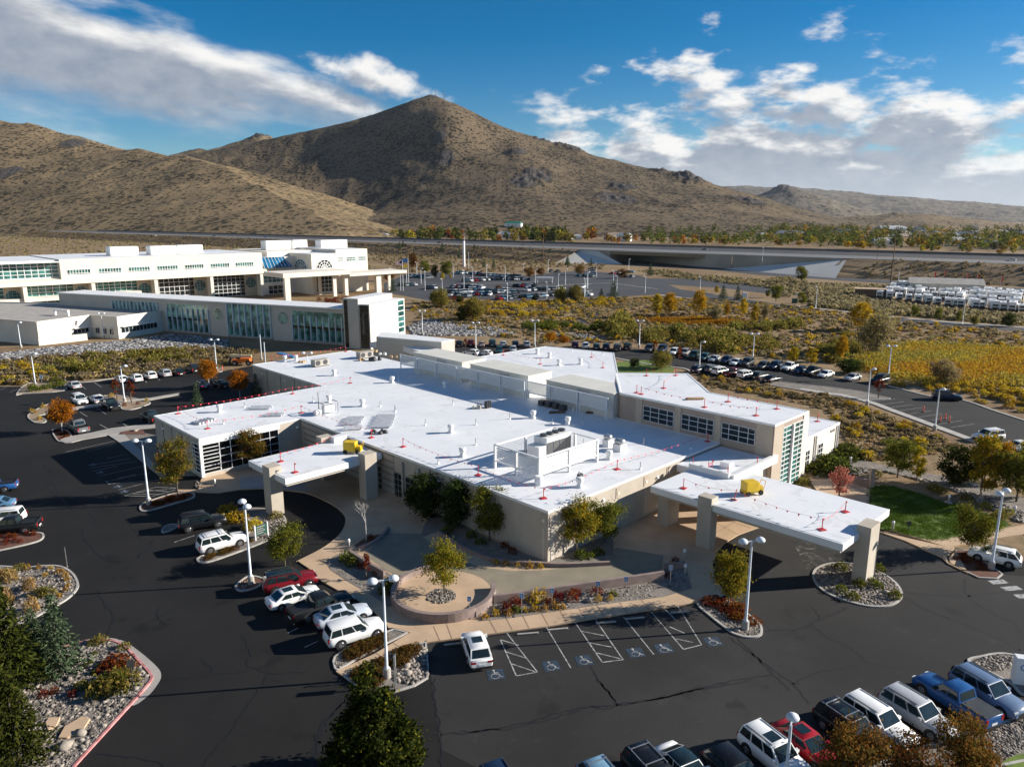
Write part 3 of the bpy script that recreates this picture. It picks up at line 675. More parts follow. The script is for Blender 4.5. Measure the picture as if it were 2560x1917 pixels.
# left wing corner glazing (front faces -v, short return faces -u)
gridwin(clinic, 'window', (-14.5,48.9),(1,0),10.8,0.7,4.7,[0,2.3],8, M['glass_black'], M['white'],.08,(0,-1))
gridwin(clinic, 'window', (-12.15,48.9),(1,0),8.5,0.7,4.7,[0,1.5,3.0,4.4,5.8,7.2,8.5],4, M['glass_black'], M['pole'],.07,(0,-1))
gridwin(clinic, 'window', (-14.7,51.4),(0,-1),2.3,0.7,4.7,[0,.6,2.3],7, M['glass_black'], M['white'],.10,(-1,0))
MB().box(-14.85,-14.45,48.75,48.88,.3,5.3).box(-14.85,-14.72,48.9,49.15,.3,5.3).obj('corner_post', M['white'], clinic)
MB().box(-14.82,-3.4,48.78,48.88,4.72,5.36).obj('fascia', M['trim'], clinic)
for v in (55.2,58.6,62.0): MB().box(-14.745,-14.69, v - .05, v + .05,.1,5.3).obj('joint', M['joint'], clinic)
# left face of the main block: banded entrance part, doors and grids of glass, pilaster marks, wall lamps
MB().box(-.07,0,26.0,48.2,0.0,5.3).obj('banded_wall', M['rib'], clinic)
for v0, v1, c in ((41.5,44.5,3),(28.6,31.0,3),(24.4,25.9,2),(20.9,23.6,3),(19.2,20.5,2)):
    d_ = -.07 if v0 > 26 else 0
    gridwin(clinic, 'window', (d_, v1),(0,-1), v1 - v0,.15,3.2, c, 4, M['glass'], M['metal'],.09,(-1,0))
for v in (23.9,20.7): MB().box(-.28,0, v, v + .3,0,4.9).obj('pilaster', M['walk_grey'], clinic)
def wall_mark(u, v, nx, ny):
    """square plaque above a slim recessed strip"""
    b = MB(); c = MB(); d = MB()
    if nx: b.box(-.06,0, v - .42, v + .42,3.9,5.1); c.box(-.10,-.06, v - .16, v + .16,4.25,4.6); d.box(-.05,0, v - .17, v + .17,.2,3.6)
    else: b.box(u - .42, u + .42,-.06,0,3.9,5.1); c.box(u - .16, u + .16,-.10,-.06,4.25,4.6); d.box(u - .17, u + .17,-.05,0,.2,3.6)
    q = b.obj('wall_panel', M['stucco_pil'], clinic); c.obj('plaque', M['stucco_lite'], q); d.obj('light_strip', M['link'], clinic)
for v in (.6,7.4,14.4): wall_mark(0, v, 1,0)
for u in (.6,6.1,11.4,16.6,21.2,25.4): wall_mark(u, 0,0,1)
def wall_lamp(x, y, nx, ny, z=4.3):
    b = MB(); 
    for i in range(5):
        pass
    prof = []
    vs = []; n = 8
    for j in range(4):
        r_ = .26 * math.cos(j * R(28)); h = .26 * math.sin(j * R(28))
        for i in range(n + 1):
            t = math.pi * i / n
            vs.append((x + nx * r_ * math.sin(t) + ny * r_ * math.cos(t) , y + ny * r_ * math.sin(t) + nx * r_ * math.cos(t), z + h))
    b.add(vs, [(j * (n + 1) + i, j * (n + 1) + i + 1,(j + 1) * (n + 1) + i + 1,(j + 1) * (n + 1) + i) for j in range(3) for i in range(n)], True)
    b.add(vs, [tuple(range(n, -1,-1))])
    b.obj('wall_light', M['white'], clinic)
for v in (17.2,36.4): wall_lamp(-.07 if v > 26 else 0, v, -1,0)
for u in (8.7,18.8): wall_lamp(u, 0,0,-1)
wall_lamp(-.6,48.9,0,-1); wall_lamp(-14.7,54.3,-1,0); wall_lamp(-14.7,61.9,-1,0); wall_lamp(13.3,88,-1,0); wall_lamp(13.3,79,-1,0)
for v in (70,75.3,80.6,86): MB().box(13.255,13.3, v - .06, v + .06,.1,5.3).obj('joint', M['joint'], clinic)
# under the right canopy: recessed doorway and stair rail
MB().box(27.2,31.5,-.05,.02,0.1,3.0).obj('door', M['glass'], clinic)
MB().bar((18.2,-.5,1.0),(20.9,-.5,3.6),.12,.12).obj('handrail', M['white'], clinic)

# low annexes behind the left wing and the raised corridor roof towards the hospital
annex = thing('service_annex', 'low grey service annex with a flat roof tucked behind the left wing', 'building', CL_O, CL_A)
MB().box(1.5,13.2,66.5,72.5,0,2.9).obj('wall', M['link'], annex); MB().box(1.8,12.9,66.8,72.2,2.9,2.95).obj('roof', M['walk_grey'], annex)
MB().box(1.35,13.2,72.5,72.8,0,3.4).box(1.2,1.5,66.5,72.8,0,3.3).obj('parapet', M['stucco'], annex)
cor = thing('link_corridor', 'long flat-topped corridor with a white roof joining clinic to glass tower', 'building')
cp = [(-32.40,173.22),(-12.76,161.86),(-15.40,158.69),(-31.06,166.52)]
MB().prism([(-31.68,176.16),(-13.00,164.92),(-15.69,161.68),(-31.52,168.97)],0,6.9).obj('wall', M['link'], cor)
MB().prism([(-31.70,176.92),(-12.98,165.18),(-15.64,161.68),(-31.53,169.24)],6.92,7.15).obj('roof', M['trim'], cor)
low_r = thing('entrance_roof', 'low white flat roof with red flags at the foot of the glass tower', 'building')
lp = [(-33.46,171.11),(-28.15,176.45),(-15.74,164.21),(-17.29,154.80),(-26.33,168.02)]
MB().prism(lp, 4.2,5.45, True).obj('roof', M['roof'], low_r); MB().prism(offset(lp, .4),0,4.2).obj('wall', M['link'], low_r)

# ---------------------------------------------------------------- canopies over the two drop-offs
can1 = thing('entrance_canopy', 'white flat canopy over the left drop-off with a yellow cart on top', 'canopy', CL_O, CL_A)
def canopy(root, u0, u1, v0, v1, zt, th=.75):
    b = MB(); b.box(u0, u1, v0, v1, zt - th, zt - .02).obj('fascia', M['trim'], root, 0.03)
    MB().add([(u0 + .25, v0 + .25, zt + .005),(u1 - .25, v0 + .25, zt + .005),(u1 - .25, v1 - .25, zt + .005),(u0 + .25, v1 - .25, zt + .005)],[(0,1,2,3)]).obj('roof', M['roof'], root)
    MB().box(u0 + .3, u1 - .3, v0 + .3, v1 - .3, zt - th - .32, zt - th - .004).obj('soffit', M['stucco'], root)
canopy(can1,-13.5,-.3,28.1,37.3,5.15)
p1 = (-14.7,30.8); p2 = (-13.1,30.4); p3 = (-14.8,31.4); p4 = (-2.6,25.5)
MB().box(-14.1,-12.6,30.6,32.3,0,5.95).obj('pillar', M['stucco'], can1)
MB().box(-3.6,-1.9,26.9,28.4,0,5.95).obj('pillar', M['stucco'], can1)
MB().box(-3.6,-1.9,37.0,38.4,0,5.9).obj('pillar', M['stucco'], can1)
MB().box(-2.3,-.35,36.0,37.1,5.16,5.9).obj('roof_curb', M['roof'], can1)
can2 = thing('entrance_canopy', 'long white canopy over the right drop-off carried by a pillar on the oval island', 'canopy', CL_O, CL_A)
canopy(can2,14.3,26.1,-23.2,-2.2,5.1)
MB().box(14.1,15.4,-9.9,-8.3,0,5.75).obj('pillar', M['stucco'], can2)
MB().box(18.2,20.5,-24.2,-22.9,0,5.75).obj('pillar', M['stucco'], can2)
MB().box(24.9,26.0,-9.6,-8.2,0,4.0).obj('pillar', M['stucco'], can2)
MB().box(15.9,18.1,-3.6,-2.2,0,4.0).obj('pillar', M['stucco'], can2)
# vestibule roof between canopy and lobby
MB().box(22.5,32.6,-7.0,-.25,4.25,5.18).obj('link_roof', M['roof'], can2)
MB().box(22.3,22.8,-7.2,-2.0,4.2,5.75).box(22.8,33.6,-7.6,-7.05,4.5,5.5).obj('parapet', M['trim'], can2)
MB().box(25.3,26.3,-5.6,-4.4,5.19,5.85).obj('roof_curb', M['roof'], can2)
MB().box(26.5,32.7,-6.6,-.4,0,4.25).obj('vestibule_wall', M['stucco_lite'], can2)

# ---------------------------------------------------------------- plant on the roof
def at_roof(u, v, z=ZR): p = cl(u, v); return (p[0], p[1], z)
scr = thing('roof_screen', 'long translucent white plant screen standing across the middle of the roof', 'screen', CL_O, CL_A)
def su(v): return 31.1 - (v - 18) * 0.01
vb = np.linspace(17.0,66.5,10)
for a, b_ in zip(vb[:-1], vb[1:]):
    MB().add([(su(a + .25), a + .25,7.05),(su(b_ - .25), b_ - .25,7.05),(su(b_ - .25), b_ - .25,8.75),(su(a + .25), a + .25,8.75)],[(3,2,1,0)]).obj('panel', M['screen'], scr)
fr = MB()
for v in vb:
    for d in (-.25,.25):
        if 16.8 <= v + d <= 66.6: fr.box(su(v) - .07, su(v) + .07, v + d - .07, v + d + .07, ZR, 8.85)
for z in (7.0,8.8):
    for a, b_ in zip(vb[:-1], vb[1:]): fr.bar((su(a), a, z),(su(b_), b_, z),.14,.14)
fr.obj('frame', M['pole'], scr)
for v in vb[::2]: fr2 = MB().bar((su(v) + .1, v, 8.6),(su(v) + 1.0, v, ZR),.1,.1).obj('brace', M['pole'], scr)
for v0, v1, u0, lab in ((50.4,64.3,32.3, 'left-most long tan penthouse box behind the roof screen'),(34.2,48.2,32.3, 'middle long tan penthouse box behind the roof screen'),(17.0,30.2,32.3, 'tan penthouse box behind the roof screen nearest the upper lobby')):
    t = thing('roof_penthouse', lab.replace('left-most ', 'farthest '), 'penthouse', CL_O, CL_A, 'penthouse boxes behind the roof screen')
    MB().box(u0, u0 + 5.6, v0, v1, ZR, 9.15).obj('wall', M['penthouse'], t)
    MB().box(u0 - .1, u0 + 5.7, v0 - .1, v1 + .1,9.15,9.3).obj('roof', M['penthouse'], t)
    MB().box(u0 - .05, u0, v0 + 4.4, v0 + 6.9,8.1,9.0).obj('vent_grille', M['metal'], t)
# louvred pen with the chiller
pen = thing('louvre_enclosure', 'white louvred enclosure on posts around the roof chiller', 'enclosure', CL_O, CL_A)
U0, U1, V0, V1 = 5.2,15.3,6.2,13.2
for a, b_ in (((U0, V0),(U1, V0)),((U0, V1),(U0, V0)),((U1, V1),(U0, V1)),((U1, V0),(U1, V1))):
    s = MB(); dx, dy = b_[0] - a[0], b_[1] - a[1]; L = math.hypot(dx, dy); e = (dx / L, dy / L); nn = (e[1],-e[0])
    for z in np.arange(6.64,8.3,.21):
        q = .07
        s.add([(a[0] + e[0] * .2 + nn[0] * q, a[1] + e[1] * .2 + nn[1] * q, z - .045),(b_[0] - e[0] * .2 + nn[0] * q, b_[1] - e[1] * .2 + nn[1] * q, z - .05),
               (b_[0] - e[0] * .2 - nn[0] * q, b_[1] - e[1] * .2 - nn[1] * q, z + .05),(a[0] + e[0] * .2 - nn[0] * q, a[1] + e[1] * .2 - nn[1] * q, z + .05)],[(0,1,2,3)])
    s.obj('louvre_panel', M['white'], pen)
fr = MB()
for a in ((U0, V0),(U1, V0),(U1, V1),(U0, V1),((U0 + U1) / 2, V0),((U0 + U1) / 2, V1),(U0,(V0 + V1) / 2),(U1,(V0 + V1) / 2)):
    fr.box(a[0] - .12, a[0] + .12, a[1] - .12, a[1] + .12, ZR, 8.45)
for z in (6.5,8.42):
    for a, b_ in (((U0, V0),(U1, V0)),((U0, V1),(U0, V0)),((U1, V1),(U0, V1)),((U1, V0),(U1, V1))): fr.bar((a[0], a[1], z),(b_[0], b_[1], z),.2,.16)
fr.obj('frame', M['white'], pen)
MB().lathe([(.5, ZR),(.5, ZR + .5),(.42, ZR + .75),(.42, ZR + 1.0)], U0 - .35, V0 - .35,14).obj('footing', M['white'], pen)
ch = thing('chiller', 'grey rooftop chiller with four dark coils and fans on top', 'chiller', CL_O, CL_A)
cu, cv = 10.6,10.0
MB().box(cu, cu + 4.4, cv, cv + 2.2, ZR + .35, ZR + .6).box(cu + .2, cu + .5, cv, cv + 2.2, ZR + .01, ZR + .35).box(cu + 3.9, cu + 4.2, cv, cv + 2.2, ZR + .01, ZR + .35).obj('base', M['metal'], ch)
MB().box(cu, cu + 4.4, cv + .05, cv + 2.15, ZR + .6, ZR + 3.05).obj('body', M['white'], ch, .03)
for i in range(4): MB().box(cu + .12 + i * 1.06, cu + 1.06 + i * 1.06, cv - .01, cv + .05, ZR + .75, ZR + 2.5).obj('coil', M['coil'], ch)
MB().box(cu - 1.3, cu - .02, cv + .1, cv + 2.0, ZR + .5, ZR + 2.2).obj('control_box', M['white'], ch, .03)
for i in range(4):
    MB().tube((cu + .6 + i * 1.06, cv + 1.1, ZR + 3.05),(cu + .6 + i * 1.06, cv + 1.1, ZR + 3.3),.47, n=16).obj('fan', M['darkmetal'], ch)

def vent_proto(name, h, r):
    t = thing(name, '', 'roof vent', (0,0,-50))
    MB().lathe([(r * 1.35,0),(r * 1.3,.14),(r * .85,.22),(r * .85, h * .62)],0,0,12).obj('pipe', M['white'], t)
    MB().lathe([(r * 1.15, h * .55),(r * 1.2, h * .72),(r * 1.2, h * .96),(r * .8, h)],0,0,12).obj('cap', M['white'], t)
    return t
VP = vent_proto('roof_vent', 1.15,.36)
first = True
VENTS = [((-6.9,60.6), 'white roof vent near the far edge of the left wing'),((8.0,54.4), 'white roof vent behind the steel pipe frame'),((10.3,48.5), 'white roof vent right of the steel pipe frame'),((23.4,59.0), 'white roof vent beside the blue shadow edge, toward the left wing'),
 ((19.4,71.6), 'white roof vent with a tan foot near the long pole shadow'),((27.6,49.5), 'small vent in the shade of the long screen'),((10.8,27.9), 'white roof vent in the open middle of the roof'),((5.2,19.0), 'white roof vent near the left roof edge'),
 ((24.1,25.2), 'white roof vent on the shadow edge above the chiller'),((25.1,19.4), 'white roof vent standing in shade below the screen'),((17.1,5.8), 'white roof vent right of the louvre enclosure'),((62.2,60.5), 'white vent on the far roof, left of two'),((60.8,55.7), 'white vent on the far roof, right of two'),
 ((56.2,48.9), 'white vent on the far roof behind the middle penthouse'),((60.0,46.6), 'white vent on the far roof with a long shadow'),((19.8,91.0), 'white vent at the far corner of the rear roof'),((21.6,89.8), 'second white vent at the far corner of the rear roof'),((7.4,2.2), 'white conduit vent at the right roof edge by the chiller')]
for (u, v), lab in VENTS:
    o = VP if first else dup(VP); first = False
    o.location = at_roof(u, v); o['label'] = lab; o['group'] = 'white roof vents'
PPo = None
for (u, v), h in [((11.9,42.1),.9),((25.3,59.7),.7),((10.6,33.2),.9),((15.8,28.4),.9),((9.5,21.4),.9),((1.4,19.0),.9),((21.3,27.2),.9),((23.9,21.2),.8),((27.2,18.5),.7),((19.7,12.0),.7),((25.2,6.5),.8),((27.6,1.0),.8),((16.8,1.0),.9),((31.3,23.7),2.4),((21.0,39.6),.8),((-2.9,60.8),.8),((6.4,56.5),.9),((12.3,42.8),.9),((12.2,46.5),.9),((-9.3,53.8),.7),((70.0,57.5),.8),((71.2,49.9),.8)]:
    if PPo is None:
        PPo = thing('vent_pipe', '', 'vent pipe', (0,0,0)); MB().tube((0,0,0),(0,0,.9),.055, n=8).obj('pipe', M['metal'], PPo); MB().lathe([(.17,0),(.12,.1),(.06,.25)],0,0,10).obj('boot', M['white'], PPo); o = PPo
    else: o = dup(PPo)
    o.location = at_roof(u, v); o.scale = (1,1, h / .9)
    o['label'] = 'thin grey vent pipe standing on the white roof' if h < 2 else 'tall thin mast standing in front of the roof screen'
    o['group'] = 'thin vent pipes on the roof' if h < 2 else 'roof masts'
# square exhaust fans right of the pen
for k, ((u, v), lab) in enumerate([((21.3,9.3), 'square white exhaust curb with a round fan right of the chiller, smaller'),((20.9,7.1), 'square white exhaust curb with a round fan right of the chiller, larger')]):
    t = thing('exhaust_fan', lab, 'exhaust fan', at_roof(u, v), CL_A); q = 1 + .25 * k
    MB().box(-.5 * q, .5 * q, -.5 * q, .5 * q, 0,.85).obj('curb', M['white'], t); MB().lathe([(.3 * q, .85),(.55 * q, 1.05),(.55 * q, 1.35),(.36 * q, 1.5)],0,0,14).obj('fan_housing', M['metal'], t)
# pipe frame with equipment
t = thing('roof_equipment', 'white air handler on a steel pipe frame beside a tall mast on the left roof', 'air handler', at_roof(*(4.4,48.5)), CL_A)
f = MB()
for x, y in ((-1.2,-.7),(1.2,-.7),(1.2,.7),(-1.2,.7)): f.tube((x, y, 0),(x, y, 1.7),.07, n=8)
for a, b_ in (((-1.2,-.7),(1.2,-.7)),((1.2,-.7),(1.2,.7)),((1.2,.7),(-1.2,.7)),((-1.2,.7),(-1.2,-.7))): f.tube((a[0], a[1],1.7),(b_[0], b_[1],1.7),.07, n=8)
f.obj('frame', M['metal'], t); MB().box(-.9,.9,-.45,.45,.3,1.35).obj('cabinet', M['white'], t, .03); MB().tube((-1.5,.2,0),(-1.5,.2,3.4),.05, n=8).obj('mast', M['darkmetal'], t)
MB().tube((-2.2,.1,.45),(-1.3,.1,.45),.42, n=14).obj('blower', M['white'], t)
for (u, v), lab in [((22.5,81.5), 'beige twin air handler with round fans at the rear of the roof'),((33.5,82.5), 'pair of white condenser units at the rear of the roof')]:
    t = thing('air_handler', lab, 'air handler', at_roof(u, v), CL_A)
    MB().box(-1.8,1.4,-.8,.8,.15,1.35).obj('cabinet', M['concrete'], t, .04); MB().box(-1.7,1.3,-.7,.7,0,.15).obj('base', M['darkmetal'], t)
    for x in (-1.1,.5): MB().tube((x, -.8,.8),(x, -.86,.8),.48, n=16).obj('fan', M['darkmetal'], t)
t = thing('conduit_stub', 'grey conduit with a dark elbow box at the near right roof edge', 'conduit', at_roof(*(7.6,2.5)), CL_A)
MB().tube((0,0,0),(0,0,1.6),.09).obj('pipe', M['metal'], t); MB().box(-.1,.5,-.2,.2,1.0,1.35).obj('box', M['darkmetal'], t)

# stacks of insulation / membrane rolls and pallets
def roll_stack(lab, u, v, n, L, rot, r_=.16, m='roof', layers=1):
    t = thing('membrane_rolls', lab, 'membrane rolls', at_roof(u, v), CL_A + rot, 'roofing rolls laid out on the roof')
    for i in range(n):
        b = MB().tube((-L / 2 + (i % 3) * .12,(i - n / 2) * r_ * 3.1, r_ + .02),(L / 2 + (i % 3) * .12,(i - n / 2) * r_ * 3.1, r_ + .02), r_, n=10); b.obj('roll', M['membrane'], t)
M['membrane'] = mat('grey_membrane_roll', (0.52,0.54,0.57),0.6,0.15,2)
roll_stack('four silver rolls laid on the far half of the left wing roof', *(-1.4,58.5),4,3.0, R(-40))
roll_stack('three silver rolls laid near the inner corner of the left wing roof', *(-2.0,53.2),3,2.6, R(-40))
roll_stack('row of silver rolls near the front of the left wing roof', *(-10.7,56.9),6,1.6, R(-70))
roll_stack('long row of silver rolls along the left edge of the main roof, inner part', *(4.4,42.1),9,2.4, R(-42))
roll_stack('long row of silver rolls reaching toward the middle of the main roof', *(7.5,39.0),14,2.6, R(-42))
roll_stack('two thick rolls nearest the left edge of the main roof', *(2.3,38.9),2,2.4, R(-30),.24)
def lump(name, lab, cat, loc, rot, size, m, n=7, seed=1, group=None):
    rr = random.Random(seed); t = thing(name, lab, cat, loc, rot, group)
    b = MB()
    for i in range(n):
        x, y = rr.uniform(-.5,.5) * size[0], rr.uniform(-.5,.5) * size[1]; w_ = rr.uniform(.2,.4) * size[0] * .5
        b.lathe([(w_, 0),(w_ * 1.1, size[2] * .4),(w_ * .75, size[2] * rr.uniform(.7,1)),(w_ * .1, size[2] * rr.uniform(.85,1.05))], x, y, 7)
    b.obj('heap', m, t); return t
lump('tarp_heap', 'crumpled black tarpaulin beside the rolls near the left roof edge', 'tarpaulin', at_roof(*(3.7,34.6)),0,(1.9,1.1,.45), M['darkmetal'],9,3)
lump('tarp_heap', 'heap of black tarpaulin among clutter at the rear of the roof', 'tarpaulin', at_roof(*(33.0,78.5)),0,(2.2,1.2,.8), M['darkmetal'],9,4)
lump('sack_heap', 'heap of tan sacks in the middle of the roof', 'sacks', at_roof(*(22.1,35.2)),0,(1.2,.9,.6), M['concrete'],8,5)
t = thing('roll_bundle', 'upright bundle of dark rolls beside the tan sacks', 'rolls', at_roof(*(23.2,34.1)), CL_A)
for i in range(6): MB().tube(((i % 3) * .36,(i // 3) * .36,0),((i % 3) * .36,(i // 3) * .36,1.0),.17, n=10).obj('roll', M['darkmetal'], t)
for k, (fr_, lab) in enumerate([((32.1,29.1), 'stack of lumber and red boards below the screen'),((32.6,20.8), 'dark boards lying flat below the right end of the screen'),((28.7,24.7), 'single brown board lying on the shaded roof'),((37.1,6.7), 'tan boards lying on the upper lobby roof')]):
    t = thing('board_stack', lab, 'boards', at_roof(fr_[0], fr_[1], LZ if k == 3 else ZR), CL_A + R(-40))
    for j in range(4 if k == 0 else 2): MB().box(-1.2 + j * .2,1.2 + j * .15,-.35,.35,.02 + j * .13,.13 + j * .13).obj('board', M['plywood'] if k == 3 else (M['red'] if j == 1 and k == 0 else M['wood']), t)
for k in range(4):
    t = thing('pallet_box', 'dark crate in a row under the right part of the screen', 'crate', at_roof(*(33.2,27.6)), CL_A, 'dark crates under the screen'); t.location = at_roof(30.6,29.5 - k * 1.45)
    MB().box(-.45,.45,-.45,.45,.12,.8).obj('body', M['darkmetal'], t); MB().box(-.5,.5,-.5,.5,0,.12).obj('pallet', M['wood'], t)
rr = random.Random(11)
for k, (fx, lab, mm) in enumerate([((30.9,80.6), 'tan bags on the rear roof near the condensers', 'plywood'),((37.7,78.4), 'orange and tan material heap by the end of the screen', 'plywood'),((37.9,82.9), 'white bucket pile by the rear wall', 'white'),((21.1,87.0), 'small tan pile on the far corner of the rear roof', 'plywood'),((38.8,86.9), 'stack of plywood at the rear roof edge', 'plywood')]):
    lump('material_heap', lab, 'materials', at_roof(*fx),0,(1.5,1.0,.5), M[mm],6,20 + k)
t = thing('tarp_sheet', 'long blue tarpaulin along the far edge of the rear roof', 'tarpaulin', at_roof(*(22.9,97.0)), CL_A)
MB().box(-.6,.6,-4.6,2.6,.02,.3).obj('sheet', M['tarp'], t, .08)

# flag stands, warning lines
SP = thing('flag_stand', '', 'flag stand')
MB().box(-.32,.32,-.32,.32,0,.06).obj('base', M['red'], SP); MB().tube((0,0,.07),(0,0,1.15),.045, n=8).obj('post', M['red'], SP); MB().add([(0,.02,1.12),(.02,.02,.86),(.36,.1,.98)],[(0,1,2),(2,1,0)]).obj('pennant', M['flag'], SP)
first = True; ST = {}
def stand(key, uvp, z, lab, tilt=0):
    global first
    o = SP if first else dup(SP); first = False
    o.location = at_roof(uvp[0], uvp[1], z + .01); o.rotation_euler = (0, tilt, CL_A + rr.uniform(-.5,.5)); o['label'] = lab; o['group'] = 'red flag stands on the roofs'
    ST[key] = (uvp[0], uvp[1], z + 1.1)
Z1, Z2 = 5.16,5.11
for q in [('a', (-11.7,64.0), ZR, 'red flag stand at the outer end of the left wing roof'),('b', (-11.9,53.0), ZR, 'red flag stand above the corner glazing of the left wing'),('c', (6.7,63.7), ZR, 'red flag stand on the back edge of the left wing roof'),('d', (1.6,51.6), ZR, 'red flag stand by the inner corner of the left wing'),
 ('e', (-10.9,34.1), Z1, 'red flag stand on the left canopy, back edge'),('f', (-11.6,29.3), Z1, 'red flag stand on the left canopy above its outer pillar'),('g', (17.9,63.9), ZR, 'red flag stand at the notch behind the left wing'),('h', (1.8,33.5), ZR, 'red flag stand beside the black tarpaulin'),
 ('i', (2.4,27.3), ZR, 'red flag stand on the left roof edge above the left drop-off'),('j', (2.1,12.7), ZR, 'red flag stand in the shadow of the louvre enclosure'),('k', (2.2,2.7), ZR, 'red flag stand at the near corner of the main roof'),('l', (14.9,2.9), ZR, 'red flag stand on the right roof edge past the louvre enclosure'),
 ('m', (32.0,1.3), ZR, 'red flag stand against the lobby windows'),('n', (23.4,-1.9), Z2, 'red flag stand left on the vestibule roof'),('o', (23.2,-4.1), Z2, 'front red flag stand of a pair on the vestibule roof'),('p', (24.0,-4.1), Z2, 'rear red flag stand of a pair on the vestibule roof'),('q', (23.0,-6.7), Z2, 'red flag stand in front of the roof curb on the vestibule'),
 ('r', (29.0,-7.2), Z2, 'red flag stand below the lobby wall'),('s', (16.2,-5.2), Z2, 'red flag stand at the left end of the right canopy'),('t', (17.1,-10.8), Z2, 'leaning red flag stand beside the yellow cart on the right canopy'),('u', (22.1,-20.3), Z2, 'red flag stand at the far right of the right canopy'),('v', (16.1,-20.5), Z2, 'red flag stand near the outer end of the right canopy'),
 ('w', (34.3,3.4), LZ, 'red flag stand above the middle lobby windows'),('x', (39.2,2.7), LZ, 'red flag stand on the far edge of the lobby roof, left'),('y', (35.2,-3.5), LZ, 'red flag stand near the right lobby corner'),('z', (40.3,-3.8), LZ, 'red flag stand on the far edge of the lobby roof, right'),('A', (54.5,-3.5),4.85, 'red flag stand on the low roof right of the lobby'),
 ('B', (39.9,13.6), LZ, 'red flag stand in the middle of the upper roof'),('C', (34.7,14.7), LZ, 'left red flag stand of a pair at the upper roof end'),('D', (34.4,13.7), LZ, 'right red flag stand of a pair at the upper roof end'),('E', (48.9,17.4), LZ, 'red flag stand on the far corner of the upper roof'),('F', (45.4,20.6), LZ, 'red flag stand on the far edge of the upper roof'),
 ('G', (55.9,64.4), ZR, 'red flag stand at the left edge of the far roof'),('H', (67.4,49.8), ZR, 'red flag stand near the right edge of the far roof'),('I', (60.5,41.3), ZR, 'red flag stand by the slanted edge of the far roof'),('J', (54.3,52.2), ZR, 'red flag stand behind the middle penthouse'),('K', (34.5,91.7), ZR, 'red flag stand on the far edge of the rear roof'),('L', (17.9,92.9), ZR, 'red flag stand on the far left corner of the rear roof')]:
    stand(*q, tilt=R(28) if q[0] == 't' else 0)
def flag_line(a, b_, lab, sag=.35, n=None, gap=1.15):
    """cord with hanging pennants between two points (u,v,z)"""
    A = Vector((*cl(a[0], a[1]), a[2])); B = Vector((*cl(b_[0], b_[1]), b_[2])); L = (B - A).length; n = n or max(3, int(L / gap))
    t = thing('warning_line', lab, 'flag line', A, 0, 'red pennant lines on the roofs')
    c = MB(); p0 = None; d = (B - A).normalized()
    for i in range(n + 1):
        s = i / n; p = (B - A) * s - Vector((0,0, sag * 4 * s * (1 - s)))
        if p0 is not None: c.tube(p0, p, .012, n=4, caps=False)
        if 0 < i < n: 
            w_ = .12; sw = Vector((rr.uniform(-.1,.1), rr.uniform(-.1,.1),0))
            q = [p - d * w_, p + d * w_, p + sw - Vector((0,0,.25))]; MB().add(q, [(0,1,2)]).obj('pennant', M['flag'], t)
        p0 = p
    c.obj('cord', M['red'], t)
FL = [('ac', 'red pennants along the back edge of the left wing'),('cg', 'red pennants from the left wing back edge to the notch'),('ab', 'red pennants across the outer end of the left wing'),('bd', 'red pennants above the glazed front of the left wing'),('dh', 'red pennants along the inner left roof edge by the rolls'),('ij', 'red pennants along the left roof edge by the chiller'),('jk', 'red pennants curving to the near roof corner'),('kl', 'red pennants from the near corner along the right edge'),('lm', 'red pennants rising to the lobby windows'),('op', 'short red pennants on the vestibule roof'),('st', 'red pennants on the left half of the right canopy'),('tv', 'red pennants along the right canopy behind the cart'),('vu', 'red pennants across the outer end of the right canopy'),('Dw', 'red pennants along the front of the upper roof'),('wy', 'red pennants over the middle lobby windows'),('xz', 'red pennants on the far edge of the lobby roof'),('FE', 'red pennants along the far edge of the upper roof'),('BE', 'red pennants in the middle of the upper roof'),('GJ', 'red pennants across the far roof'),('HI', 'red pennants along the right of the far roof'),('LK', 'red pennants along the far edge of the rear roof')]
for k, lab in FL: flag_line(ST[k[0]], ST[k[1]], lab)
e_ = ST['e']; flag_line(e_, (-1.2,37.0,6.0), 'red pennants along the back edge of the left canopy')

def cart(u, v, z, rot, lab):
    t = thing('roof_cart', lab, 'cart', at_roof(u, v, z), CL_A + rot, 'yellow roof carts')
    MB().box(-.95,.6,-.6,.6,.45,1.5).obj('hopper', M['yellow'], t, .06,2)
    MB().box(-1.0,1.25,-.5,.5,.3,.45).obj('chassis', M['yellow'], t); MB().box(.65,1.2,-.45,.45,.45,.95).obj('engine_cover', M['yellow'], t, .05)
    for x in (-.7,.85):
        for y in (-.55,.55): MB().tube((x, y - .1,.27),(x, y + .1,.27),.27, n=14).obj('wheel', M['rubber'], t)
    MB().tube((1.2,-.4,.45),(1.5,-.4,1.4),.035, n=6).tube((1.2,.4,.45),(1.5,.4,1.4),.035, n=6).tube((1.5,-.4,1.4),(1.5,.4,1.4),.035, n=6).obj('handle', M['yellow'], t)
cart(*(-2.8,31.0),5.16, R(-50), 'yellow roof cart on the left canopy'); cart(*(19.9,-11.2),5.11, R(-28), 'yellow roof cart on the right canopy')

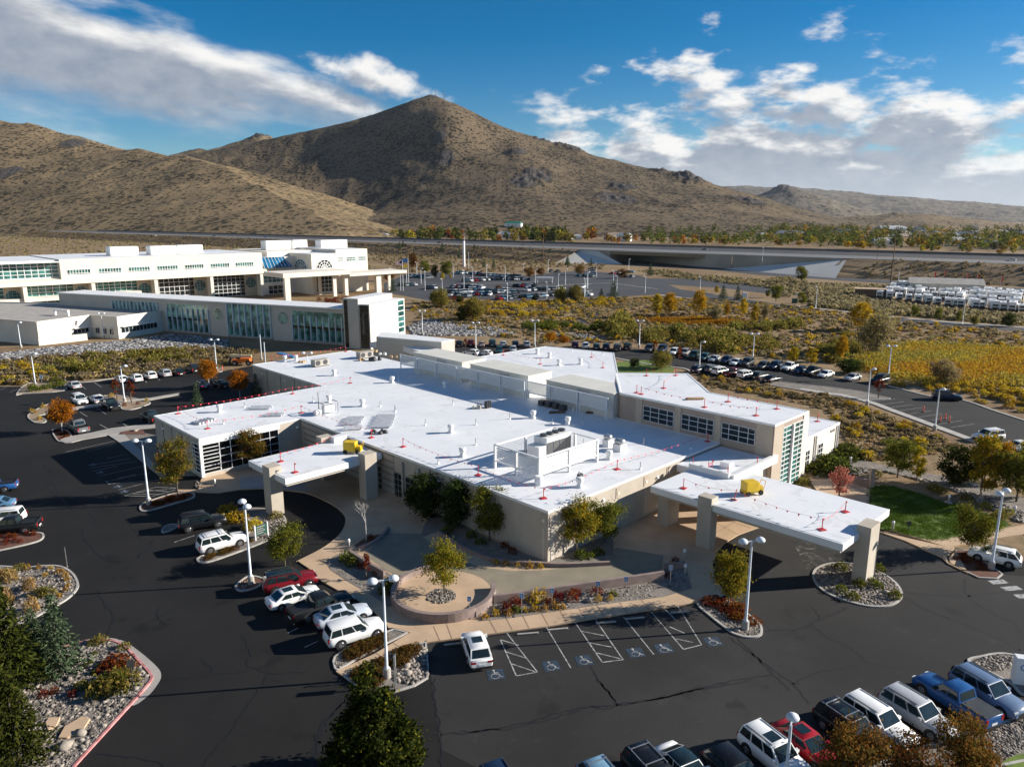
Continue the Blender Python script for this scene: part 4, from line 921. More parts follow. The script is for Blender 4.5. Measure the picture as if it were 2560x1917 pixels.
# ================================================================ hospital (local t along its front, v into the building)
hosp = thing('hospital_building', 'long cream three-storey hospital with round windows and white roof plant', 'building', (-176.46,267.01), R(44.3))
def wallbox(name, x0, x1, y0, y1, z0, z1, m, parent, roof=True):
    MB().box(x0, x1, y0, y1, z0, z1).obj(name, m, parent)
    if roof: MB().add([(x0 + .4, y0 + .4, z1 + .01),(x1 - .4, y0 + .4, z1 + .01),(x1 - .4, y1 - .4, z1 + .01),(x0 + .4, y1 - .4, z1 + .01)],[(0,1,2,3)]).obj('roof', M['roof'], parent)
CR = M['stucco_lite']
wallbox('upper_wall', 12.4,91.5,0,46,11.7,19.0, CR, hosp)
wallbox('upper_wall', -62,12.35,2.2,46,11.7,18.7, CR, hosp)
MB().box(-62,91.5,5.0,45,0,11.7).obj('recess_wall', M['hosp_tan'], hosp)
b = MB().add([(-62,-1.0,9.9),(93,-1.0,9.9),(93,-1.0,11.5),(-62,-1.0,11.5),(-62,2.5,12.2),(93,2.5,12.2),(-62,5,9.9),(93,5,9.9)],[(0,1,2,3),(3,2,5,4),(1,0,6,7),(1,7,5,2)]); b.obj('floor_band', CR, hosp)
for t0 in (-45.5,-22.8,0,22.4,45.3,67.9,90.2):
    MB().box(t0 - .4, t0 + .9,-.6,5,0,9.9).obj('pier', CR, hosp)
    MB().box(t0 - 5.2, t0 - .42,3.6,4.96,0,9.88).obj('bay_panel', M['hosp_tan'], hosp)
def round_win(parent, t0, z0, r_, y, zmin=None, gm='glass_teal', ny=-1):
    n = 28; vs = [(t0 + r_ * math.cos(2 * math.pi * i / n), y, max(zmin or -9, z0 + r_ * math.sin(2 * math.pi * i / n))) for i in range(n)]
    w_ = MB().add(vs, [tuple(range(n))]).obj('round_window', M[gm], parent)
    f = MB()
    for i in range(n): f.bar(vs[i], vs[(i + 1) % n],.12,.12)
    for d in (-.55,0,.55):
        h = r_ * math.sqrt(1 - d * d); z_lo = z0 - h if zmin is None else max(zmin, z0 - h)
        f.bar((t0 + d * r_, y - .03, z_lo),(t0 + d * r_, y - .03, z0 + h),.08,.08)
    for d in (-.4,.15,.6):
        h = r_ * math.sqrt(1 - d * d)
        if zmin is None or z0 + d * r_ > zmin: f.bar((t0 - h, y - .03, z0 + d * r_),(t0 + h, y - .03, z0 + d * r_),.08,.08)
    f.obj('frame', M['metal'], w_)
for t0, z0, zm in ((-3.0,6.0,5.0),(19.4,6.2,5.2),(42.3,6.0, None),(64.6,6.0, None),(87.1,5.9, None),(-25.5,6.0,5.0)): round_win(hosp, t0, z0,2.35,3.55, zm)
# glazed bays
for t0, t1, z0, z1, c, rws in ((.95,17.1,5.5,9.7,7,3),(.95,17.1,.3,4.0,7,2),(23.4,40.0,5.6,9.7,8,3),(46.3,62.6,.4,9.8,8,5),(68.9,84.9,.4,9.8,8,6),(-21.8,-5.4,5.5,9.7,7,3),(-21.8,-5.4,.3,4.0,7,2),(-44,-28,5.5,9.7,7,3)):
    gridwin(hosp, 'window', (t0,4.98),(1,0), t1 - t0, z0, z1, c, rws, M['glass_teal'] if t0 < 40 else M['glass'], M['white'],.14,(0,-1))
MB().box(23.3,40,.4,4.9,4.3,5.6).obj('balcony', CR, hosp); MB().box(-62,17.2,.4,4.9,4.1,5.4).obj('balcony', CR, hosp)
for t0, t1 in ((14.5,22.4),(25.3,33.3),(36.0,43.9),(46.7,54.8),(57.7,65.4),(68.3,76.5),(79.2,87.4)):
    gridwin(hosp, 'window', (t0,0),(1,0), t1 - t0,13.2,15.1,8,[13.2,13.7,15.1], M['glass_teal'], M['white'],.16,(0,-1))
gridwin(hosp, 'window', (-40,2.2),(1,0),52.2,12.5,18.0,24,4, M['glass_teal'], M['white'],.2,(0,-1))
MB().box(-62,12.4,-1.6,2.15,18.0,18.35).obj('canopy_lip', M['trim'], hosp)
# atrium, arched entrance block, right end
wallbox('wall', 92,109,3,30,0,16.6, CR, hosp)
MB().add([(92.5,.3,12.0),(106,.3,12.0),(103.5,2.95,16.7),(92.5,2.95,16.7),(106,2.95,12.0)],[(0,1,2,3),(1,4,2)]).obj('skylight', M['glass_blue'], hosp)
for i in range(8): MB().bar((92.5 + i * 1.75,.2,12.05),(92.5 + i * 1.55,2.85,16.75),.15,.15).obj('skylight_bar', M['pole'], hosp)
wallbox('wall', 109,122.5,-12,10,0,18.2, CR, hosp)
wallbox('wall', 122.5,139.6,-10.5,26,0,19.7, CR, hosp)
for t0, y in ((115.4,-12.03),):
    n = 20; vs = [(t0 + 4.0 * math.cos(math.pi * i / n), y, 11.6 + 3.9 * math.sin(math.pi * i / n)) for i in range(n + 1)]
    w_ = MB().add(vs, [tuple(range(n + 1))]).obj('arched_window', M['glass'], hosp)
    f = MB()
    for r_ in (1.0,.72,.42):
        p = [(t0 + 4 * r_ * math.cos(math.pi * i / n), y - .04,11.6 + 3.9 * r_ * math.sin(math.pi * i / n)) for i in range(n + 1)]
        for a, c in zip(p[:-1], p[1:]): f.bar(a, c, .3,.2)
    for k in range(7): q = math.pi * k / 6; f.bar((t0, y - .04,11.6),(t0 + 4 * math.cos(q), y - .04,11.6 + 3.9 * math.sin(q)),.2,.2)
    f.obj('frame', M['white'], w_)
n = 20; vs = [(108.97,-2 + 5.4 * math.cos(math.pi * i / n),11.4 + 4.2 * math.sin(math.pi * i / n)) for i in range(n + 1)]
w_ = MB().add(vs, [tuple(range(n, -1,-1))]).obj('arched_window', M['glass_teal'], hosp); f = MB()
for r_ in (1.0,.72,.42):
    p = [(108.93,-2 + 5.4 * r_ * math.cos(math.pi * i / n),11.4 + 4.2 * r_ * math.sin(math.pi * i / n)) for i in range(n + 1)]
    for a, c in zip(p[:-1], p[1:]): f.bar(a, c, .25,.3)
for k in range(7): q = math.pi * k / 6; f.bar((108.93,-2,11.4),(108.93,-2 + 5.4 * math.cos(q),11.4 + 4.2 * math.sin(q)),.2,.25)
f.obj('frame', M['pole'], w_)
for t0, t1 in ((123.2,126.2),(128,133),(134.5,138.6)): gridwin(hosp, 'window', (t0,-10.5),(1,0), t1 - t0,14.2,16.2,6,2, M['glass_teal'], M['white'],.16,(0,-1))
# entrance canopies
MB().box(86.5,118.8,-28.3,-11,9.6,11.5).obj('canopy', CR, hosp); MB().box(118.8,150,-27.5,-14,8.6,9.9).obj('canopy', CR, hosp)
for t0, v0, w_, h in ((87.2,-28,2.4,9.6),(111.6,-25.3,1.6,9.6),(117.2,-25.8,1.6,9.6),(133.8,-26,2.6,8.6),(122,-16,1.3,8.6),(111,-14,1.3,9.6),(146,-18,1.3,8.6)): MB().box(t0, t0 + w_, v0, v0 + w_ * .7,0, h).obj('pillar', CR if w_ < 2 else M['stucco_lite'], hosp)
gridwin(hosp, 'window', (93,2.97),(1,0),12,5.4,10,6,3, M['glass_teal'], M['white'],.14,(0,-1)); gridwin(hosp, 'window', (95,2.97),(1,0),9,.2,4,4,2, M['glass'], M['white'],.14,(0,-1))
gridwin(hosp, 'window', (111,-12),(1,0),8,1,8,4,4, M['glass'], M['white'],.14,(0,-1))
def plant(t0, t1, v0, v1, h):
    MB().box(t0, t1, v0, v1,19.0,19.0 + h).obj('plant_box', M['white'], hosp, .35,2)
    MB().box(t0 - .5, t1 + .5, v0 - .5, v1 + .5,18.9,19.1).obj('plant_curb', M['walk_grey'], hosp)
for t0, v0, L in ((34,14,11),(48.5,11,10.5),(60.5,14,11),(104,21,13),(119,23,8),(128,12,15)): plant(t0, t0 + L, v0, v0 + 5.5,3.6 if t0 < 100 else 4.4)
MB().box(98,140,8,45,16,19.0).obj('upper_wall', CR, hosp)

# glass-fronted link and stair tower (local s along its front, n towards the viewer is -y)
LK = thing('glass_link', 'two-storey grey link with three tall teal glass bays and round windows', 'building', (-106.19,223.74), R(-22.9))
MB().box(-46,67.7,0,9,0,9.9).obj('wall', M['link'], LK)
MB().box(-46,67.9,-.5,9.4,9.9,10.25).obj('roof', M['trim'], LK)
def bay(s0, s1, z0, z1, n, split):
    p = MB().add([(s0,-.03, z0),(s1,-.03, z0),(s1,-.03, z1),(s0,-.03, z1)],[(0,1,2,3)]).obj('glass_bay', M['glass_green'], LK)
    f = MB()
    for i in range(n + 1): x = s0 + (s1 - s0) * i / n; f.box(x - .13, x + .10,-.45,-.035, z0, z1 - (1.2 if i % 1 == 0 and split else 0))
    f.obj('fins', M['pole'], p)
    d = MB()
    for i in range(n):
        x0, x1 = s0 + (s1 - s0) * (i + .28) / n, s0 + (s1 - s0) * (i + .86) / n
        d.box(x0, x1,-.06,-.032, z0 + .2, z0 + (z1 - z0) * .42)
    d.obj('dark_panes', M['glass_teal'], p)
    if split: MB().box(s0, s1,-.12,-.062, z0 + (z1 - z0) * .42, z0 + (z1 - z0) * .50).obj('transom', M['glass'], p)
    MB().box(s0 - .2, s1 + .2,-.4,-.01, z0 - .5, z0 - .02).obj('sill', M['walk_grey'], p)
bay(1.5,17.9,.7,8.7,8, True); bay(25.2,41.0,.6,9.88,7, False); bay(48.7,67.4,.7,8.8,9, True)
bay(-21.5,-2.2,4.6,8.7,12, False)
round_win(LK, 21.6,6.5,1.75,-.04, None, 'glass_green'); round_win(LK, 45.3,6.5,1.75,-.04, None, 'glass_green')
TW = thing('stair_tower', 'tall cream stair tower with dark glass strips at the end of the link', 'tower', (-106.19,223.74), R(-22.9))
wallbox('wall', 67.75,72.6,-2.8,14,0,13.3, M['link'], TW); wallbox('wall', 72.62,75.9,-2.5,15,0,11.9, M['stucco_lite'], TW)
gridwin(TW, 'glass_strip', (68.2,-2.8),(1,0),1.0,.3,12.9,1,9, M['glass'], M['darkmetal'],.1,(0,-1))
gridwin(TW, 'glass_strip', (72.9,-2.5),(1,0),2.6,.3,11.6,2,6, M['glass'], M['darkmetal'],.1,(0,-1))
gridwin(TW, 'glass_strip', (75.9,11.2),(0,1),3.4,2.5,11.6,1,6, M['glass_teal'], M['white'],.25,(1,0))
# low wing in front of the link
LW = thing('low_wing', 'single-storey cream wing with a terrace roof below the hospital front', 'building')
lw = [(-129.3,198.9),(-122.9,213.6),(-113.0,209.4),(-107.5,222.4),(-104.6,233.5),(-124,242),(-200,250),(-215,218),(-150,208.0),(-148,207)]
LWZ = 6.4
MB().prism(lw, 0, LWZ - .35, False).obj('wall', CR, LW); pi = offset(lw, .35)
MB().add([(p[0], p[1], LWZ - .3) for p in (lw if area(lw) > 0 else lw[::-1])],[tuple(range(len(lw)))]).obj('terrace', M['walk_grey'], LW)
b = MB()
lo = offset(lw, 0.0)
for i in range(len(lo)): b.bar((lo[i - 1][0], lo[i - 1][1], LWZ - .12),(lo[i][0], lo[i][1], LWZ - .12),.35,.5)
b.obj('parapet', CR, LW)
def along(a, c, s): L = math.dist(a, c); return (a[0] + (c[0] - a[0]) * s / L, a[1] + (c[1] - a[1]) * s / L)
def lowwin(a, c, s0, s1, z0, z1, cols, hood=True):
    L = math.dist(a, c); ax = ((c[0] - a[0]) / L, (c[1] - a[1]) / L); o = along(a, c, s0)
    w_ = gridwin(LW, 'window', o, ax, s1 - s0, z0, z1, cols, 1, M['glass'], M['pole'],.1,(ax[1],-ax[0]))
    if hood: MB().bar((o[0] + ax[1] * .5, o[1] - ax[0] * .5, z1 + .35),(along(a, c, s1)[0] + ax[1] * .5, along(a, c, s1)[1] - ax[0] * .5, z1 + .35),.9,.12).obj('sunshade', M['white'], w_)
lowwin(lw[0], lw[1],10.2,15.0,1.6,2.9,4); lowwin(lw[1], lw[2],1.6,3.2,1.2,2.8,2); lowwin(lw[1], lw[2],4.5,6.1,1.2,2.8,2); lowwin(lw[1], lw[2],7.3,8.9,1.2,2.8,2); lowwin(lw[2], lw[3],1.0,13.5,1.6,3.1,10)
t = thing('pergola_beam', 'white open beam frame standing on the low wing terrace', 'frame', (-132,215, LWZ - .3), R(-23)); MB().box(-3,3,-.3,.3,1.3,1.7).obj('beam', M['white'], t); MB().box(-3,-2.6,-.25,.25,0,1.3).box(2.6,3,-.25,.25,0,1.3).obj('post', M['white'], t)
for k, (x, y) in enumerate([(-125.78,218.78),(-145.29,215.52)]):
    pass
# retaining wing-wall along the low wing
tag(MB().prism([(-129.0,198.2),(-121.0,207.5),(-121.3,207.8),(-129.4,198.7)],0,1.9).obj('retaining_wall', CR), 'low cream retaining wall sloping beside the low wing', 'wall')

# ================================================================ walks, plaza, islands, markings
KH = 0.15
k1 = [(-34.82,88.94),(-31.45,89.26),(-28.19,88.46),(-25.61,87.45),(-22.09,84.20),(-20.02,81.39),(-19.18,79.25),(-18.87,76.73),(-19.13,74.35),(-20.03,71.66),(-21.84,68.70)]
k2 = [(-21.69,68.79),(-20.16,67.21),(-18.24,64.60),(-16.49,63.02),(-14.24,61.18),(-12.51,59.43),(-10.95,57.33),(-10.47,56.32),(-10.01,56.32),(-8.53,55.63),(-11.00,52.48),(-13.50,50.21),(-12.89,49.69),(-11.32,51.14),(-9.47,52.86),(-7.55,54.15),(-7.04,54.48)]
k3 = [(-6.96,54.15),(-1.90,55.39),(2.80,56.53),(7.70,58.01),(13.55,59.63),(16.86,60.63),(19.06,61.63),(19.71,62.11),(19.61,65.26),(20.10,67.98),(21.33,70.91),(22.83,73.15),(24.81,75.13),(27.16,76.76),(31.10,79.08),(36.64,79.08),(40.15,76.61),(42.32,73.61),(44.04,69.63),(43.84,68.31),(44.63,66.21),(46.70,72.24),(50.30,73.61),(56.28,75.28),(120,66),(120,69),(57.97,77.77),(48.60,74.79),(45.32,73.99),(43.18,75.28),(41.21,77.52),(46,72),(38,78),(25,90),(0,105),(-25,112),(-33,100),(-41.60,93.57),(-40.13,88.86),(-42.67,88.86),(-42.39,88.22),(-37.15,87.75)]
slab('sidewalk', spline(k1, False, 4) + k2 + k3[:8] + k3[8:], KH, M['walk'])
sheet('sidewalk', [(-36.46,93.48),(-34.88,89.10),(-31.50,89.42),(-28.24,88.62),(-25.67,87.67),(-27.96,93.48)], KH + .004, M['walk_grey'])
slab('sidewalk', [(-65.00,113.50),(-60.78,109.20),(-55.00,102.57),(-49.84,96.64),(-46.32,92.83),(-46.00,93.76),(-51.64,100.40),(-57.50,107.57),(-62.25,113.50)], KH, M['walk_grey'])
sheet('planting_bed', [(-62.25,113.50),(-57.50,107.57),(-51.64,100.40),(-46.00,93.76),(-42.23,93.93),(-44.01,96.10),(-52.63,104.96),(-56.92,113.05),(-59.61,114.39)], KH - .02, M['gravel'])
# granite court with seat walls
slabz = KH + .012
sheet('granite_court', [(-14.67,72.24),(-13.74,75.52),(-8.81,75.28),(-9.74,74.56),(-7.81,71.35),(-5.51,69.01),(-3.00,67.38),(-0.05,66.60),(3.24,66.79),(9.64,68.19),(10.33,71.35),(11.07,71.79),(15.60,70.05),(14.72,66.60),(11.14,65.26),(4.84,63.44),(-1.57,61.53),(-2.88,64.34),(-5.48,66.02),(-8.41,66.40),(-10.79,65.26),(-12.48,66.79),(-15.13,70.05)], slabz, M['granite'])
sheet('planting_bed', spline([(-9.79,74.56),(-8.36,75.69),(-5.99,72.91),(-3.20,69.94),(-0.51,68.72),(2.56,68.36),(5.28,68.12),(9.59,68.60),(10.87,73.18),(10.11,74.56),(5.19,71.86),(3.77,68.60),(2.80,69.08),(-2.92,74.56),(-8.27,81.20),(-9.78,78.66)], True, 3), slabz + .006, M['gravel'])
sheet('planting_bed', [(-1.71,60.05),(-2.91,57.32),(-0.36,57.80),(4.55,59.15),(9.50,60.53),(13.94,61.53),(16.86,63.08),(17.28,67.19),(15.00,66.79),(11.06,64.71),(4.81,62.91),(-0.38,61.30)], slabz + .006, M['gravel'])
sheet('planting_bed', [(-18.74,68.39),(-17.91,66.83),(-15.81,64.60),(-12.45,61.34),(-11.03,59.74),(-10.43,60.05),(-10.56,64.24),(-12.51,66.63),(-15.84,69.81),(-17.61,70.64),(-18.26,69.81)], slabz + .006, M['gravel'])
sheet('planting_bed', [(-16.74,72.31),(-15.83,74.58),(-14.37,75.28),(-13.85,76.98),(-13.85,75.76),(-14.75,72.98),(-15.89,71.44)], slabz + .008, M['mulch'])
def wall_run(name, lab, pts, h, th=.35, closed=False, z0=0.0, k=5, m='wall_stone', hs=None):
    p = spline(pts, closed, k) if len(pts) > 2 else pts
    n = len(p); vs = []
    for i in range(n):
        a = Vector(p[max(0, i - 1)]); c = Vector(p[min(n - 1, i + 1)]); d = (c - a).normalized(); q = Vector((-d.y, d.x)) * th / 2
        hh = h if hs is None else hs[0] + (hs[1] - hs[0]) * i / (n - 1)
        for s_, z in ((1, z0),(1, hh),(-1, hh),(-1, z0)): vs.append((p[i][0] + q.x * s_, p[i][1] + q.y * s_, z))
    fs = [(4 * i + j, 4 * i + (j + 1) % 4,4 * i + 4 + (j + 1) % 4,4 * i + 4 + j) for i in range(n - 1) for j in range(4)] + [(3,2,1,0),(4 * n - 4,4 * n - 3,4 * n - 2,4 * n - 1)]
    return tag(MB().add(vs, fs).obj(name, M[m]), lab, 'wall')
cc = Vector((-6.15,60.86)); RC = 8.2 * .5 + 1.2
c0 = (-10.79,62.38); c1_ = (-1.76,60.70); RC = math.dist(c0, c1_) / 2; cc = ((c0[0] + c1_[0]) / 2,(c0[1] + c1_[1]) / 2 + .2)
disc = [(cc[0] + (RC - .2) * math.cos(a), cc[1] + (RC - .2) * math.sin(a)) for a in np.linspace(0,2 * math.pi, 49)[:-1]]
slab('round_terrace', disc, .42, M['walk'],0.1)
ring = [(cc[0] + RC * math.cos(a), cc[1] + RC * math.sin(a)) for a in np.linspace(R(95), R(372),40)]
wall_run('seat_wall', 'round mauve block seat wall enclosing the small tree terrace', ring, 1.0,.42, k=1)
wall_run('garden_wall', 'long mauve block wall behind the blue accessible parking signs', [(-1.68,60.27),(4.75,62.04),(10.92,63.80),(14.56,64.89)],1.0,.3)
wall_run('garden_wall', 'tan-capped block wall running from the bollard light toward the round terrace', [(-16.56,69.50),(-15.19,67.99),(-13.73,66.45),(-12.23,64.96)],1.0,.3)
wall_run('garden_wall', 'low curved wall around the bed below the near building corner', [(-8.09,75.40),(-5.95,72.38),(-3.19,69.57),(-0.51,68.12),(2.65,67.77),(5.23,67.46),(9.78,67.88)],.55,.3)
wall_run('garden_wall', 'low wall beside the bare white tree bed', [(-16.01,71.12),(-14.70,72.76),(-13.99,74.81),(-13.77,76.48)],.55,.25)
wall_run('garden_wall', 'short low wall by the right canopy drop-off', [(15.00,66.79),(16.35,67.11),(17.14,67.38)],.8,.3)
# tree pit
pit = [(cc[0] - .15 + 1.35 * math.cos(a), cc[1] - .55 + 1.35 * math.sin(a)) for a in np.linspace(0,2 * math.pi, 29)[:-1]]
sheet('tree_pit', pit, .435, M['gravel'])
# joints in the walks
def lines(name, segs, wd, z, m, lab=None):
    b = MB()
    for a, c in segs:
        a = Vector(a); c = Vector(c); d = (c - a).normalized(); q = Vector((-d.y, d.x)) * wd / 2
        b.add([(p.x, p.y, z) for p in (a - q, c - q, c + q, a + q)],[(0,1,2,3)])
    o = b.obj(name, m); return tag(o, kind='structure')
lines('walk_joints', [((-6.66,56.53),(-5.90,54.29)),((-5.59,56.88),(-4.93,54.56)),((-1.96,57.56),(-1.28,55.53)),((-0.52,57.86),(0.04,55.95)),((0.93,58.32),(1.45,56.24)),((2.57,58.78),(3.12,56.67)),((4.23,59.25),(4.73,57.11)),((5.90,59.57),(6.37,57.62)),((7.60,60.05),(8.04,58.16)),((9.67,60.53),(10.14,58.72)),((11.76,61.03),(12.13,59.34)),
   ((-12.18,51.56),(-11.63,50.96)),((-10.97,52.73),(-10.35,52.11)),((-9.82,54.15),(-8.87,53.24)),((17.90,79.08),(21.98,72.24)),((22.14,80.70),(24.78,75.03)),((19.04,72.24),(26.58,79.61)),((24.93,79.08),(26.75,76.76))],.035, KH + .02, M['mulch'])

# kerbed islands
island('planting_bed', [(16.66,60.47),(17.26,58.30),(18.00,56.50),(18.50,55.50),(19.51,54.91),(20.53,55.06),(21.08,55.77),(21.31,56.96),(20.94,58.20),(19.93,60.73),(18.23,61.15)], 'gravel')
island('planting_bed', [(29.26,65.91),(30.34,67.45),(32.04,68.42),(33.96,68.47),(35.77,67.27),(36.60,65.19),(36.49,63.11),(35.66,61.36),(34.01,60.04),(32.23,59.86),(30.67,60.62),(29.34,62.01),(28.86,63.79)], 'gravel')
island('planting_bed', [(-54.12,66.46),(-52.53,67.84),(-48.58,67.56),(-46.98,67.90),(-45.10,67.78),(-43.16,66.46),(-41.52,64.61),(-40.71,63.10),(-40.55,61.18),(-41.09,59.36),(-41.63,57.84),(-42.80,56.39),(-46.62,56.19)], 'gravel')
BIG = [(-43.59,50.68),(-38.80,51.02),(-37.88,52.77),(-35.62,54.24),(-34.71,54.53),(-33.61,54.66),(-32.37,54.34),(-31.04,53.40),(-29.07,51.53),(-27.62,50.10),(-27.11,49.29),(-27.09,47.88),(-27.37,44.26),(-27.69,40.33),(-27.74,38.89),(-33.85,37.65)]
sheet('gutter', spline([(-35.88,53.96),(-34.89,54.85),(-33.69,55.01),(-32.04,54.53),(-29.87,52.95),(-27.48,50.85),(-26.70,49.77),(-26.48,48.73),(-26.58,47.24),(-27.35,46.33),(-29.70,49.05),(-33.53,52.41)], True, 4),.036, M['walk_grey'])
island('planting_bed', BIG, 'gravel', .18, mk='pinkkerb')
island('planting_bed', [(-58.90,75.52),(-55.22,75.52),(-52.47,75.87),(-51.24,75.04),(-51.02,73.39),(-53.56,71.27),(-55.33,70.49)], 'mulch')
island('planting_bed', [(-32.04,69.01),(-31.97,70.14),(-30.12,73.39),(-29.18,75.52),(-30.28,79.08),(-33.80,82.10),(-30.75,82.84),(-27.77,81.81),(-25.89,79.08),(-25.55,76.01),(-26.42,73.62),(-28.43,70.92),(-30.82,68.48)], 'gravel')
island('planting_bed', [(-39.02,76.26),(-39.10,77.78),(-38.06,78.03),(-37.66,76.91),(-38.38,75.77)], 'gravel', .12)
island('planting_bed', [(-44.70,82.84),(-44.99,84.25),(-44.30,85.64),(-42.70,87.70),(-40.42,87.83),(-39.56,86.07),(-41.10,84.13),(-42.70,82.27),(-43.80,81.81)], 'mulch')
island('planting_bed', [(-26.11,63.44),(-26.14,64.34),(-25.56,65.72),(-24.06,65.27),(-23.63,64.23),(-24.21,63.09),(-25.36,62.67)], 'mulch')
island('planting_bed', [(-14.08,51.56),(-14.11,52.23),(-13.26,53.62),(-10.95,55.56),(-10.00,56.24),(-8.69,55.65),(-10.37,53.88),(-12.17,51.87),(-13.41,50.30),(-13.72,50.61)], 'gravel', .14, smooth=False)
island('planting_bed', [(-12.82,49.66),(-11.30,51.05),(-9.46,52.83),(-7.55,54.09),(-7.00,54.28),(-6.43,50.67),(-6.33,49.41),(-7.22,48.42),(-8.66,47.67),(-10.06,47.36),(-11.44,48.31)], 'gravel', .14, smooth=False)
island('planting_bed', [(-85.03,124.68),(-86.29,128.50),(-86.78,132.43),(-86.59,135.29),(-82.60,131.37),(-81.99,127.94),(-83.15,125.21),(-80.02,122.07),(-79.57,120.46),(-81.28,120.71)], 'soil_bare')
island('planting_bed', [(-79.70,139.30),(-78.38,140.62),(-75.74,139.76),(-68.46,134.98),(-68.05,131.66),(-69.01,129.18),(-71.05,129.63),(-73.55,133.76)], 'soil_bare')
slab('sidewalk', [(-83.19,124.94),(-81.83,127.66),(-79.13,129.18),(-76.30,131.66),(-73.87,134.36),(-69.12,136.35),(-65.43,140.75),(-66.09,142.24),(-69.92,138.00),(-74.68,135.91),(-77.18,133.27),(-80.79,130.79),(-82.79,128.78)], KH + .01, M['concrete'])
island('planting_bed', [(-75.28,115.76),(-74.99,116.79),(-72.67,115.76),(-69.99,112.39),(-69.55,110.46),(-70.29,109.62),(-72.32,111.74)], 'mulch')
slab('sidewalk', [(-71.18,111.10),(-70.31,112.39),(-68.05,114.48),(-66.19,117.07),(-60.34,120.31),(-58.97,117.40),(-61.28,116.46),(-63.37,114.17),(-64.76,113.05),(-67.42,110.67),(-68.19,109.20),(-69.01,108.92),(-70.05,109.62)], KH + .006, M['walk_grey'])
sheet('planting_bed', [(-63.66,114.48),(-62.49,116.00),(-60.28,115.76),(-58.79,113.50),(-62.25,113.50)], KH + .014, M['mulch'])
island('planting_bed', [(-97.58,140.75),(-96.76,141.43),(-92.98,142.44),(-91.30,143.34),(-90.34,145.44),(-94.05,151.50),(-98.70,157.89),(-101.07,153.83),(-101.50,149.23)], 'soil_bare')
island('planting_bed', [(44.46,69.55),(43.98,68.39),(44.70,66.33),(45.13,65.26),(46.80,65.08),(47.95,66.02),(47.93,67.98),(47.74,71.35),(46.45,71.48)], 'mulch', .14, smooth=False)
island('planting_bed', [(-69.05,163.45),(-66.93,162.41),(-65.74,163.45),(-67.72,167.75),(-70.80,169.98)], 'soil_bare', .15)
island('planting_bed', [(60.47,142.11),(64.48,138.49),(68.09,136.32),(72.34,136.75),(73.10,138.05),(69.97,143.99),(65.04,147.89),(59.47,150.95),(54.83,154.13),(53.41,149.92)], 'gravel', .15, smooth=False)
island('planting_bed', [(35.73,51.55),(37.58,52.42),(39.00,52.72),(39.98,52.49),(40.80,51.76),(42.13,50.25),(39.77,47.00),(37.29,47.30),(37.15,48.97)], 'gravel')
FRONT = [(39.66,46.86),(36.24,45.75),(34.32,44.66),(30.27,43.23),(27.02,42.03),(23.93,40.91),(19.78,39.30),(15.21,37.59),(8.56,35.13),(9.02,33.92),(15.43,36.04),(22.44,38.20),(35.59,41.26)]
island('planting_bed', FRONT, 'gravel', .2, smooth=False)
sheet('grass_strip', spline([(31.12,40.40),(32.31,41.09),(33.27,41.38),(35.09,41.73),(33.95,40.12),(32.17,39.90)], True, 4), KH - .03, M['lawn'])
# lawn, its paths and the patio by the lobby
lawn_p = spline([(45.77,88.80),(47.42,90.08),(49.04,89.89),(51.16,87.74),(52.38,85.34),(54.04,83.70),(56.04,80.29),(56.21,77.69),(53.72,76.31),(49.23,74.84),(45.92,73.88),(44.29,74.32),(42.21,76.31),(41.41,77.69)], True, 4)
sheet('lawn', lawn_p, KH + .012, M['lawn'])
sheet('lawn', spline([(24.67,172.97),(33.39,177.08),(37.60,170.14),(33.85,157.23),(23.73,157.23)]),.04, M['lawn'])
sheet('patio', [(39.46,92.53),(42.77,92.73),(44.37,91.76),(46.95,91.01),(45.77,88.80),(43.38,84.03),(38.70,84.03),(38.91,89.16)], KH + .008, M['walk'])
sheet('planting_bed', [(40.17,93.31),(44.12,94.91),(48.21,97.83),(51.49,96.14),(54.66,91.76),(56.48,89.16),(57.19,84.03),(57.82,79.41),(59.36,78.25),(64.03,85.01),(62.16,89.89),(59.14,93.71),(54.01,96.98),(50.21,100.92),(44.52,97.83)],.05, M['gravel'])
wall_run('garden_wall', 'mauve garden wall between patio and rock slope', [(43.83,91.76),(44.92,90.63),(46.33,89.71)],1.1,.3)
t = tag(MB().box(-.25,.25,-.25,.25,0,2.6).obj('gate_post', M['stucco_rose']), 'tall tan gate post at the corner of the lawn', 'post'); q = (46.29,89.71); t.location = (q[0], q[1],.15)
# kerbs of the back lot
def kerb_line(pts, w_=.3, h=.16, lab='kerb'):
    p = spline(pts, False, 4); n = len(p); vs = []
    for i in range(n):
        a = Vector(p[max(0, i - 1)]); c = Vector(p[min(n - 1, i + 1)]); d = (c - a).normalized(); q = Vector((-d.y, d.x)) * w_ / 2
        for s_, z in ((1,-.05),(1, h),(-1, h),(-1,-.05)): vs.append((p[i][0] + q.x * s_, p[i][1] + q.y * s_, z))
    return tag(MB().add(vs, [(4 * i + j, 4 * i + (j + 1) % 4,4 * i + 4 + (j + 1) % 4,4 * i + 4 + j) for i in range(n - 1) for j in range(3)]).obj('kerb', M['kerb']), kind='structure')
kerb_line([(58.65,145.97),(62.56,141.98),(65.02,140.27),(67.69,134.59),(68.69,128.97),(70.13,121.48),(71.57,113.34),(72.86,107.18),(73.68,100.92),(75.01,94.91)],1.5,.15)
kerb_line([(77.99,148.69),(79.21,145.79),(81.86,139.43),(86.23,136.17),(87.06,128.97),(88.07,122.13),(89.49,112.50)],.5,.15)
kerb_line([(40.39,162.08),(39.54,166.98),(32.17,172.17),(25.70,179.83)],.6,.15)
kerb_line([(-91.45,151.73),(-89.03,153.10),(-86.30,155.93),(-78.36,160.36),(-70.83,163.98)],.4)
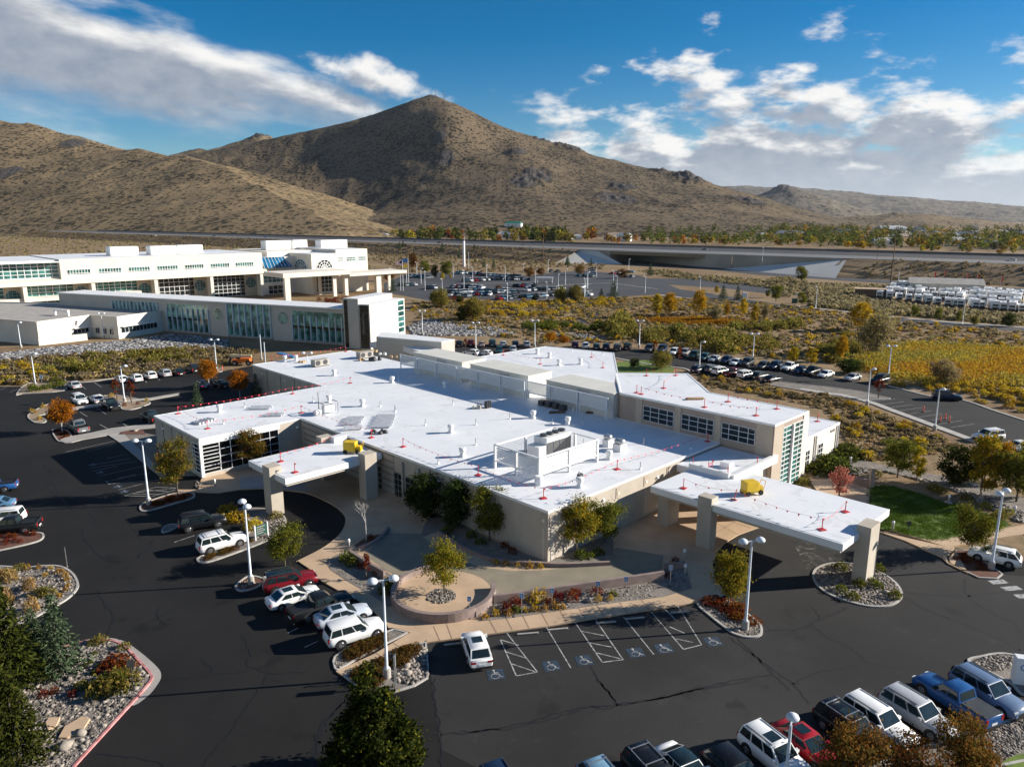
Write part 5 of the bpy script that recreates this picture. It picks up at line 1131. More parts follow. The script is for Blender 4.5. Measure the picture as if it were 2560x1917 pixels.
lines('kerb', [((-44.87,316.44),(-34.76,309.09)),((-30.40,340.72),(-23.48,317.20)),((-23.63,387.59),(14.90,402.09)),((11.50,374.07),(41.91,387.59)),((16.69,342.91),(38.13,351.94)),((22.63,347.96),(38.85,355.98)),((25.02,385.53),(52.35,395.36)),((52.35,395.36),(71.36,361.53))],.9,.12, M['concrete'])

# pale lime stain where water dries under the canopy
m, t_, b_ = principled('lime_stain'); n_ = t_.n('ShaderNodeTexNoise', i_Vector=t_.n('ShaderNodeTexCoord').outputs['Object'], i_Scale=0.7, i_Detail=6, i_Roughness=0.7, i_Distortion=1.2).outputs['Fac']
b_.inputs['Base Color'].default_value = (.17,.16,.15,1); b_.inputs['Roughness'].default_value = .9; t_.set(b_, 'Alpha', t_.m('MULTIPLY', t_.ss(n_, .50,.64),.75))
sheet('lime_stain', spline([(30.34,73.61),(31.54,73.61),(32.41,71.35),(33.41,69.63),(31.38,68.39),(29.23,67.19),(29.61,69.63)], True, 4), Z_P + .003, m)

# painted stalls
segs = []
def seg(a, c): segs.append((a, c))
seg((-0.43,55.67),(1.95,50.24)); seg((-0.96,54.69),(0.32,49.77)); seg((0.32,49.77),(1.95,50.24)); seg((2.95,56.53),(4.55,50.79)); seg((5.46,57.26),(7.08,51.52)); seg((7.26,57.71),(8.76,51.87)); seg((7.08,51.52),(8.76,51.87)); seg((9.71,58.32),(11.32,52.58)); seg((12.32,59.03),(13.85,53.30)); seg((14.89,60.05),(15.48,53.94)); seg((13.85,53.30),(15.48,53.94))
for a, c in (((-0.96,54.69),(0.56,53.88)),((-0.49,52.96),(1.13,52.07)),((-0.04,51.33),(1.74,50.31)),((5.89,55.95),(7.69,55.30)),((6.20,54.29),(8.09,53.62)),((6.72,52.83),(8.53,52.02)),((13.43,56.67),(14.47,55.67)),((13.59,54.83),(14.84,54.29)),((13.57,59.73),(14.16,57.86))): seg(a, c)
for a, c in (((-103.75,145.23),(-103.97,147.60)),((-100.42,143.13),(-100.77,147.60)),((-88.97,148.48),(-86.59,145.72)),((-88.51,152.11),(-84.45,147.60)),((-77.63,127.83),(-74.45,124.68)),((-76.25,130.79),(-72.08,126.29)),((-69.47,119.57),(-65.83,116.13)),((-67.08,121.31),(-63.78,118.02)),((-66.47,104.63),(-61.39,111.10)),((-63.60,105.01),(-60.74,108.18)),((-58.70,101.65),(-56.73,103.68)),((-59.58,98.49),(-55.24,101.65)),((-58.79,97.47),(-53.66,100.33)),((-57.67,96.15),(-55.46,98.32)),((-55.68,94.23),(-51.73,98.25)),((-53.66,92.07),(-49.73,95.50)),((-52.72,93.29),(-51.15,94.86)),((-53.79,92.22),(-52.60,90.97)),((-52.76,91.17),(-46.88,92.68)),((-50.48,89.00),(-48.37,91.17)),((-48.63,87.00),(-46.05,90.00)),((-48.63,87.00),(-45.10,86.73)),((-45.10,86.73),(-43.07,89.00)),((-46.05,90.00),(-43.39,89.71)),((-47.74,88.02),(-43.32,89.63)),((-46.90,89.00),(-43.89,88.44)),((-47.94,87.60),(-44.45,87.47))): seg(a, c)
for a, c in (((-36.29,73.39),(-34.84,75.14)),((-18.81,55.70),(-18.19,56.46)),((-16.85,53.56),(-15.98,54.48)),((-64.91,166.66),(-62.84,163.98)),((-78.41,153.57),(-77.12,151.73)),((-76.48,155.45),(-75.41,154.03))): seg(a, c)
for i in range(9):
    f = i / 8
    a = ((68.45,135.38)[0] * (1 - f) + (72.82,117.73)[0] * f, (68.45,135.38)[1] * (1 - f) + (72.82,117.73)[1] * f); seg(a, (a[0] + 5.3, a[1] + 2.2))
lines('parking_lines', segs, .095, Z_P + .004, M['paint'])
for k in range(3): pass
lines('crosswalk', [((45.72,64.45),(47.36,64.71)),((46.11,63.19),(47.84,63.44)),((46.38,61.77),(48.05,61.97))],.75, Z_P + .006, M['paint'])
# accessible symbols: blue square with a white wheelchair figure
def symbol(p, ang, s=.62):
    c, q = math.cos(ang), math.sin(ang)
    def T(x, y, z): return (p[0] + (x * c - y * q) * s, p[1] + (x * q + y * c) * s, z)
    tag(MB().add([T(x, y, Z_P + .005) for x, y in ((-1.05,-1.05),(1.05,-1.05),(1.05,1.05),(-1.05,1.05))],[(0,1,2,3)]).obj('blue_symbol_patch', M['paint_blue']), kind='structure')
    b = MB(); z = Z_P + .010
    def ln(pts, w_=.16):
        for a, e in zip(pts[:-1], pts[1:]):
            d = Vector((e[0] - a[0], e[1] - a[1])); L = d.length; d /= L; n_ = Vector((-d.y, d.x)) * w_ / 2; a2 = (a[0] - d.x * .05, a[1] - d.y * .05); e2 = (e[0] + d.x * .05, e[1] + d.y * .05)
            b.add([T(a2[0] - n_.x, a2[1] - n_.y, z), T(e2[0] - n_.x, e2[1] - n_.y, z), T(e2[0] + n_.x, e2[1] + n_.y, z), T(a2[0] + n_.x, a2[1] + n_.y, z)],[(0,1,2,3)])
    ln([(-.12 + .5 * math.cos(t_),-.35 + .5 * math.sin(t_)) for t_ in np.linspace(R(110), R(370),14)],.14)
    ln([(-.12,.62),(-.08,.05),(.38,.02),(.62,-.62),(.82,-.55)]); ln([(-.1,.32),(.32,.3)],.12)
    n = 10; b.add([T(-.14 + .17 * math.cos(2 * math.pi * i / n),.85 + .17 * math.sin(2 * math.pi * i / n), z) for i in range(n)],[tuple(range(n))])
    tag(b.obj('wheelchair_marking', M['paint']), kind='structure')
SA = R(10)
for p in ((-1.24,49.94),(3.06,51.03),(5.68,51.77),(9.91,52.83),(12.30,53.41),(16.54,54.42)): symbol(p, SA)
for p in ((-59.21,98.93),(-56.36,95.66),(-51.13,90.21),(-49.34,88.38)): symbol(p, R(14),.5)
# wheel stops
ws = None
for a, c, lab in (((0.66,55.39),(1.98,55.58), 'third from the round terrace'),((3.17,56.04),(4.54,56.27), 'just right of the third'),((7.43,57.11),(8.73,57.32), 'in tree shadow'),((10.00,57.80),(11.33,58.01), 'in deep shadow near the island'),((14.21,58.84),(15.48,59.03), 'closest to the lamp island'),((-5.18,53.88),(-4.13,54.10), 'hidden beside the white crossover')):
    t = tag(MB().bar((-.9,0,.08),(.9,0,.08),.16,.13).obj('wheel_stop', M['concrete'], None, .03), 'pale concrete wheel stop ' + lab, 'wheel stop', 'wheel stops at the accessible stalls')
    t.location = ((a[0] + c[0]) / 2,(a[1] + c[1]) / 2, Z_P); t.rotation_euler = (0,0, math.atan2(c[1] - a[1], c[0] - a[0]))
# sealed cracks: dark tar ribbons
def crack(pts, w_=.09, seed=0, jit=.12):
    rr_ = np.random.default_rng(seed); p = spline(pts, False, 7); n = len(p); vs = []
    for i in range(n):
        a = Vector(p[max(0, i - 1)]); c = Vector(p[min(n - 1, i + 1)]); d = (c - a).normalized(); q = Vector((-d.y, d.x)); o = Vector(p[i]) + q * rr_.uniform(-jit, jit); ww = w_ * rr_.uniform(.5,1.4) / 2
        vs += [(o.x + q.x * ww, o.y + q.y * ww, Z_P),(o.x - q.x * ww, o.y - q.y * ww, Z_P)]
    return tag(MB().add(vs, [(2 * i, 2 * i + 1,2 * i + 3,2 * i + 2) for i in range(n - 1)]).obj('sealed_crack', M['tar']), kind='structure')
for i, c in enumerate([
 [(21.25,56.04),(23.47,56.13),(24.58,56.41),(25.55,56.96),(25.85,57.34),(27.32,58.20),(28.35,58.69),(30.03,59.90)],[(25.51,56.87),(26.25,55.14),(27.32,53.59),(27.75,52.44),(28.10,51.40),(29.80,50.94),(31.48,50.56)],[(28.10,51.40),(26.10,50.86),(23.87,50.33),(22.26,49.66),(21.01,48.72)],
 [(18.06,54.97),(19.16,52.60),(20.15,50.56),(20.95,48.79),(21.27,46.46)],[(18.54,54.97),(19.38,52.12),(19.94,49.95),(20.51,48.08)],[(10.74,47.13),(13.55,48.08),(16.45,49.08),(19.85,49.95)],[(26.76,59.90),(26.93,58.49),(26.41,57.72)],
 [(36.56,62.56),(39.71,62.04),(42.18,61.87),(45.18,62.56),(48.00,63.08)],[(36.11,61.70),(37.21,59.09),(38.81,57.11),(40.30,54.97),(41.05,52.83)],[(43.70,65.26),(42.11,62.04),(42.16,59.41),(43.36,57.26),(42.67,55.53),(40.63,52.83)],[(38.05,71.79),(40.35,74.08)],
 [(-15.46,48.41),(-12.11,48.86),(-15.45,48.39)],[(-5.04,43.28),(-2.79,43.47),(-0.29,44.03),(2.30,45.08),(4.97,45.98),(7.66,46.39),(11.05,47.22)],[(-5.92,49.43),(-5.58,46.80),(-4.85,43.28),(-4.50,40.26)],[(-11.92,47.33),(-12.78,44.79),(-12.95,42.92),(-12.74,40.26)],[(6.09,51.08),(6.52,49.20),(7.27,47.43),(7.66,46.39)],
 [(-48.31,77.01),(-45.77,73.62),(-41.82,69.64),(-38.95,69.22),(-38.31,71.80),(-38.91,74.09)],[(-38.81,74.09),(-38.41,69.64),(-38.44,66.41),(-38.53,64.53)],[(-38.80,63.09),(-37.34,61.03),(-34.97,58.48),(-34.18,56.68),(-33.73,54.97)],[(-32.51,54.70),(-31.30,57.27),(-30.01,59.73),(-28.13,62.05)],[(-22.56,55.53),(-21.42,53.62),(-20.82,52.33),(-20.68,51.09),(-18.22,50.13),(-15.73,50.37)],[(-26.39,49.09),(-23.60,49.78),(-20.43,50.37)],[(-18.57,49.90),(-18.83,46.60),(-19.18,43.29),(-19.73,40.36)],[(-12.08,46.60),(-13.04,44.22),(-13.06,41.87),(-12.75,40.26)],[(-47.95,76.01),(-47.50,78.55),(-52.37,84.13)],[(-66.31,99.35),(-56.31,86.56),(-50.63,80.70)],[(-50.06,86.56),(-40.22,74.09)],[(-24.44,51.83),(-23.32,50.85),(-23.04,50.13)],[(-31.65,60.05),(-30.93,58.17),(-29.26,56.97)],
 [(-87.70,121.57),(-81.89,115.30),(-78.25,111.74)],[(-73.57,100.75),(-71.05,100.40),(-68.22,98.32),(-65.44,97.98)],[(-65.31,98.32),(-61.89,94.70),(-59.91,92.83)],[(-61.13,91.02),(-57.43,87.33),(-55.47,85.72)],[(-27.24,41.36),(-24.75,41.19),(-21.97,40.36)],
 [(76.33,144.17),(77.04,134.20),(78.47,126.84)],[(-3.52,43.49),(-0.59,43.78),(2.01,44.52),(4.50,45.67),(5.89,46.14),(6.58,45.91),(7.65,46.22),(12.07,47.53),(17.90,49.26)],[(6.45,49.26),(7.20,47.53),(7.55,46.22)]]):
    crack(c, .18 if i < 11 else .14, i)

# ================================================================ cars
KINDS = {  # L, W, H, belt, bonnet z, cabin belt rear/front, roof rear/front, style
 'suv':   dict(L=4.95, W=1.98, H=1.80, belt=1.08, hood=1.05, xr=-2.36, xf=1.05, rr=-2.12, rf=.35, r=.385),
 'cross': dict(L=4.55, W=1.86, H=1.65, belt=1.00, hood=.96, xr=-2.16, xf=1.12, rr=-1.62, rf=.28, r=.36),
 'sedan': dict(L=4.80, W=1.83, H=1.45, belt=.92, hood=.88, xr=-1.92, xf=1.10, rr=-1.12, rf=.22, r=.33, deck=.95),
 'hatch': dict(L=4.35, W=1.78, H=1.48, belt=.92, hood=.88, xr=-2.05, xf=1.16, rr=-1.45, rf=.20, r=.32),
 'pickup': dict(L=5.75, W=1.98, H=1.88, belt=1.14, hood=1.10, xr=-.95, xf=1.22, rr=-.72, rf=.52, r=.41, bed=True),
}
M['trimblack'] = M['black']
def car_proto(kind, detail=2, rails=True, sunroof=False, black_roof=False, cover=None, spare=False):
    k = KINDS[kind]; L, W, H, zb, zh, r_ = k['L'], k['W'], k['H'], k['belt'], k['hood'], k['r']; w = W / 2; zl = r_ * .72
    root = thing('parked_car', '', 'car', (0,0,-100))
    b = MB()
    xh = k['xf']
    zt_r = k.get('deck', zb) if not k.get('bed') else zb
    S_ = [(-L / 2, zl + .16, zt_r - .16,.86),(-L / 2 + .07, zl + .05, zt_r - .05,.93),(-L / 2 + .34, zl, zt_r, .985),(-L * .25, zl - .03, zb, 1.0),(0, zl - .03, zb, 1.0),(xh - .15, zl - .03, zb - .01,1.0),(xh + .1, zl - .03, zh, .995),
          (L / 2 - .62, zl, zh - .05,.975),(L / 2 - .2, zl + .02, zh - .14,.92),(L / 2 - .04, zl + .06, zh - .26,.83),(L / 2, zl + .14, zh - .34,.74)]
    if k.get('bed'):
        S_ = [(-L / 2, zl + .2, zb - .1,.9),(-L / 2 + .05, zl + .1, zb - .02,.95),(-L / 2 + .06, zl + .1, zb, .96),(-L * .25, zl, zb, 1.0)] + S_[4:]
    vs = []; N = 11
    for x, z0, z1, f in S_:
        ww = w * f; zm = z0 + (z1 - z0) * .55
        half = [(ww * .86, z0),(ww * .97, z0 + .10),(ww, zm),(ww * .965, z1 - .07),(ww * .87, z1)]
        ring = [(x, -y, z) for y, z in half] + [(x, 0, z1 + .025)] + [(x, y, z) for y, z in reversed(half)]
        vs += ring
    n = len(S_); fs = []
    for i in range(n - 1):
        for j in range(N): fs.append((i * N + j, i * N + (j + 1) % N, (i + 1) * N + (j + 1) % N, (i + 1) * N + j))
    b.add(vs, fs, True); b.add(vs[:N],[tuple(range(N - 1,-1,-1))]); b.add(vs[-N:],[tuple(range(N))])
    xr, xf, rr_, rf = k['xr'], k['xf'], k['rr'], k['rf']; wb, wr = w * .91, w * .79
    fq = (.5 * (H - zb) + .02) / (H - .055 - zb)
    lev = [(xr, xf, wb, zb - .02),(xr + (rr_ - xr) * fq, xf + (rf - xf) * fq, wb + (wr - wb) * fq, zb + (H - zb) * .5),(rr_, rf, wr, H - .075),(rr_ + .16, rf - .17, wr * .90, H - .012),((rr_ + rf) / 2 - .1,(rr_ + rf) / 2 + .1,.1, H + .01)]
    vs = []
    for x0, x1, y, z in lev: vs += [(x0,-y, z),(x1,-y, z),(x1, y, z),(x0, y, z)]
    fs = [(i * 4 + j, i * 4 + (j + 1) % 4, i * 4 + 4 + (j + 1) % 4, i * 4 + 4 + j) for i in range(4) for j in range(4)] + [(16,17,18,19)]
    nf = len(b.f); b.add(vs[:12], fs[:8]); b.mat(1 if black_roof else 0); b.add(vs, fs[8:], True); b.mat(0)
    body = b.obj('body', [M['paintcar'], M['car_glass']], root); body.color = (1,1,1,1)
    # windows, set a few mm proud of the cabin faces
    def patch(name, A, B, C, D, u0, u1, v0, v1, nrm, m='car_glass', off=.02, parent=root):
        A, B, C, D = map(Vector, (A, B, C, D)); o = Vector(nrm) * off
        def P(u, v): return (A * (1 - u) + B * u) * (1 - v) + (D * (1 - u) + C * u) * v + o
        return MB().add([P(u0, v0), P(u1, v0), P(u1, v1), P(u0, v1)],[(0,1,2,3)]).obj(name, M[m], parent)
    zt = H - .085; z0 = zb
    for s in (-1,1):
        A, B, C, D = (xr, s * wb, z0),(xf, s * wb, z0),(rf, s * wr, zt),(rr_, s * wr, zt)
        nrm = (0, s, .3); rng = ((.03,.30),(.335,.635),(.67,.95)) if kind in ('suv', 'cross') else ((.16,.50),(.54,.90)) if kind in ('sedan', 'hatch') else ((.08,.46),(.51,.92))
        for u0, u1 in rng:
            q = patch('side_window', A, B, C, D, u0, u1,.08,.93, nrm)
            if s < 0: q.data.flip_normals() if False else None
    patch('windscreen', (xf, -wb, z0),(xf, wb, z0),(rf, wr, zt),(rf, -wr, zt),.05,.95,.06,.95,(.7,0,.7))
    patch('rear_window', (xr, wb, z0),(xr, -wb, z0),(rr_, -wr, zt),(rr_, wr, zt),.08,.92,.14,.93,(-.8,0,.5))
    fx, rx = L / 2 - (.92 if kind != 'pickup' else 1.0),-L / 2 + (.98 if kind != 'pickup' else 1.25)
    for x in (fx, rx):
        for s in (-1,1):
            a = MB().tube((x, s * (w * .80), r_ + .02),(x, s * (w + .012), r_ + .02), r_ + .075, n=18); q = a.obj('wheel_arch', M['black'], root)
            t_ = MB().tube((x, s * (w - .2), r_),(x, s * (w + .02), r_), r_, n=18).obj('wheel', M['rubber'], root)
            if detail > 1:
                rim = MB().tube((x, s * (w), r_),(x, s * (w + .032), r_), r_ * .66, r_ * .58, n=14)
                rim.k = 1
                for q_ in range(5):
                    an = 2 * math.pi * q_ / 5; rim.tube((x + .42 * r_ * math.cos(an), s * (w + .02), r_ + .42 * r_ * math.sin(an)),(x + .42 * r_ * math.cos(an), s * (w + .036), r_ + .42 * r_ * math.sin(an)), r_ * .14, n=6)
                rim.obj('rim', [M['rim'], M['black']], t_)
    if k.get('bed'):
        xb0, xb1 = -L / 2 + .14, xr - .1
        if cover: MB().box(xb0 - .05, xb1 + .05,-w * .84, w * .84, zb + .0, zb + .07).obj('bed_cover', M[cover], root)
        else:
            MB().add([(xb0,-w * .8, zb + .028),(xb1,-w * .8, zb + .028),(xb1, w * .8, zb + .028),(xb0, w * .8, zb + .028)],[(0,1,2,3)]).obj('bed', M['black'], root)
            MB().box(xb0 - .06, xb1,-w * .9,-w * .8, zb - .03, zb + .12).box(xb0 - .06, xb1, w * .8, w * .9, zb - .03, zb + .12).box(xb0 - .1, xb0,-w * .8, w * .8, zb - .03, zb + .12).obj('bed_rail', M['black'], root)
    if detail > 0:
        for s in (-1,1):
            if kind in ('suv', 'pickup'): MB().box(-L / 2 - .012,-L / 2 + .1, s * w * .78 - .11, s * w * .78 + .11, zb - .42, zb - .04).obj('taillight', M['tail'], root)
            else: MB().box(-L / 2 - .004,-L / 2 + .14, s * w * .70 - .2, s * w * .70 + .2, zb - .3, zb - .13).obj('taillight', M['tail'], root)
            MB().box(L / 2 - .28, L / 2 - .03, s * w * .66 - .17, s * w * .66 + .17, zh - .36, zh - .2).obj('headlight', M['head'], root)
            MB().box(xf - .42, xf - .2, s * (w * .93) - .02, s * (w * .93 + .2) , zb + .02, zb + .2).obj('mirror', M['black'] if kind == 'pickup' else M['paintcar'], root)
        MB().box(L / 2 - .06, L / 2 + .012,-w * .45, w * .45, zl + .12, zh - .38).obj('grille', M['black'], root)
        MB().box(-L / 2 - .02,-L / 2 + .02,-.27,.27, zl + .24, zl + .4).obj('licence_plate', M['white'], root)
        MB().box(-L / 2 - .03,-L / 2 + .1,-w * .8, w * .8, zl - .02, zl + .14).box(L / 2 - .1, L / 2 + .01,-w * .7, w * .7, zl - .02, zl + .12).obj('bumper', M['black'], root)
        if kind in ('suv', 'cross') and rails:
            for s in (-1,1): MB().bar((rr_ + .2, s * wr * .88, H + .035),(rf - .1, s * wr * .88, H + .035),.05,.05).obj('roof_rail', M['darkmetal'] if rails != 'rack' else M['metal'], root)
            if rails == 'rack':
                for x in (rr_ + .5, rf - .45): MB().bar((x, -wr * .9, H + .09),(x, wr * .9, H + .09),.06,.05).obj('roof_bar', M['metal'], root)
        if sunroof: MB().box(rf - 1.15, rf - .3,-wr * .55, wr * .55, H - .02, H + .016).obj('sunroof', M['car_glass'], root)
        if spare: MB().tube((-L / 2 - .2,0, zb - .15),(-L / 2 - .01,0, zb - .15),.36, n=16).obj('spare_wheel', M['rubber'], root)
    return root
PROTO = {}
def car(kind, colr, pos, ang, label, group=None, detail=2, **kw):
    key = (kind, detail, tuple(sorted(kw.items())))
    if key not in PROTO: PROTO[key] = o = car_proto(kind, detail, **kw)
    else: o = dup(PROTO[key])
    o.location = (pos[0], pos[1],.036); o.rotation_euler = (0,0, R(ang)); o['label'] = label
    if group: o['group'] = group
    elif 'group' in o: del o['group']
    for c in o.children:
        if c.name.startswith(('body', 'mirror')): c.color = (*colr, 1)
    if kind == 'pickup': o['category'] = 'pickup truck'
    return o
WHT, SIL, GRY, BLK, NAVY, RED, BLUE, TEAL, MAR, LBL, DGR = (.80,.80,.79),(.42,.44,.46),(.17,.18,.19),(.010,.011,.013),(.012,.025,.06),(.30,.012,.018),(.02,.085,.25),(.02,.07,.085),(.13,.012,.02),(.16,.30,.42),(.045,.05,.055)
def rear(kind, p, ang): k = KINDS[kind]['L'] / 2; return (p[0] + math.cos(R(ang)) * k, p[1] + math.sin(R(ang)) * k)
def mid(a, c): return ((a[0] + c[0]) / 2,(a[1] + c[1]) / 2)
G1 = 'cars parked nose to the near planter'
car('suv', NAVY, rear('suv', (-1.42,39.04),-64),-64, 'dark navy car whose square roof just enters at the bottom, first of the near row', G1)
car('cross', LBL, rear('cross', (4.70,39.77),-64),-64, 'pale blue wagon with silver roof bars at the bottom edge', G1, rails='rack')
car('suv', BLK, rear('suv', (7.62,40.61),-64),-64, 'black square-backed car with roof bars at the bottom edge', G1, rails='rack')
car('sedan', WHT, rear('sedan', (9.73,41.32),-63),-63, 'white sedan with an all-black glass roof at the bottom edge', G1, black_roof=True)
car('cross', BLK, rear('cross', (12.78,40.96),-63),-63, 'black car with red tail lights between two white cars at the bottom', G1, rails=False)
car('suv', WHT, rear('suv', (15.59,42.65),-62),-62, 'white car with a large black sunroof beside the red car', G1, sunroof=True)
car('sedan', RED, rear('sedan', (18.13,43.65),-64),-64, 'bright red sedan with black sunroof in the near row', G1, sunroof=True)
car('suv', BLK, rear('suv', (21.48,45.00),-62),-62, 'black car with silver roof bars right of the red sedan', G1, rails='rack', sunroof=True)
car('suv', WHT, rear('suv', (23.62,45.79),-61),-61, 'white car with a plain white roof between a black and a grey one', G1)
car('suv', SIL, rear('suv', (26.74,46.59),-61.5),-61.5, 'silver grey car with dark roof rails beside the blue pickup', G1)
car('pickup', BLUE, mid((32.81,43.19),(30.17,49.07)),113, 'blue pickup with black bed cover backed toward the planter', G1, cover='darkmetal')
car('suv', (.13,.19,.30), rear('suv', (33.25,49.07),-66),-66, 'blue-grey car with a spare wheel on its back, at the row end', G1, spare=True)
G2 = 'cars parked facing the garden walk'
car('suv', (.17,.008,.014),(-20.9,63.6),27, 'dark red long car with black roof nearest the lamp post in the garden row', G2, black_roof=True)
car('sedan', WHT, (-19.75,60.75),36, 'white sedan with sunroof behind the black pickup', G2, sunroof=True)
car('pickup', BLK, (-16.85,58.95),40, 'black pickup parked between two pale sedans', G2)
car('sedan', (.50,.55,.62),(-14.6,57.6),30, 'silver-blue sedan with sunroof beside the big white car', G2, sunroof=True)
car('suv', WHT, (-13.0,54.9),31.5, 'big white car beside the lamp post and orange shrubs', G2, rails=False)
car('cross', WHT, (-2.85,52.5),104, 'white car with red tail lights parked at the accessible stalls', None, sunroof=True, rails=False)
car('suv', WHT, mid((-32.45,70.55),(-28.79,73.75)),38, 'white car with black roof rack beside the green sign', 'cars by the left drop-off', rails='rack')
car('suv', BLK, mid((-36.97,76.45),(-32.71,78.27)),28, 'black car in shade beside the white one at the left drop-off', 'cars by the left drop-off')
G3 = 'cars cut by the left picture edge'
for kind, c, p, a, lab in (('pickup', BLUE, (-63.49,89.34),201, 'bright blue pickup with a rack at the left edge'),('sedan', (.10,.22,.36),(-59.79,83.31),200, 'blue-grey sedan behind the bright blue pickup'),('suv', WHT, (-55.82,78.93),196, 'white car with roof rails at the left edge'),('pickup', BLK, (-52.68,76.73),194, 'black pickup beside the red planted island at the left edge')):
    car(kind, c, rear(kind, p, a), a, lab, G3)
G4 = 'cars in the upper left lot'
for kind, c, p, a, lab in (('sedan', SIL, (-89.77,147.10),135, 'silver sedan alone beside the green shrub island'),('suv', WHT, (-81.16,134.13),-47, 'white car facing the viewer beside the orange tree'),('sedan', WHT, (-78.52,135.15),133, 'white sedan between the white car and black pickup'),('pickup', BLK, (-73.47,130.51),-45, 'black pickup facing the viewer by the lamp post'),('pickup', GRY, (-70.85,115.80),135, 'grey pickup beside the orange tree bed'),('pickup', BLK, (-61.75,121.70),135, 'black pickup half hidden by the left wing'),
  ('hatch', WHT, (-83.03,152.72),133, 'white hatchback behind the tall lamp, first of the far row'),('cross', WHT, (-80.25,153.38),133, 'second white car of the far row by the shrubs'),('cross', WHT, (-78.63,156.27),133, 'third white car of the far row by the shrubs'),('cross', SIL, (-76.51,158.56),133, 'silver car in the far row by the shrubs'),('sedan', BLK, (-74.29,160.09),133, 'black sedan in the far row by the shrubs'),('suv', BLK, (-72.39,163.27),133, 'large black van at the end of the far row'),
  ('cross', NAVY, (-63.67,147.20),133, 'dark blue car left of the far orange tree'),('cross', BLK, (-59.93,147.62),133, 'black car right of the far orange tree')):
    car(kind, c, p, a, lab, G4, rails='rack' if kind == 'pickup' and False else True)
G5 = 'cars in the lot behind the clinic'
back = [('cross', BLK, (-14.27,197.08),90, 'black car at the left end of the row behind the clinic'),('cross', MAR, (-11.17,198.63),90, 'dark red car behind the clinic near the corridor'),('sedan', (.35,.26,.25),(-8.27,197.08),90, 'rosy silver sedan behind the clinic'),('suv', TEAL, (-5.36,198.16),90, 'dark green car behind the clinic'),('sedan', SIL, (-2.40,197.54),90, 'silver sedan behind the clinic'),('cross', NAVY, (0.92,196.62),90, 'navy car behind the clinic left of a silver one'),('cross', SIL, (3.98,196.62),90, 'silver car beside the lamp behind the clinic'),
 ('cross', TEAL, (-3.33,187.31),-90, 'dark teal car in the middle aisle behind the clinic'),('hatch', SIL, (0.27,189.00),-90, 'silver hatchback in the middle aisle behind the clinic'),('cross', WHT, (-10.35,183.50),150, 'white car with a red tail lamp peeping over the far roof'),('hatch', WHT, (-7.01,183.50),150, 'white hatchback peeping over the far roof'),
 ('cross', (.06,.02,.06),(16.95,195.48),85, 'plum car above the far roof'),('cross', WHT, (19.69,194.44),84, 'white car above the far roof'),('hatch', TEAL, (22.48,193.42),82, 'teal hatchback above the far roof'),('cross', NAVY, (24.96,192.40),80, 'navy car above the far roof'),('suv', DGR, (27.71,191.06),78, 'charcoal car above the far roof'),('suv', BLK, (30.62,192.74),76, 'black car left of the planted gap'),
 ('suv', DGR, (35.79,189.41),-112, 'charcoal car right of the planted gap'),('suv', NAVY, (39.06,188.76),-114, 'navy van near the red young tree'),('cross', WHT, (41.38,185.09),-118, 'white car beyond the red young tree'),('cross', (.3,.28,.28),(43.77,184.00),-120, 'pewter car beyond the lawn shrubs'),('suv', (.015,.04,.03),(45.30,180.06),-122, 'dark green car in the curved back row'),('cross', TEAL, (47.18,177.57),-123, 'teal car in the curved back row'),('sedan', SIL, (49.13,175.71),-124, 'silver sedan in the curved back row'),('cross', NAVY, (51.48,173.74),-126, 'navy car in the curved back row'),('sedan', WHT, (53.13,171.55),-127, 'white sedan in the curved back row'),('suv', DGR, (55.52,170.61),-128, 'charcoal car under the back lamp'),
 ('cross', DGR, (58.04,166.94),-131, 'grey-black car right of the back lamp'),('suv', NAVY, (60.76,166.68),-133, 'big navy car in the back row'),('pickup', WHT, (63.56,165.41),-134, 'white pickup in the back row'),('sedan', NAVY, (64.89,162.31),-137, 'navy sedan in the back row near its end'),('pickup', BLK, (66.91,160.51),-138, 'black pickup in the back row near its end'),('sedan', WHT, (68.77,157.81),-140, 'white sedan with a red tail at the back row end'),('sedan', SIL, (73.07,154.42),-143, 'silver sedan parked apart beyond the back row'),('suv', BLK, (77.75,151.81),-146, 'dark car beside the small red tree and lamp'),
 ('cross', NAVY, (42.39,162.92),38, 'navy car at the head of the inner back row'),('cross', GRY, (45.38,163.54),37, 'grey car in the inner back row'),('suv', WHT, (46.66,160.87),36, 'white car in the inner back row beside a grey one'),('pickup', MAR, (48.94,158.74),36, 'maroon pickup in the inner back row'),('suv', WHT, (51.11,157.01),36, 'large white car in the inner back row'),('cross', DGR, (53.89,155.87),36, 'charcoal car in the inner back row'),('sedan', BLK, (55.37,152.89),36, 'black sedan at the front end of the inner back row'),
 ('suv', NAVY, (83.30,136.97),-18, 'dark blue car alone by the yellow brush'),('suv', WHT, (74.57,110.68),194, 'white car broadside at the right near the orange posts'),('sedan', WHT, (75.84,105.54),190, 'white sedan half cut by the right edge'),('cross', WHT, (48.83,68.82),142, 'white car parked behind the tree and lamp at the right')]
for kind, c, p, a, lab in back: car(kind, c, p, a, lab, G5 if lab.find('right edge') < 0 and lab.find('tree and lamp at') < 0 else None, detail=1 if p[1] > 90 else 2)

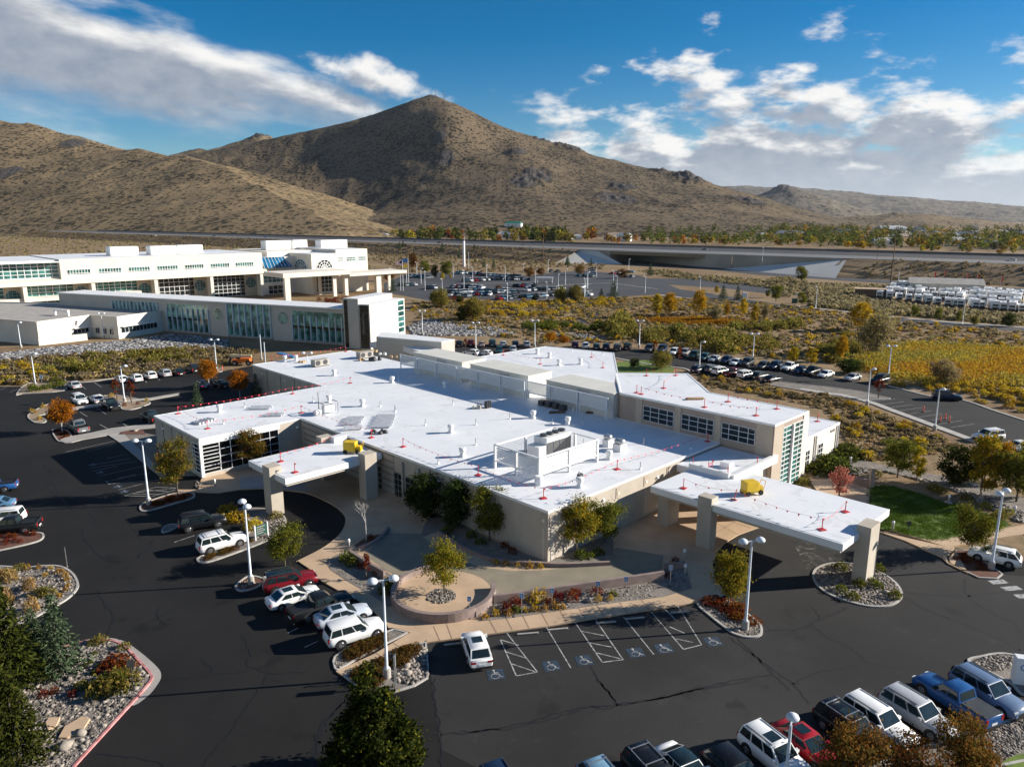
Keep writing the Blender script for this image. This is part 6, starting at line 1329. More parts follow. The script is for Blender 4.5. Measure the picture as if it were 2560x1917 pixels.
# far hospital lot: one mesh per car
def far_car(kind):
    k = KINDS[kind]; L, W, H, zb = k['L'], k['W'], k['H'], k['belt']; w = W / 2; b = MB()
    sec = [(-L / 2,.35, zb - .08,.9),(-L / 2 + .3,.28, zb, 1),(k['xf'],.28, zb, 1),(L / 2 - .3,.3, k['hood'] - .12,.95),(L / 2,.4, k['hood'] - .3,.8)]
    vs = [p for x, z0, z1, f in sec for p in ((x, -w * f, z0),(x, -w * f, z1),(x, w * f, z1),(x, w * f, z0))]
    b.add(vs, [(4 * i + j, 4 * i + (j + 1) % 4,4 * i + 4 + (j + 1) % 4,4 * i + 4 + j) for i in range(4) for j in range(4)] + [(3,2,1,0),(16,17,18,19)])
    b.k = 1; c0 = [(k['xr'],-w * .9, zb),(k['xf'],-w * .9, zb),(k['xf'], w * .9, zb),(k['xr'], w * .9, zb),(k['rr'],-w * .74, H - .06),(k['rf'],-w * .74, H - .06),(k['rf'], w * .74, H - .06),(k['rr'], w * .74, H - .06)]
    b.add(c0,[(0,1,5,4),(1,2,6,5),(2,3,7,6),(3,0,4,7)]); b.k = 0
    b.add([(k['rr'] - .05,-w * .76, H - .06),(k['rf'] + .05,-w * .76, H - .06),(k['rf'] + .05, w * .76, H - .06),(k['rr'] - .05, w * .76, H - .06),(k['rr'] + .1,-w * .66, H),(k['rf'] - .1,-w * .66, H),(k['rf'] - .1, w * .66, H),(k['rr'] + .1, w * .66, H)],[(0,1,5,4),(1,2,6,5),(2,3,7,6),(3,0,4,7),(4,5,6,7)])
    b.k = 2
    for x in (-L * .3, L * .31):
        for s in (-1,1): b.tube((x, s * (w - .15),.33),(x, s * (w + .02),.33),.33, n=10)
    return b.mesh('parked_car', [M['paintcar'], M['car_glass'], M['rubber']])
FM = [far_car(k) for k in ('sedan', 'cross', 'suv', 'hatch', 'pickup')]
PAL = [(WHT, 'white'),(WHT, 'white'),(WHT, 'white'),(SIL, 'silver'),(SIL, 'silver'),(GRY, 'grey'),(BLK, 'black'),(BLK, 'black'),(DGR, 'charcoal'),(NAVY, 'navy'),(TEAL, 'teal'),(RED, 'red'),(LBL, 'pale blue')]
rc = random.Random(5)
def far_row(a, c, n, lab, gap=.02, ang=None):
    a = Vector(a); c = Vector(c); d = math.degrees(math.atan2(c.y - a.y, c.x - a.x)) + 90 if ang is None else ang
    n = int(n * 1.15 + .5)
    for i in range(n):
        if rc.random() < gap: continue
        p = a + (c - a) * (i / max(1, n - 1)); k = rc.randrange(5); cc_, nm = PAL[rc.randrange(len(PAL))]
        o = link('parked_car', FM[k]); o.location = (p.x + rc.uniform(-.3,.3), p.y + rc.uniform(-.4,.4),.036); o.rotation_euler = (0,0, R(d + rc.choice((0,180)) + rc.uniform(-2,2)))
        o.color = (*cc_, 1); tag(o, '%s %s, %s of the hospital lot' % (nm, ('sedan', 'car', 'large car', 'hatchback', 'pickup')[k], lab), 'car', 'cars in the hospital lot')
for a, c, n, lab in (((-33.42,462.89),(-20.16,455.09),8, 'rearmost row, left half'),((-19.89,449.03),(4.50,435.96),15, 'rearmost row, right half'),((-25.71,405.12),(-8.37,414.49),12, 'second row from the rear, left half'),((-6.81,415.77),(9.52,413.22),11, 'second row from the rear, right half'),((-29.88,369.94),(-14.79,363.91),9, 'middle row, left end'),((1.49,374.07),(11.42,371.48),7, 'middle row by the white islands'),
  ((-28.59,339.85),(-15.85,346.01),9, 'long row nearest the blue sign'),((-15.37,345.12),(-1.29,349.64),10, 'centre row by red trees'),((7.24,351.94),(23.93,359.99),10, 'right-hand row'),((-26.37,328.14),(-19.47,324.94),5, 'short row behind the red shrubs'),((-19.52,333.06),(-10.11,331.41),7, 'row behind the red shrubs'),((-7.76,339.85),(2.67,341.59),7, 'row right of the red shrubs'),((-6.55,312.72),(-1.16,315.69),4, 'front row above the brush'),((-0.36,320.25),(7.70,323.36),6, 'front row middle part'),((9.99,324.15),(20.80,331.41),7, 'front row right part'),
  ((-60.90,440.23),(-48.16,426.31),6, 'row behind the flagpoles'),((-58.98,376.70),(-47.63,382.07),5, 'row in front of the flagpoles'),((-41.43,361.45),(-37.89,362.92),3, 'row by the blue strip'),((53.29,501.36),(50.02,457.33),3, 'far corner group near the bridge'),((39.68,442.62),(47.26,437.64),4, 'corner row by the plum trees'),((62.10,460.03),(75.99,471.14),4, 'corner row by the orange bush'),((67.22,436.01),(70.16,434.39),2, 'pair by the yellow hydrant shrubs'),((25.48,476.77),(28.96,474.27),2, 'small group by the yellow lights'),((32.06,368.42),(35.20,367.25),2, 'pair beyond the long white kerb'),((30.66,328.14),(33.92,331.41),2, 'pair at the right end')):
    far_row(a, c, n, lab)
for p, c, lab, k in (((-487.28,1025.50), WHT, 'white car driving on the highway above the hospital', 0),((-396.69,999.21), NAVY, 'dark car on the highway left of the blue one', 1),((-307.31,936.75), BLUE, 'blue car on the highway above the hospital', 0),((-70.74,726.67), MAR, 'dark red car on the highway above the hospital lot', 1),((145.98,567.16), GRY, 'grey car on the highway bridge', 0),((230.67,527.82), BLK, 'black pickup on the highway towing a trailer', 4),((235.38,522.87), BLK, 'black trailer car just ahead on the highway', 2),((285.86,426.63), WHT, 'white car on the highway at the far right', 0)):
    o = link('car', FM[k]); o.location = (p[0], p[1],10.1); o.rotation_euler = (0,0, R(139)); o.color = (*c, 1); tag(o, lab, 'car')

# trailers and motorhomes in the storage yard
def rv_mesh(kind):
    b = MB(); L, W, H = ((7.5,2.5,3.1),(9.5,2.55,3.5),(6.2,2.3,2.7))[kind]
    b.box(-L / 2, L / 2,-W / 2, W / 2,.6, H); b.k = 1
    b.box(-L / 2 + 1,-L / 2 + 2.2,-W / 2 - .02,-W / 2,1.7,2.4).box(L / 2 - 2.6, L / 2 - 1.2,-W / 2 - .02,-W / 2,1.7,2.4).box(-L / 2 - .02,-L / 2,-W * .36, W * .36,1.5,2.3).box(-L / 2 - .015,-L / 2,-W * .4, W * .4,.62,1.2)
    b.k = 2
    for x in (-.9,.2): b.tube((x, -W / 2 - .02,.4),(x, W / 2 + .02,.4),.38, n=10)
    b.k = 0; b.box(-1.2,-.2,-.5,.5, H, H + .3).bar((L / 2,0,.6),(L / 2 + 1.2,0,.5),.2,.2)
    return b.mesh('camper_trailer', [M['white'], M['darkmetal'], M['rubber']],.06)
RVM = [rv_mesh(k) for k in range(3)]
for a, c, n, lab in (((162.58,324.98),(173.66,293.50),8, 'front rank, left half'),((175.39,292.01),(190.29,273.22),8, 'front rank, right half'),((173.57,340.29),(190.90,307.64),11, 'second rank, left part'),((192.62,306.00),(201.08,287.26),7, 'second rank, right part'),((183.99,354.89),(205.89,316.94),13, 'third rank'),((207.58,315.21),(212.20,303.58),5, 'third rank, right end'),((194.05,367.25),(198.38,359.29),4, 'rear rank left of the shed'),((210.67,340.29),(221.70,319.58),10, 'rear rank right of the shed')):
    a = Vector(a); c = Vector(c)
    for i in range(n):
        p = a + (c - a) * (i / max(1, n - 1)); k = rc.randrange(3)
        o = link('camper_trailer', RVM[k]); o.location = (p.x + rc.uniform(-.5,.5), p.y + rc.uniform(-1,1),0); o.rotation_euler = (0,0, R(62 + rc.uniform(-9,9)))
        tag(o, 'white camper trailer in the %s of the storage yard' % lab, 'trailer', 'campers in the storage yard')

# ================================================================ lamps, signs, poles, small things
def lamp_proto(h, heads=2, base=True):
    t = thing('street_lamp', '', 'street lamp', (0,0,-60))
    z0 = 0
    if base: MB().lathe([(.30,0),(.30,.72),(.27,.78)],0,0,14).obj('base', M['walk_grey'], t); z0 = .78
    MB().lathe([(.2, z0),(.2, z0 + .05),(.12, z0 + .12),(.085, h - .1),(.08, h)],0,0,10).obj('pole', M['pole'], t)
    if heads:
        MB().bar((-.75 if heads > 1 else 0,0, h - .02),(.75,0, h - .02),.08,.08).obj('arm', M['pole'], t)
        for s in ((-1,1) if heads > 1 else (1,)):
            MB().lathe([(.12, h - .05),(.36, h - .12),(.40, h + .0),(.34, h + .14),(.18, h + .25),(.02, h + .28)], s * .78,0,14).obj('lamp_head', M['pole'], t)
    return t
LP = {}
def lamp(p, h, heads, rot, lab, group='white parking lot lamps', base=True, z=.1):
    key = (h, heads, base)
    if key not in LP: LP[key] = o = lamp_proto(h, heads, base)
    else: o = dup(LP[key])
    o.location = (p[0], p[1], z); o.rotation_euler = (0,0, R(rot)); o['label'] = lab; o['group'] = group
for p, rot, lab in (((19.73,56.22),12, 'white two-headed lamp on the island right of the accessible stalls'),((-24.81,64.16),-55, 'white two-headed lamp left of the dark red car'),((-44.10,84.03),0, 'white two-headed lamp beside the left striped stalls'),((-9.46,49.52),18, 'white two-headed lamp beside the big white car'),((47.52,67.19),35, 'white two-headed lamp at the right by the lawn')):
    lamp(p, 8.0,2, rot, lab)
lamp((16.47,37.99),4.7,1,62, 'white lamp rising in front of the near parked row')
for p, rot, lab, hd in (((-73.21,134.98),30, 'white lamp on the island between the upper left cars', 1),((-98.36,148.17),10, 'white lamp at the far left by the yellow shrubs', 1),((-66.92,163.45),0, 'white lamp beside the orange lifting truck', 2),((65.84,132.29),20, 'white lamp beside the small red tree at the back lot', 1),((69.20,115.94),20, 'white lamp beside the orange posts', 1),((81.13,155.22),0, 'white two-headed lamp at the bend of the back lot', 2),((57.29,172.17),0, 'white two-headed lamp on the curved back row', 2),((42.24,162.67),10, 'white lamp at the head of the inner back row', 1),((34.10,194.74),0, 'white two-headed lamp by the planted gap', 2),((6.11,195.15),0, 'white two-headed lamp behind the far roof', 2),((-9.51,190.83),0, 'white two-headed lamp behind the corridor', 2),((-131.47,194.42),0, 'white lamp on the left by the low wing', 1),((-117.79,210.19),0, 'white lamp in the notch of the low wing', 2),((-26.53,216.31),0, 'white lamp against the pale rock slope', 2),((-41.52,146.85),0, 'white lamp pole standing close behind the left wing', 2)):
    lamp(p, 7.2 if hd == 2 else 6.8, hd, rot, lab)
FLP = 'white lamps of the far lots'
for p, h, lab in (((116.52,281.97),8.5, 'lone white lamp by the far road and green tree'),((148.04,240.39),8, 'lone white lamp by the far road before the campers'),((84.13,330.56),8.5, 'white lamp by the yellow tree and far road'),((61.83,342.81),8, 'white lamp above the yellow brush right of the lot'),((164.95,490.87),15, 'tall white lamp beside the bridge paving'),((32.18,325.89),8, 'white lamp at the right front of the hospital lot'),((51.52,376.17),8, 'white lamp by the plum trees'),((48.30,340.29),8, 'white lamp by the dark conifer'),((75.55,480.81),8, 'white lamp before the underpass'),((49.64,436.01),8, 'white lamp near the corner cars'),((37.63,367.25),8, 'white lamp by the long white kerb'),((-1.91,305.53),7.5, 'white lamp at the front of the hospital lot'),((14.77,312.72),7.5, 'white lamp in the right front brush'),
  ((-23.61,363.91),9, 'white lamp in the middle of the hospital lot'),((-21.33,402.09),8, 'white lamp among the rear cars, left'),((-14.39,420.97),8, 'white lamp among the rear cars, centre'),((-3.68,408.20),8, 'white lamp among the rear cars, right'),((6.80,434.56),8, 'white lamp at the rear right of the lot'),((12.06,384.81),8, 'white lamp left of the white booth'),((22.98,472.61),8, 'white lamp near the concrete slope'),((21.91,349.64),8, 'white lamp before the right-hand row'),((31.95,324.15),8, 'white lamp at the right of the front row'),((27.75,384.81),8, 'white lamp with a yellow cap'),((36.94,363.91),8, 'white lamp at the far right of the lot'),((-30.61,324.15),8, 'white lamp with a blue banner'),((-41.66,354.27),9, 'white lamp by the blue strip'),((-57.24,402.09),8, 'white lamp beside the flagpoles'),((-47.91,390.41),8, 'white lamp right of the flagpoles'),((-53.37,354.27),8, 'white lamp left of the flagpoles'),((-65.49,396.17),8, 'white lamp by the plum tree'),((-34.45,434.56),8, 'white lamp by the green trees'),((-29.01,498.75),11, 'tall white lamp behind the rear cars'),((-57.53,449.03),8, 'white lamp behind the flag')):
    lamp(p, h, 1, rc.uniform(0,360), lab, FLP, False, 0)
def sign_post(p, lab, h=2.0, w_=.32, hh=.48, rot=0, face='blue', z=.12, sym=True, post='metal'):
    t = thing('sign_post', lab, 'sign', (p[0], p[1], z), R(rot), 'signs on posts')
    MB().tube((0,.03,0),(0,.03, h),.035, n=8).obj('post', M[post], t)
    f = MB().box(-w_ / 2 - .02, w_ / 2 + .02,-.012,.012, h - hh, h).obj('sign_face', M['white' if face == 'blue' else face], t)
    if face == 'blue':
        MB().box(-w_ / 2, w_ / 2,-.016,-.012, h - hh + .02, h - .02).obj('blue_panel', M['blue'], f)
        if sym: MB().box(-.05,.01,-.019,-.016, h - hh + .14, h - .12).box(-.05,.10,-.019,-.016, h - hh + .12, h - hh + .16).obj('wheelchair_symbol', M['white'], f)
    return t
for p, lab in (((0.84,58.58), 'blue accessible parking sign among orange grass tufts'),((3.54,59.50), 'blue accessible parking sign beside the dark red bush'),((7.74,60.73), 'blue accessible parking sign in front of the largest red bush'),((10.41,61.61), 'blue accessible parking sign in the shadow'),((-3.70,58.04), 'blue accessible parking sign against the round seat wall'),((14.96,63.79), 'blue accessible parking sign by the right drop-off corner')): sign_post(p, lab, rot=-5)
sign_post((-28.00,48.19), 'small blue-grey sign on a leaning post at the corner of the big left bed', 2.3,.45,.6,20, 'darkmetal', post='darkmetal')
sign_post((-96.99,148.17), 'small white sign at the far left by the yellow shrubs', 2.4,.6,.9,0, 'white')
sign_post((43.93,76.04), 'small dark sign standing on the lawn', 1.2,.45,.5,0, 'darkmetal', post='darkmetal')
t = thing('marker_post', 'thin grey post at the tip of the left gravel island', 'post', (*(-44.32,67.56),.1)); MB().tube((0,0,0),(0,0,2.1),.035).obj('post', M['metal'], t); MB().lathe([(.06,0),(.06,.05)],0,0,8).obj('foot', M['concrete'], t)
for k, p in enumerate(((-8.69,48.31),(-8.62,48.42))):
    t = thing('sign_pole', ('left', 'right')[k] + ' pole of the pair behind the lamp in the orange bed', 'pole', (*p, .1)); MB().tube((0,0,0),(0,0,2.6),.04).obj('post', M['metal'], t); MB().box(-.03,.03,-.2,.2,1.6,2.6).obj('plate', M['metal'], t)
# directory sign at the left drop-off (small unreadable lines of lettering)
a, c = (-27.60,73.77),(-26.71,74.81)
t = thing('directory_sign', 'dark green directory sign with white posts on the left island', 'sign', (*mid(a, c),.1), math.atan2(c[1] - a[1], c[0] - a[0])); L = math.dist(a, c)
MB().box(-L / 2 - .12,-L / 2,-.07,.07,0,1.7).obj('post', M['white'], t); MB().box(L / 2, L / 2 + .12,-.07,.07,0,1.7).obj('post', M['white'], t)
f = MB().box(-L / 2, L / 2,-.04,.04,.45,1.6).obj('panel', M['sign_green'], t); b = MB()
for k in range(4): b.box(-L / 2 + .15, L / 2 - .25 - .22 * (k % 2),-.046,-.04,1.36 - k * .24,1.44 - k * .24)
b.obj('lettering', M['walk_grey'], f)
# monument sign cut by the right edge
p = (37.43,48.81); t = thing('monument_sign', 'white block sign with blue lettering at the right picture edge', 'sign', (p[0] + 1.6, p[1] - .2,.1), R(-14))
MB().box(-1.6,2.2,-.35,.35,0,2.15).obj('body', M['white'], t, .03)
fc = bpy.data.curves.new('lettering', 'FONT'); fc.body = 'Carson'; fc.size = .72; fc.extrude = .012; fc.materials.append(M['blue'])
fo0 = bpy.data.objects.new('lettering', fc); COL.objects.link(fo0); bpy.context.view_layer.update(); fm_ = bpy.data.meshes.new_from_object(fo0.evaluated_get(bpy.context.evaluated_depsgraph_get())); bpy.data.objects.remove(fo0); fo = link('lettering', fm_, t); fo.location = (-1.35,-.365,1.2); fo.rotation_euler = (R(90),0,0)
# bollard lights
for p, lab in (((-17.17,71.88), 'white bollard light at the end of the capped wall'),((17.60,69.47), 'white bollard light by the right canopy pillar, upper'),((16.92,66.15), 'white bollard light by the right canopy pillar, lower'),((42.48,76.58), 'white bollard light on the lawn edge'),((53.34,84.52), 'white bollard light by the rock slope'),((58.92,80.90), 'white bollard light under the right trees'),((-38.43,90.00), 'white bollard light by the left wing bed'),((47.87,99.14), 'pale bollard light by the junipers')):
    t = thing('bollard_light', lab, 'bollard', (*p, .1),0, 'bollard lights'); MB().lathe([(.11,0),(.11,.72)],0,0,10).obj('post', M['concrete'], t); MB().lathe([(.14,.7),(.16,.85),(.14,.98),(.04,1.05)],0,0,10).obj('lamp_head', M['white'], t)
# orange posts
for p, lab in (((73.77,127.68), 'orange traffic post standing apart by the lamp'),((73.08,121.16), 'orange traffic post nearest the lamp'),((74.80,122.65), 'orange traffic post behind the group'),((74.52,120.97), 'orange traffic post at the right of the group'),((-66.04,164.51), 'orange traffic post left of the lifting truck')):
    t = thing('traffic_post', lab, 'traffic post', (*p, .03),0, 'orange traffic posts'); MB().lathe([(.26,0),(.26,.06),(.12,.1)],0,0,10).obj('foot', M['rubber'], t); MB().lathe([(.10,.08),(.075,1.15),(.05,1.2)],0,0,10).obj('post', M['cone'], t)
# telehandler
p = (-63.78,171.12); t = thing('lifting_truck', 'orange telescopic lifting truck with a folded cream boom', 'lifting truck', (*p, .03), R(5))
MB().box(-2.2,2.0,-.8,.8,.75,1.5).box(-.4,1.9,-1.05,-.2,.8,1.75).obj('body', M['orange'], t, .08); MB().box(-1.5,-.3,.0,.85,1.5,2.5).obj('cab', M['car_glass'], t, .05)
MB().bar((2.1,.1,2.05),(-2.7,.1,2.3),.5,.6).obj('boom', mat('cream_paint', (.62,.56,.36),.5), t); MB().bar((-2.7,.1,2.2),(-3.0,.1,.9),.4,.3).obj('boom_tip', M['darkmetal'], t); MB().box(-3.3,-2.9,-.8,.9,.25,1.0).obj('fork_carriage', M['darkmetal'], t)
for x in (-1.6,1.6):
    for s in (-1,1): w_ = MB().tube((x, s * .75,.62),(x, s * 1.15,.62),.62, n=18).obj('wheel', M['rubber'], t); MB().tube((x, s * 1.15,.62),(x, s * 1.17,.62),.3, n=12).obj('rim', M['concrete'], w_)
# two bare poles by the rear wall
for p, h, lab in (((-54.72,160.34),7.3, 'tall white pole rising beside the rear wing wall'),((-61.69,178.27),6.2, 'tall cream pole behind the rear wing corner')):
    t = thing('pole', lab, 'pole', (*p, 0)); MB().lathe([(.14,0),(.11, h)],0,0,10).obj('shaft', M['pole'], t); MB().lathe([(.3,0),(.3,.4)],0,0,10).obj('footing', M['concrete'], t)
# flagpoles, masts, utility poles
def cloth(name, m, t, h, L, wd, seed):
    vs = []; n = 8
    for i in range(n + 1):
        for j in range(4): vs.append((-L * i / n, .18 * math.sin(i * .9 + seed) * i / n, h - wd * j / 3 - .25 * (i / n) ** 1.5))
    return MB().add(vs, [(4 * i + j, 4 * i + j + 1,4 * i + 5 + j, 4 * i + 4 + j) for i in range(n) for j in range(3)], True).obj(name, m, t)
def stripemat():
    m, tt, b = principled('striped_flag'); s = tt.n('ShaderNodeSeparateXYZ', i_0=tt.n('ShaderNodeTexCoord').outputs['Object'])
    k = tt.m('LESS_THAN', tt.m('FRACT', tt.m('MULTIPLY', s.outputs[2],2.4)),.5); cn = tt.m('MULTIPLY', tt.m('GREATER_THAN', s.outputs[0],-1.3), tt.m('GREATER_THAN', s.outputs[2],13.0))
    tt.set(b, 'Base Color', tt.mix(cn, tt.mix(k, (.75,.75,.75),(.5,.03,.05)),(.03,.04,.15))); return m
for p, h, mm, lab in (((-51.81,351.94),14.5, stripemat(), 'flagpole with a striped red and white flag'),((-55.31,396.17),13.2, mat('blue_flag', (.03,.16,.42),.6), 'flagpole with a blue flag and a yellow one below')):
    t = thing('flagpole', lab, 'flagpole', (*p, 0)); MB().lathe([(.12,0),(.06, h)],0,0,8).obj('pole', M['white'], t); cloth('flag', mm, t, h - .2,3.4,2.0,1)
    if 'blue' in lab: cloth('flag', M['yellow'], t, h - 3.4,2.8,1.4,2)
t = thing('monopole', 'thick white tower pole behind the rear cars of the hospital lot', 'mast', (*(-34.03,527.90),0)); MB().lathe([(.9,0),(.8,18),(.75,18.1)],0,0,12).obj('pole', M['white'], t); MB().tube((.5,0,18),(.5,0,22),.1).obj('antenna', M['white'], t)
for p, h, lab in (((24.50,584.75),22, 'dark utility pole in front of the highway embankment'),((223.93,457.33),17, 'brown utility pole between the road and the embankment'),((187.84,367.25),30, 'tall thin brown pole left of the camper yard'),((199.99,367.25),14, 'dark pole at the rear of the camper yard'),((236.98,367.25),12, 'dark pole behind the yard shed'),((193.11,370.18),8, 'pale pole at the left rear of the camper yard'),((193.45,596.75),12, 'reddish sign pole above the bridge end')):
    t = thing('utility_pole', lab, 'utility pole', (*p, 0)); MB().lathe([(.28 if h > 16 else .16,0),(.14, h)],0,0,8).obj('pole', M['wood'] if 'pale' not in lab else M['pole'], t)
    if h > 13: MB().bar((-1.2,0, h - .8),(1.2,0, h - .8),.15,.15).obj('crossarm', M['wood'], t)
for p, h, lab in (((-293,3000,488.3),24, 'left radio mast on the mountain top'),((-261,3000,479.9),30, 'right radio mast on the mountain top'),((-1272,3900,430.5),28, 'radio mast on the small hill behind')):
    t = thing('radio_mast', lab, 'mast', (p[0], p[1], p[2] - 3)); MB().lathe([(1.3,0),(.5, h)],0,0,6).obj('mast', M['wood'], t); MB().box(-1.5,1.5,-1.5,1.5, h * .8, h * .86).obj('antenna', M['metal'], t)
# yard buildings and booths
p = (204.43,349.54); t = thing('storage_shed', 'wide white-roofed shed among the camper trailers', 'shed', (*p, 0), R(-25)); MB().box(-15,15,-8,8,0,4.2).obj('wall', M['link'], t); MB().add([(-15.5,-8.6,4.2),(15.5,-8.6,4.2),(15.5,0,6.4),(-15.5,0,6.4),(15.5,8.6,4.2),(-15.5,8.6,4.2)],[(0,1,2,3),(3,2,4,5)]).obj('roof', M['concrete'], t)
p = (159.32,328.21); t = thing('storage_shed', 'small brown shed with a pale roof left of the campers', 'shed', (*p, 0), R(-20)); MB().box(-6,6,-3,3,0,3.2).obj('wall', M['wood'], t); MB().box(-6.6,6.6,-3.5,3.5,3.2,3.5).obj('roof', M['walk'], t)
p = (17.46,396.17); t = thing('ticket_booth', 'white flat-topped shelter in the hospital lot', 'shelter', (*p, 0), R(-5)); MB().box(-4.5,4.5,-1.4,1.4,2.6,3.1).obj('roof', M['white'], t)
for x in (-4,4): MB().box(x - .15, x + .15,-1.2,1.2,0,2.6).obj('support', M['white'], t)
for p, lab in (((115.37,300.41), 'green utility cabinet beside the far road'),((98.59,312.65), 'white and red roadside cabinet by the far road')):
    t = thing('utility_cabinet', lab, 'cabinet', (*p, 0)); MB().box(-1,1,-.6,.6,.1,2.0 if 'green' in lab else 3.2).obj('body', M['sign_green'] if 'green' in lab else M['white'], t, .05); MB().box(-1.1,1.1,-.7,.7,0,.1).obj('plinth', M['concrete'], t)
for k, p in enumerate(((225.14,395.36),(234.27,402.19),(234.46,382.36),(234.13,373.15),(238.69,361.53))):
    t = thing('feather_flag', ('leftmost orange feather flag above the yard shed', 'tall orange feather flag above the yard shed', 'orange feather flag at the right end of the shed', 'orange feather flag right of the shed', 'rightmost orange feather flag over the campers')[k], 'flag', (*p, 0),0, 'orange feather flags'); MB().tube((0,0,0),(0,0,6.5),.08).obj('pole', M['metal'], t); MB().add([(0,0,3),(0,0,6.5),(1.1,.1,6.0),(.9,.1,3.2)],[(0,1,2,3)]).obj('flag', M['cone'], t)
# houses beyond the highway
rh = random.Random(9)
HC = [M['link'], M['stucco_lite'], M['walk'], M['white'], M['stucco']]
RCOL = [mat('slate_roof', (.12,.14,.17),.8), mat('tan_roof', (.22,.17,.13),.8), mat('pale_roof', (.38,.40,.42),.8), mat('green_roof', (.02,.22,.15),.7)]
def house(p, z, w_, d, h, rc_, wl, lab, rot=0):
    t = thing('house', lab, 'house', (p[0], p[1], z), R(rot), 'houses beyond the highway')
    MB().box(-w_ / 2, w_ / 2,-d / 2, d / 2,-2, h).obj('wall', wl, t)
    o = .6; MB().add([(-w_ / 2 - o, -d / 2 - o, h),(w_ / 2 + o, -d / 2 - o, h),(w_ / 2 + o, d / 2 + o, h),(-w_ / 2 - o, d / 2 + o, h),(-w_ / 2 + d * .35,0, h + d * .28),(w_ / 2 - d * .35,0, h + d * .28)],[(0,1,5,4),(2,3,4,5),(1,2,5),(3,0,4)]).obj('roof', rc_, t)
    for x in (-w_ * .25, w_ * .2): MB().box(x - 1, x + 1,-d / 2 - .05,-d / 2, h * .35, h * .75).obj('window', M['glass'], t)
H3 = [((1960,595),34,14,5.5,0,0, 'big slate-roofed house above the highway'),((1276,593),30,12,4,2,3, 'pale low house left of the utility pole'),((1284,567),22,10,4,3,3, 'house with a bright green roof'),((1530,598),20,10,5,1,3, 'white house with dark cars near the bridge'),((1555,601),14,8,6,2,3, 'bright white house near the bridge'),((1422,597),26,10,3,2,1, 'wide pale house right of the utility pole'),((1900,595),18,9,4,2,1, 'low pale house beside the tall lamp'),((1411,598),16,9,4,2,3, 'small pale house left of the bridge'),
      ((2191,612),20,10,4,2,3, 'light blue-grey house among yellow trees'),((2158,605),18,9,4,1,2, 'tan-roofed house among yellow trees'),((2452,616),14,9,4,2,2, 'cream house by the dark pointed conifer'),((2088,587),22,10,5,0,3, 'grey house on the left of the far town'),((2207,578),44,14,5,2,3, 'long white building in the far town'),((2354,597),16,9,5,2,3, 'white house in the middle of the far town'),((2400,609),12,8,4,0,1, 'small slate house in the far town'),((2493,610),14,9,4,1,1, 'cream-walled house in the far town'),((962,595),14,8,4,2,3, 'small white house above the left highway')]
for p, w_, d, h, rc_, wl, lab in H3: g = ground_at(*p); house(g, g[2], w_ * 1.5, d * 1.3, h * 1.6, RCOL[rc_], HC[wl], lab, rh.uniform(-25,25))
for i in range(26):
    g = ground_at(rh.uniform(2200,2560), rh.uniform(574,615)); house(g, g[2], rh.uniform(18,28), rh.uniform(11,14), rh.uniform(7,10), RCOL[rh.randrange(3)], HC[rh.randrange(5)], 'small house half hidden by trees in the far town', rh.uniform(-40,40))

# ================================================================ plants and rocks
PALS = dict(sage=((.19,.15,.09),(.33,.265,.165)), tan=((.34,.24,.11),(.50,.37,.19)), reedo=((.28,.115,.02),(.44,.21,.04)), yellow=((.40,.25,.010),(.58,.42,.03)), olive=((.19,.15,.035),(.35,.275,.07)), green=((.07,.085,.014),(.18,.19,.03)),
 ygreen=((.14,.145,.014),(.33,.29,.035)), dark=((.024,.036,.010),(.075,.092,.02)), orange=((.34,.12,.008),(.60,.28,.02)), red=((.10,.012,.010),(.22,.035,.02)), rust=((.13,.045,.012),(.26,.10,.025)), spruce=((.035,.06,.03),(.10,.135,.075)), pine=((.035,.05,.010),(.10,.11,.022)), gold=((.33,.18,.008),(.55,.34,.02)), grey=((.2,.18,.15),(.3,.27,.22)), pink=((.42,.14,.10),(.60,.26,.18)), wheat=((.30,.18,.07),(.46,.31,.14)), brown=((.06,.045,.012),(.15,.10,.028)), greenred=((.08,.085,.014),(.22,.17,.025)))
def colours(n, pal, rng, mixpal=None, f=0.0):
    a, b = (np.array(x) for x in PALS[pal]); c = a + (b - a) * rng.uniform(0,1,(n, 1)) ** 1.2
    if mixpal:
        a2, b2 = (np.array(x) for x in PALS[mixpal]); c2 = a2 + (b2 - a2) * rng.uniform(0,1,(n, 1)); c = np.where(rng.uniform(0,1,(n, 1)) < f, c2, c)
    return c
def quads(C, size, rng, aspect=1.6, flat=0.0, axis=None):
    """randomly turned leaf quads centred on C"""
    n = len(C); nrm = rng.normal(size=(n, 3)); nrm[:, 2] += flat; nrm /= np.linalg.norm(nrm, axis=1, keepdims=True)
    t = rng.normal(size=(n, 3)) if axis is None else axis + rng.normal(size=(n, 3)) * .25
    u = np.cross(nrm, t); u /= np.linalg.norm(u, axis=1, keepdims=True) + 1e-9; v = np.cross(nrm, u)
    s = np.asarray(size).reshape(-1,1); du, dv = u * s * .5, v * s * .5 * aspect
    V = np.stack([C - dv, C + du * .9, C + dv, C - du * .9],1).reshape(-1,3)
    return V, np.arange(4 * n).reshape(n, 4)
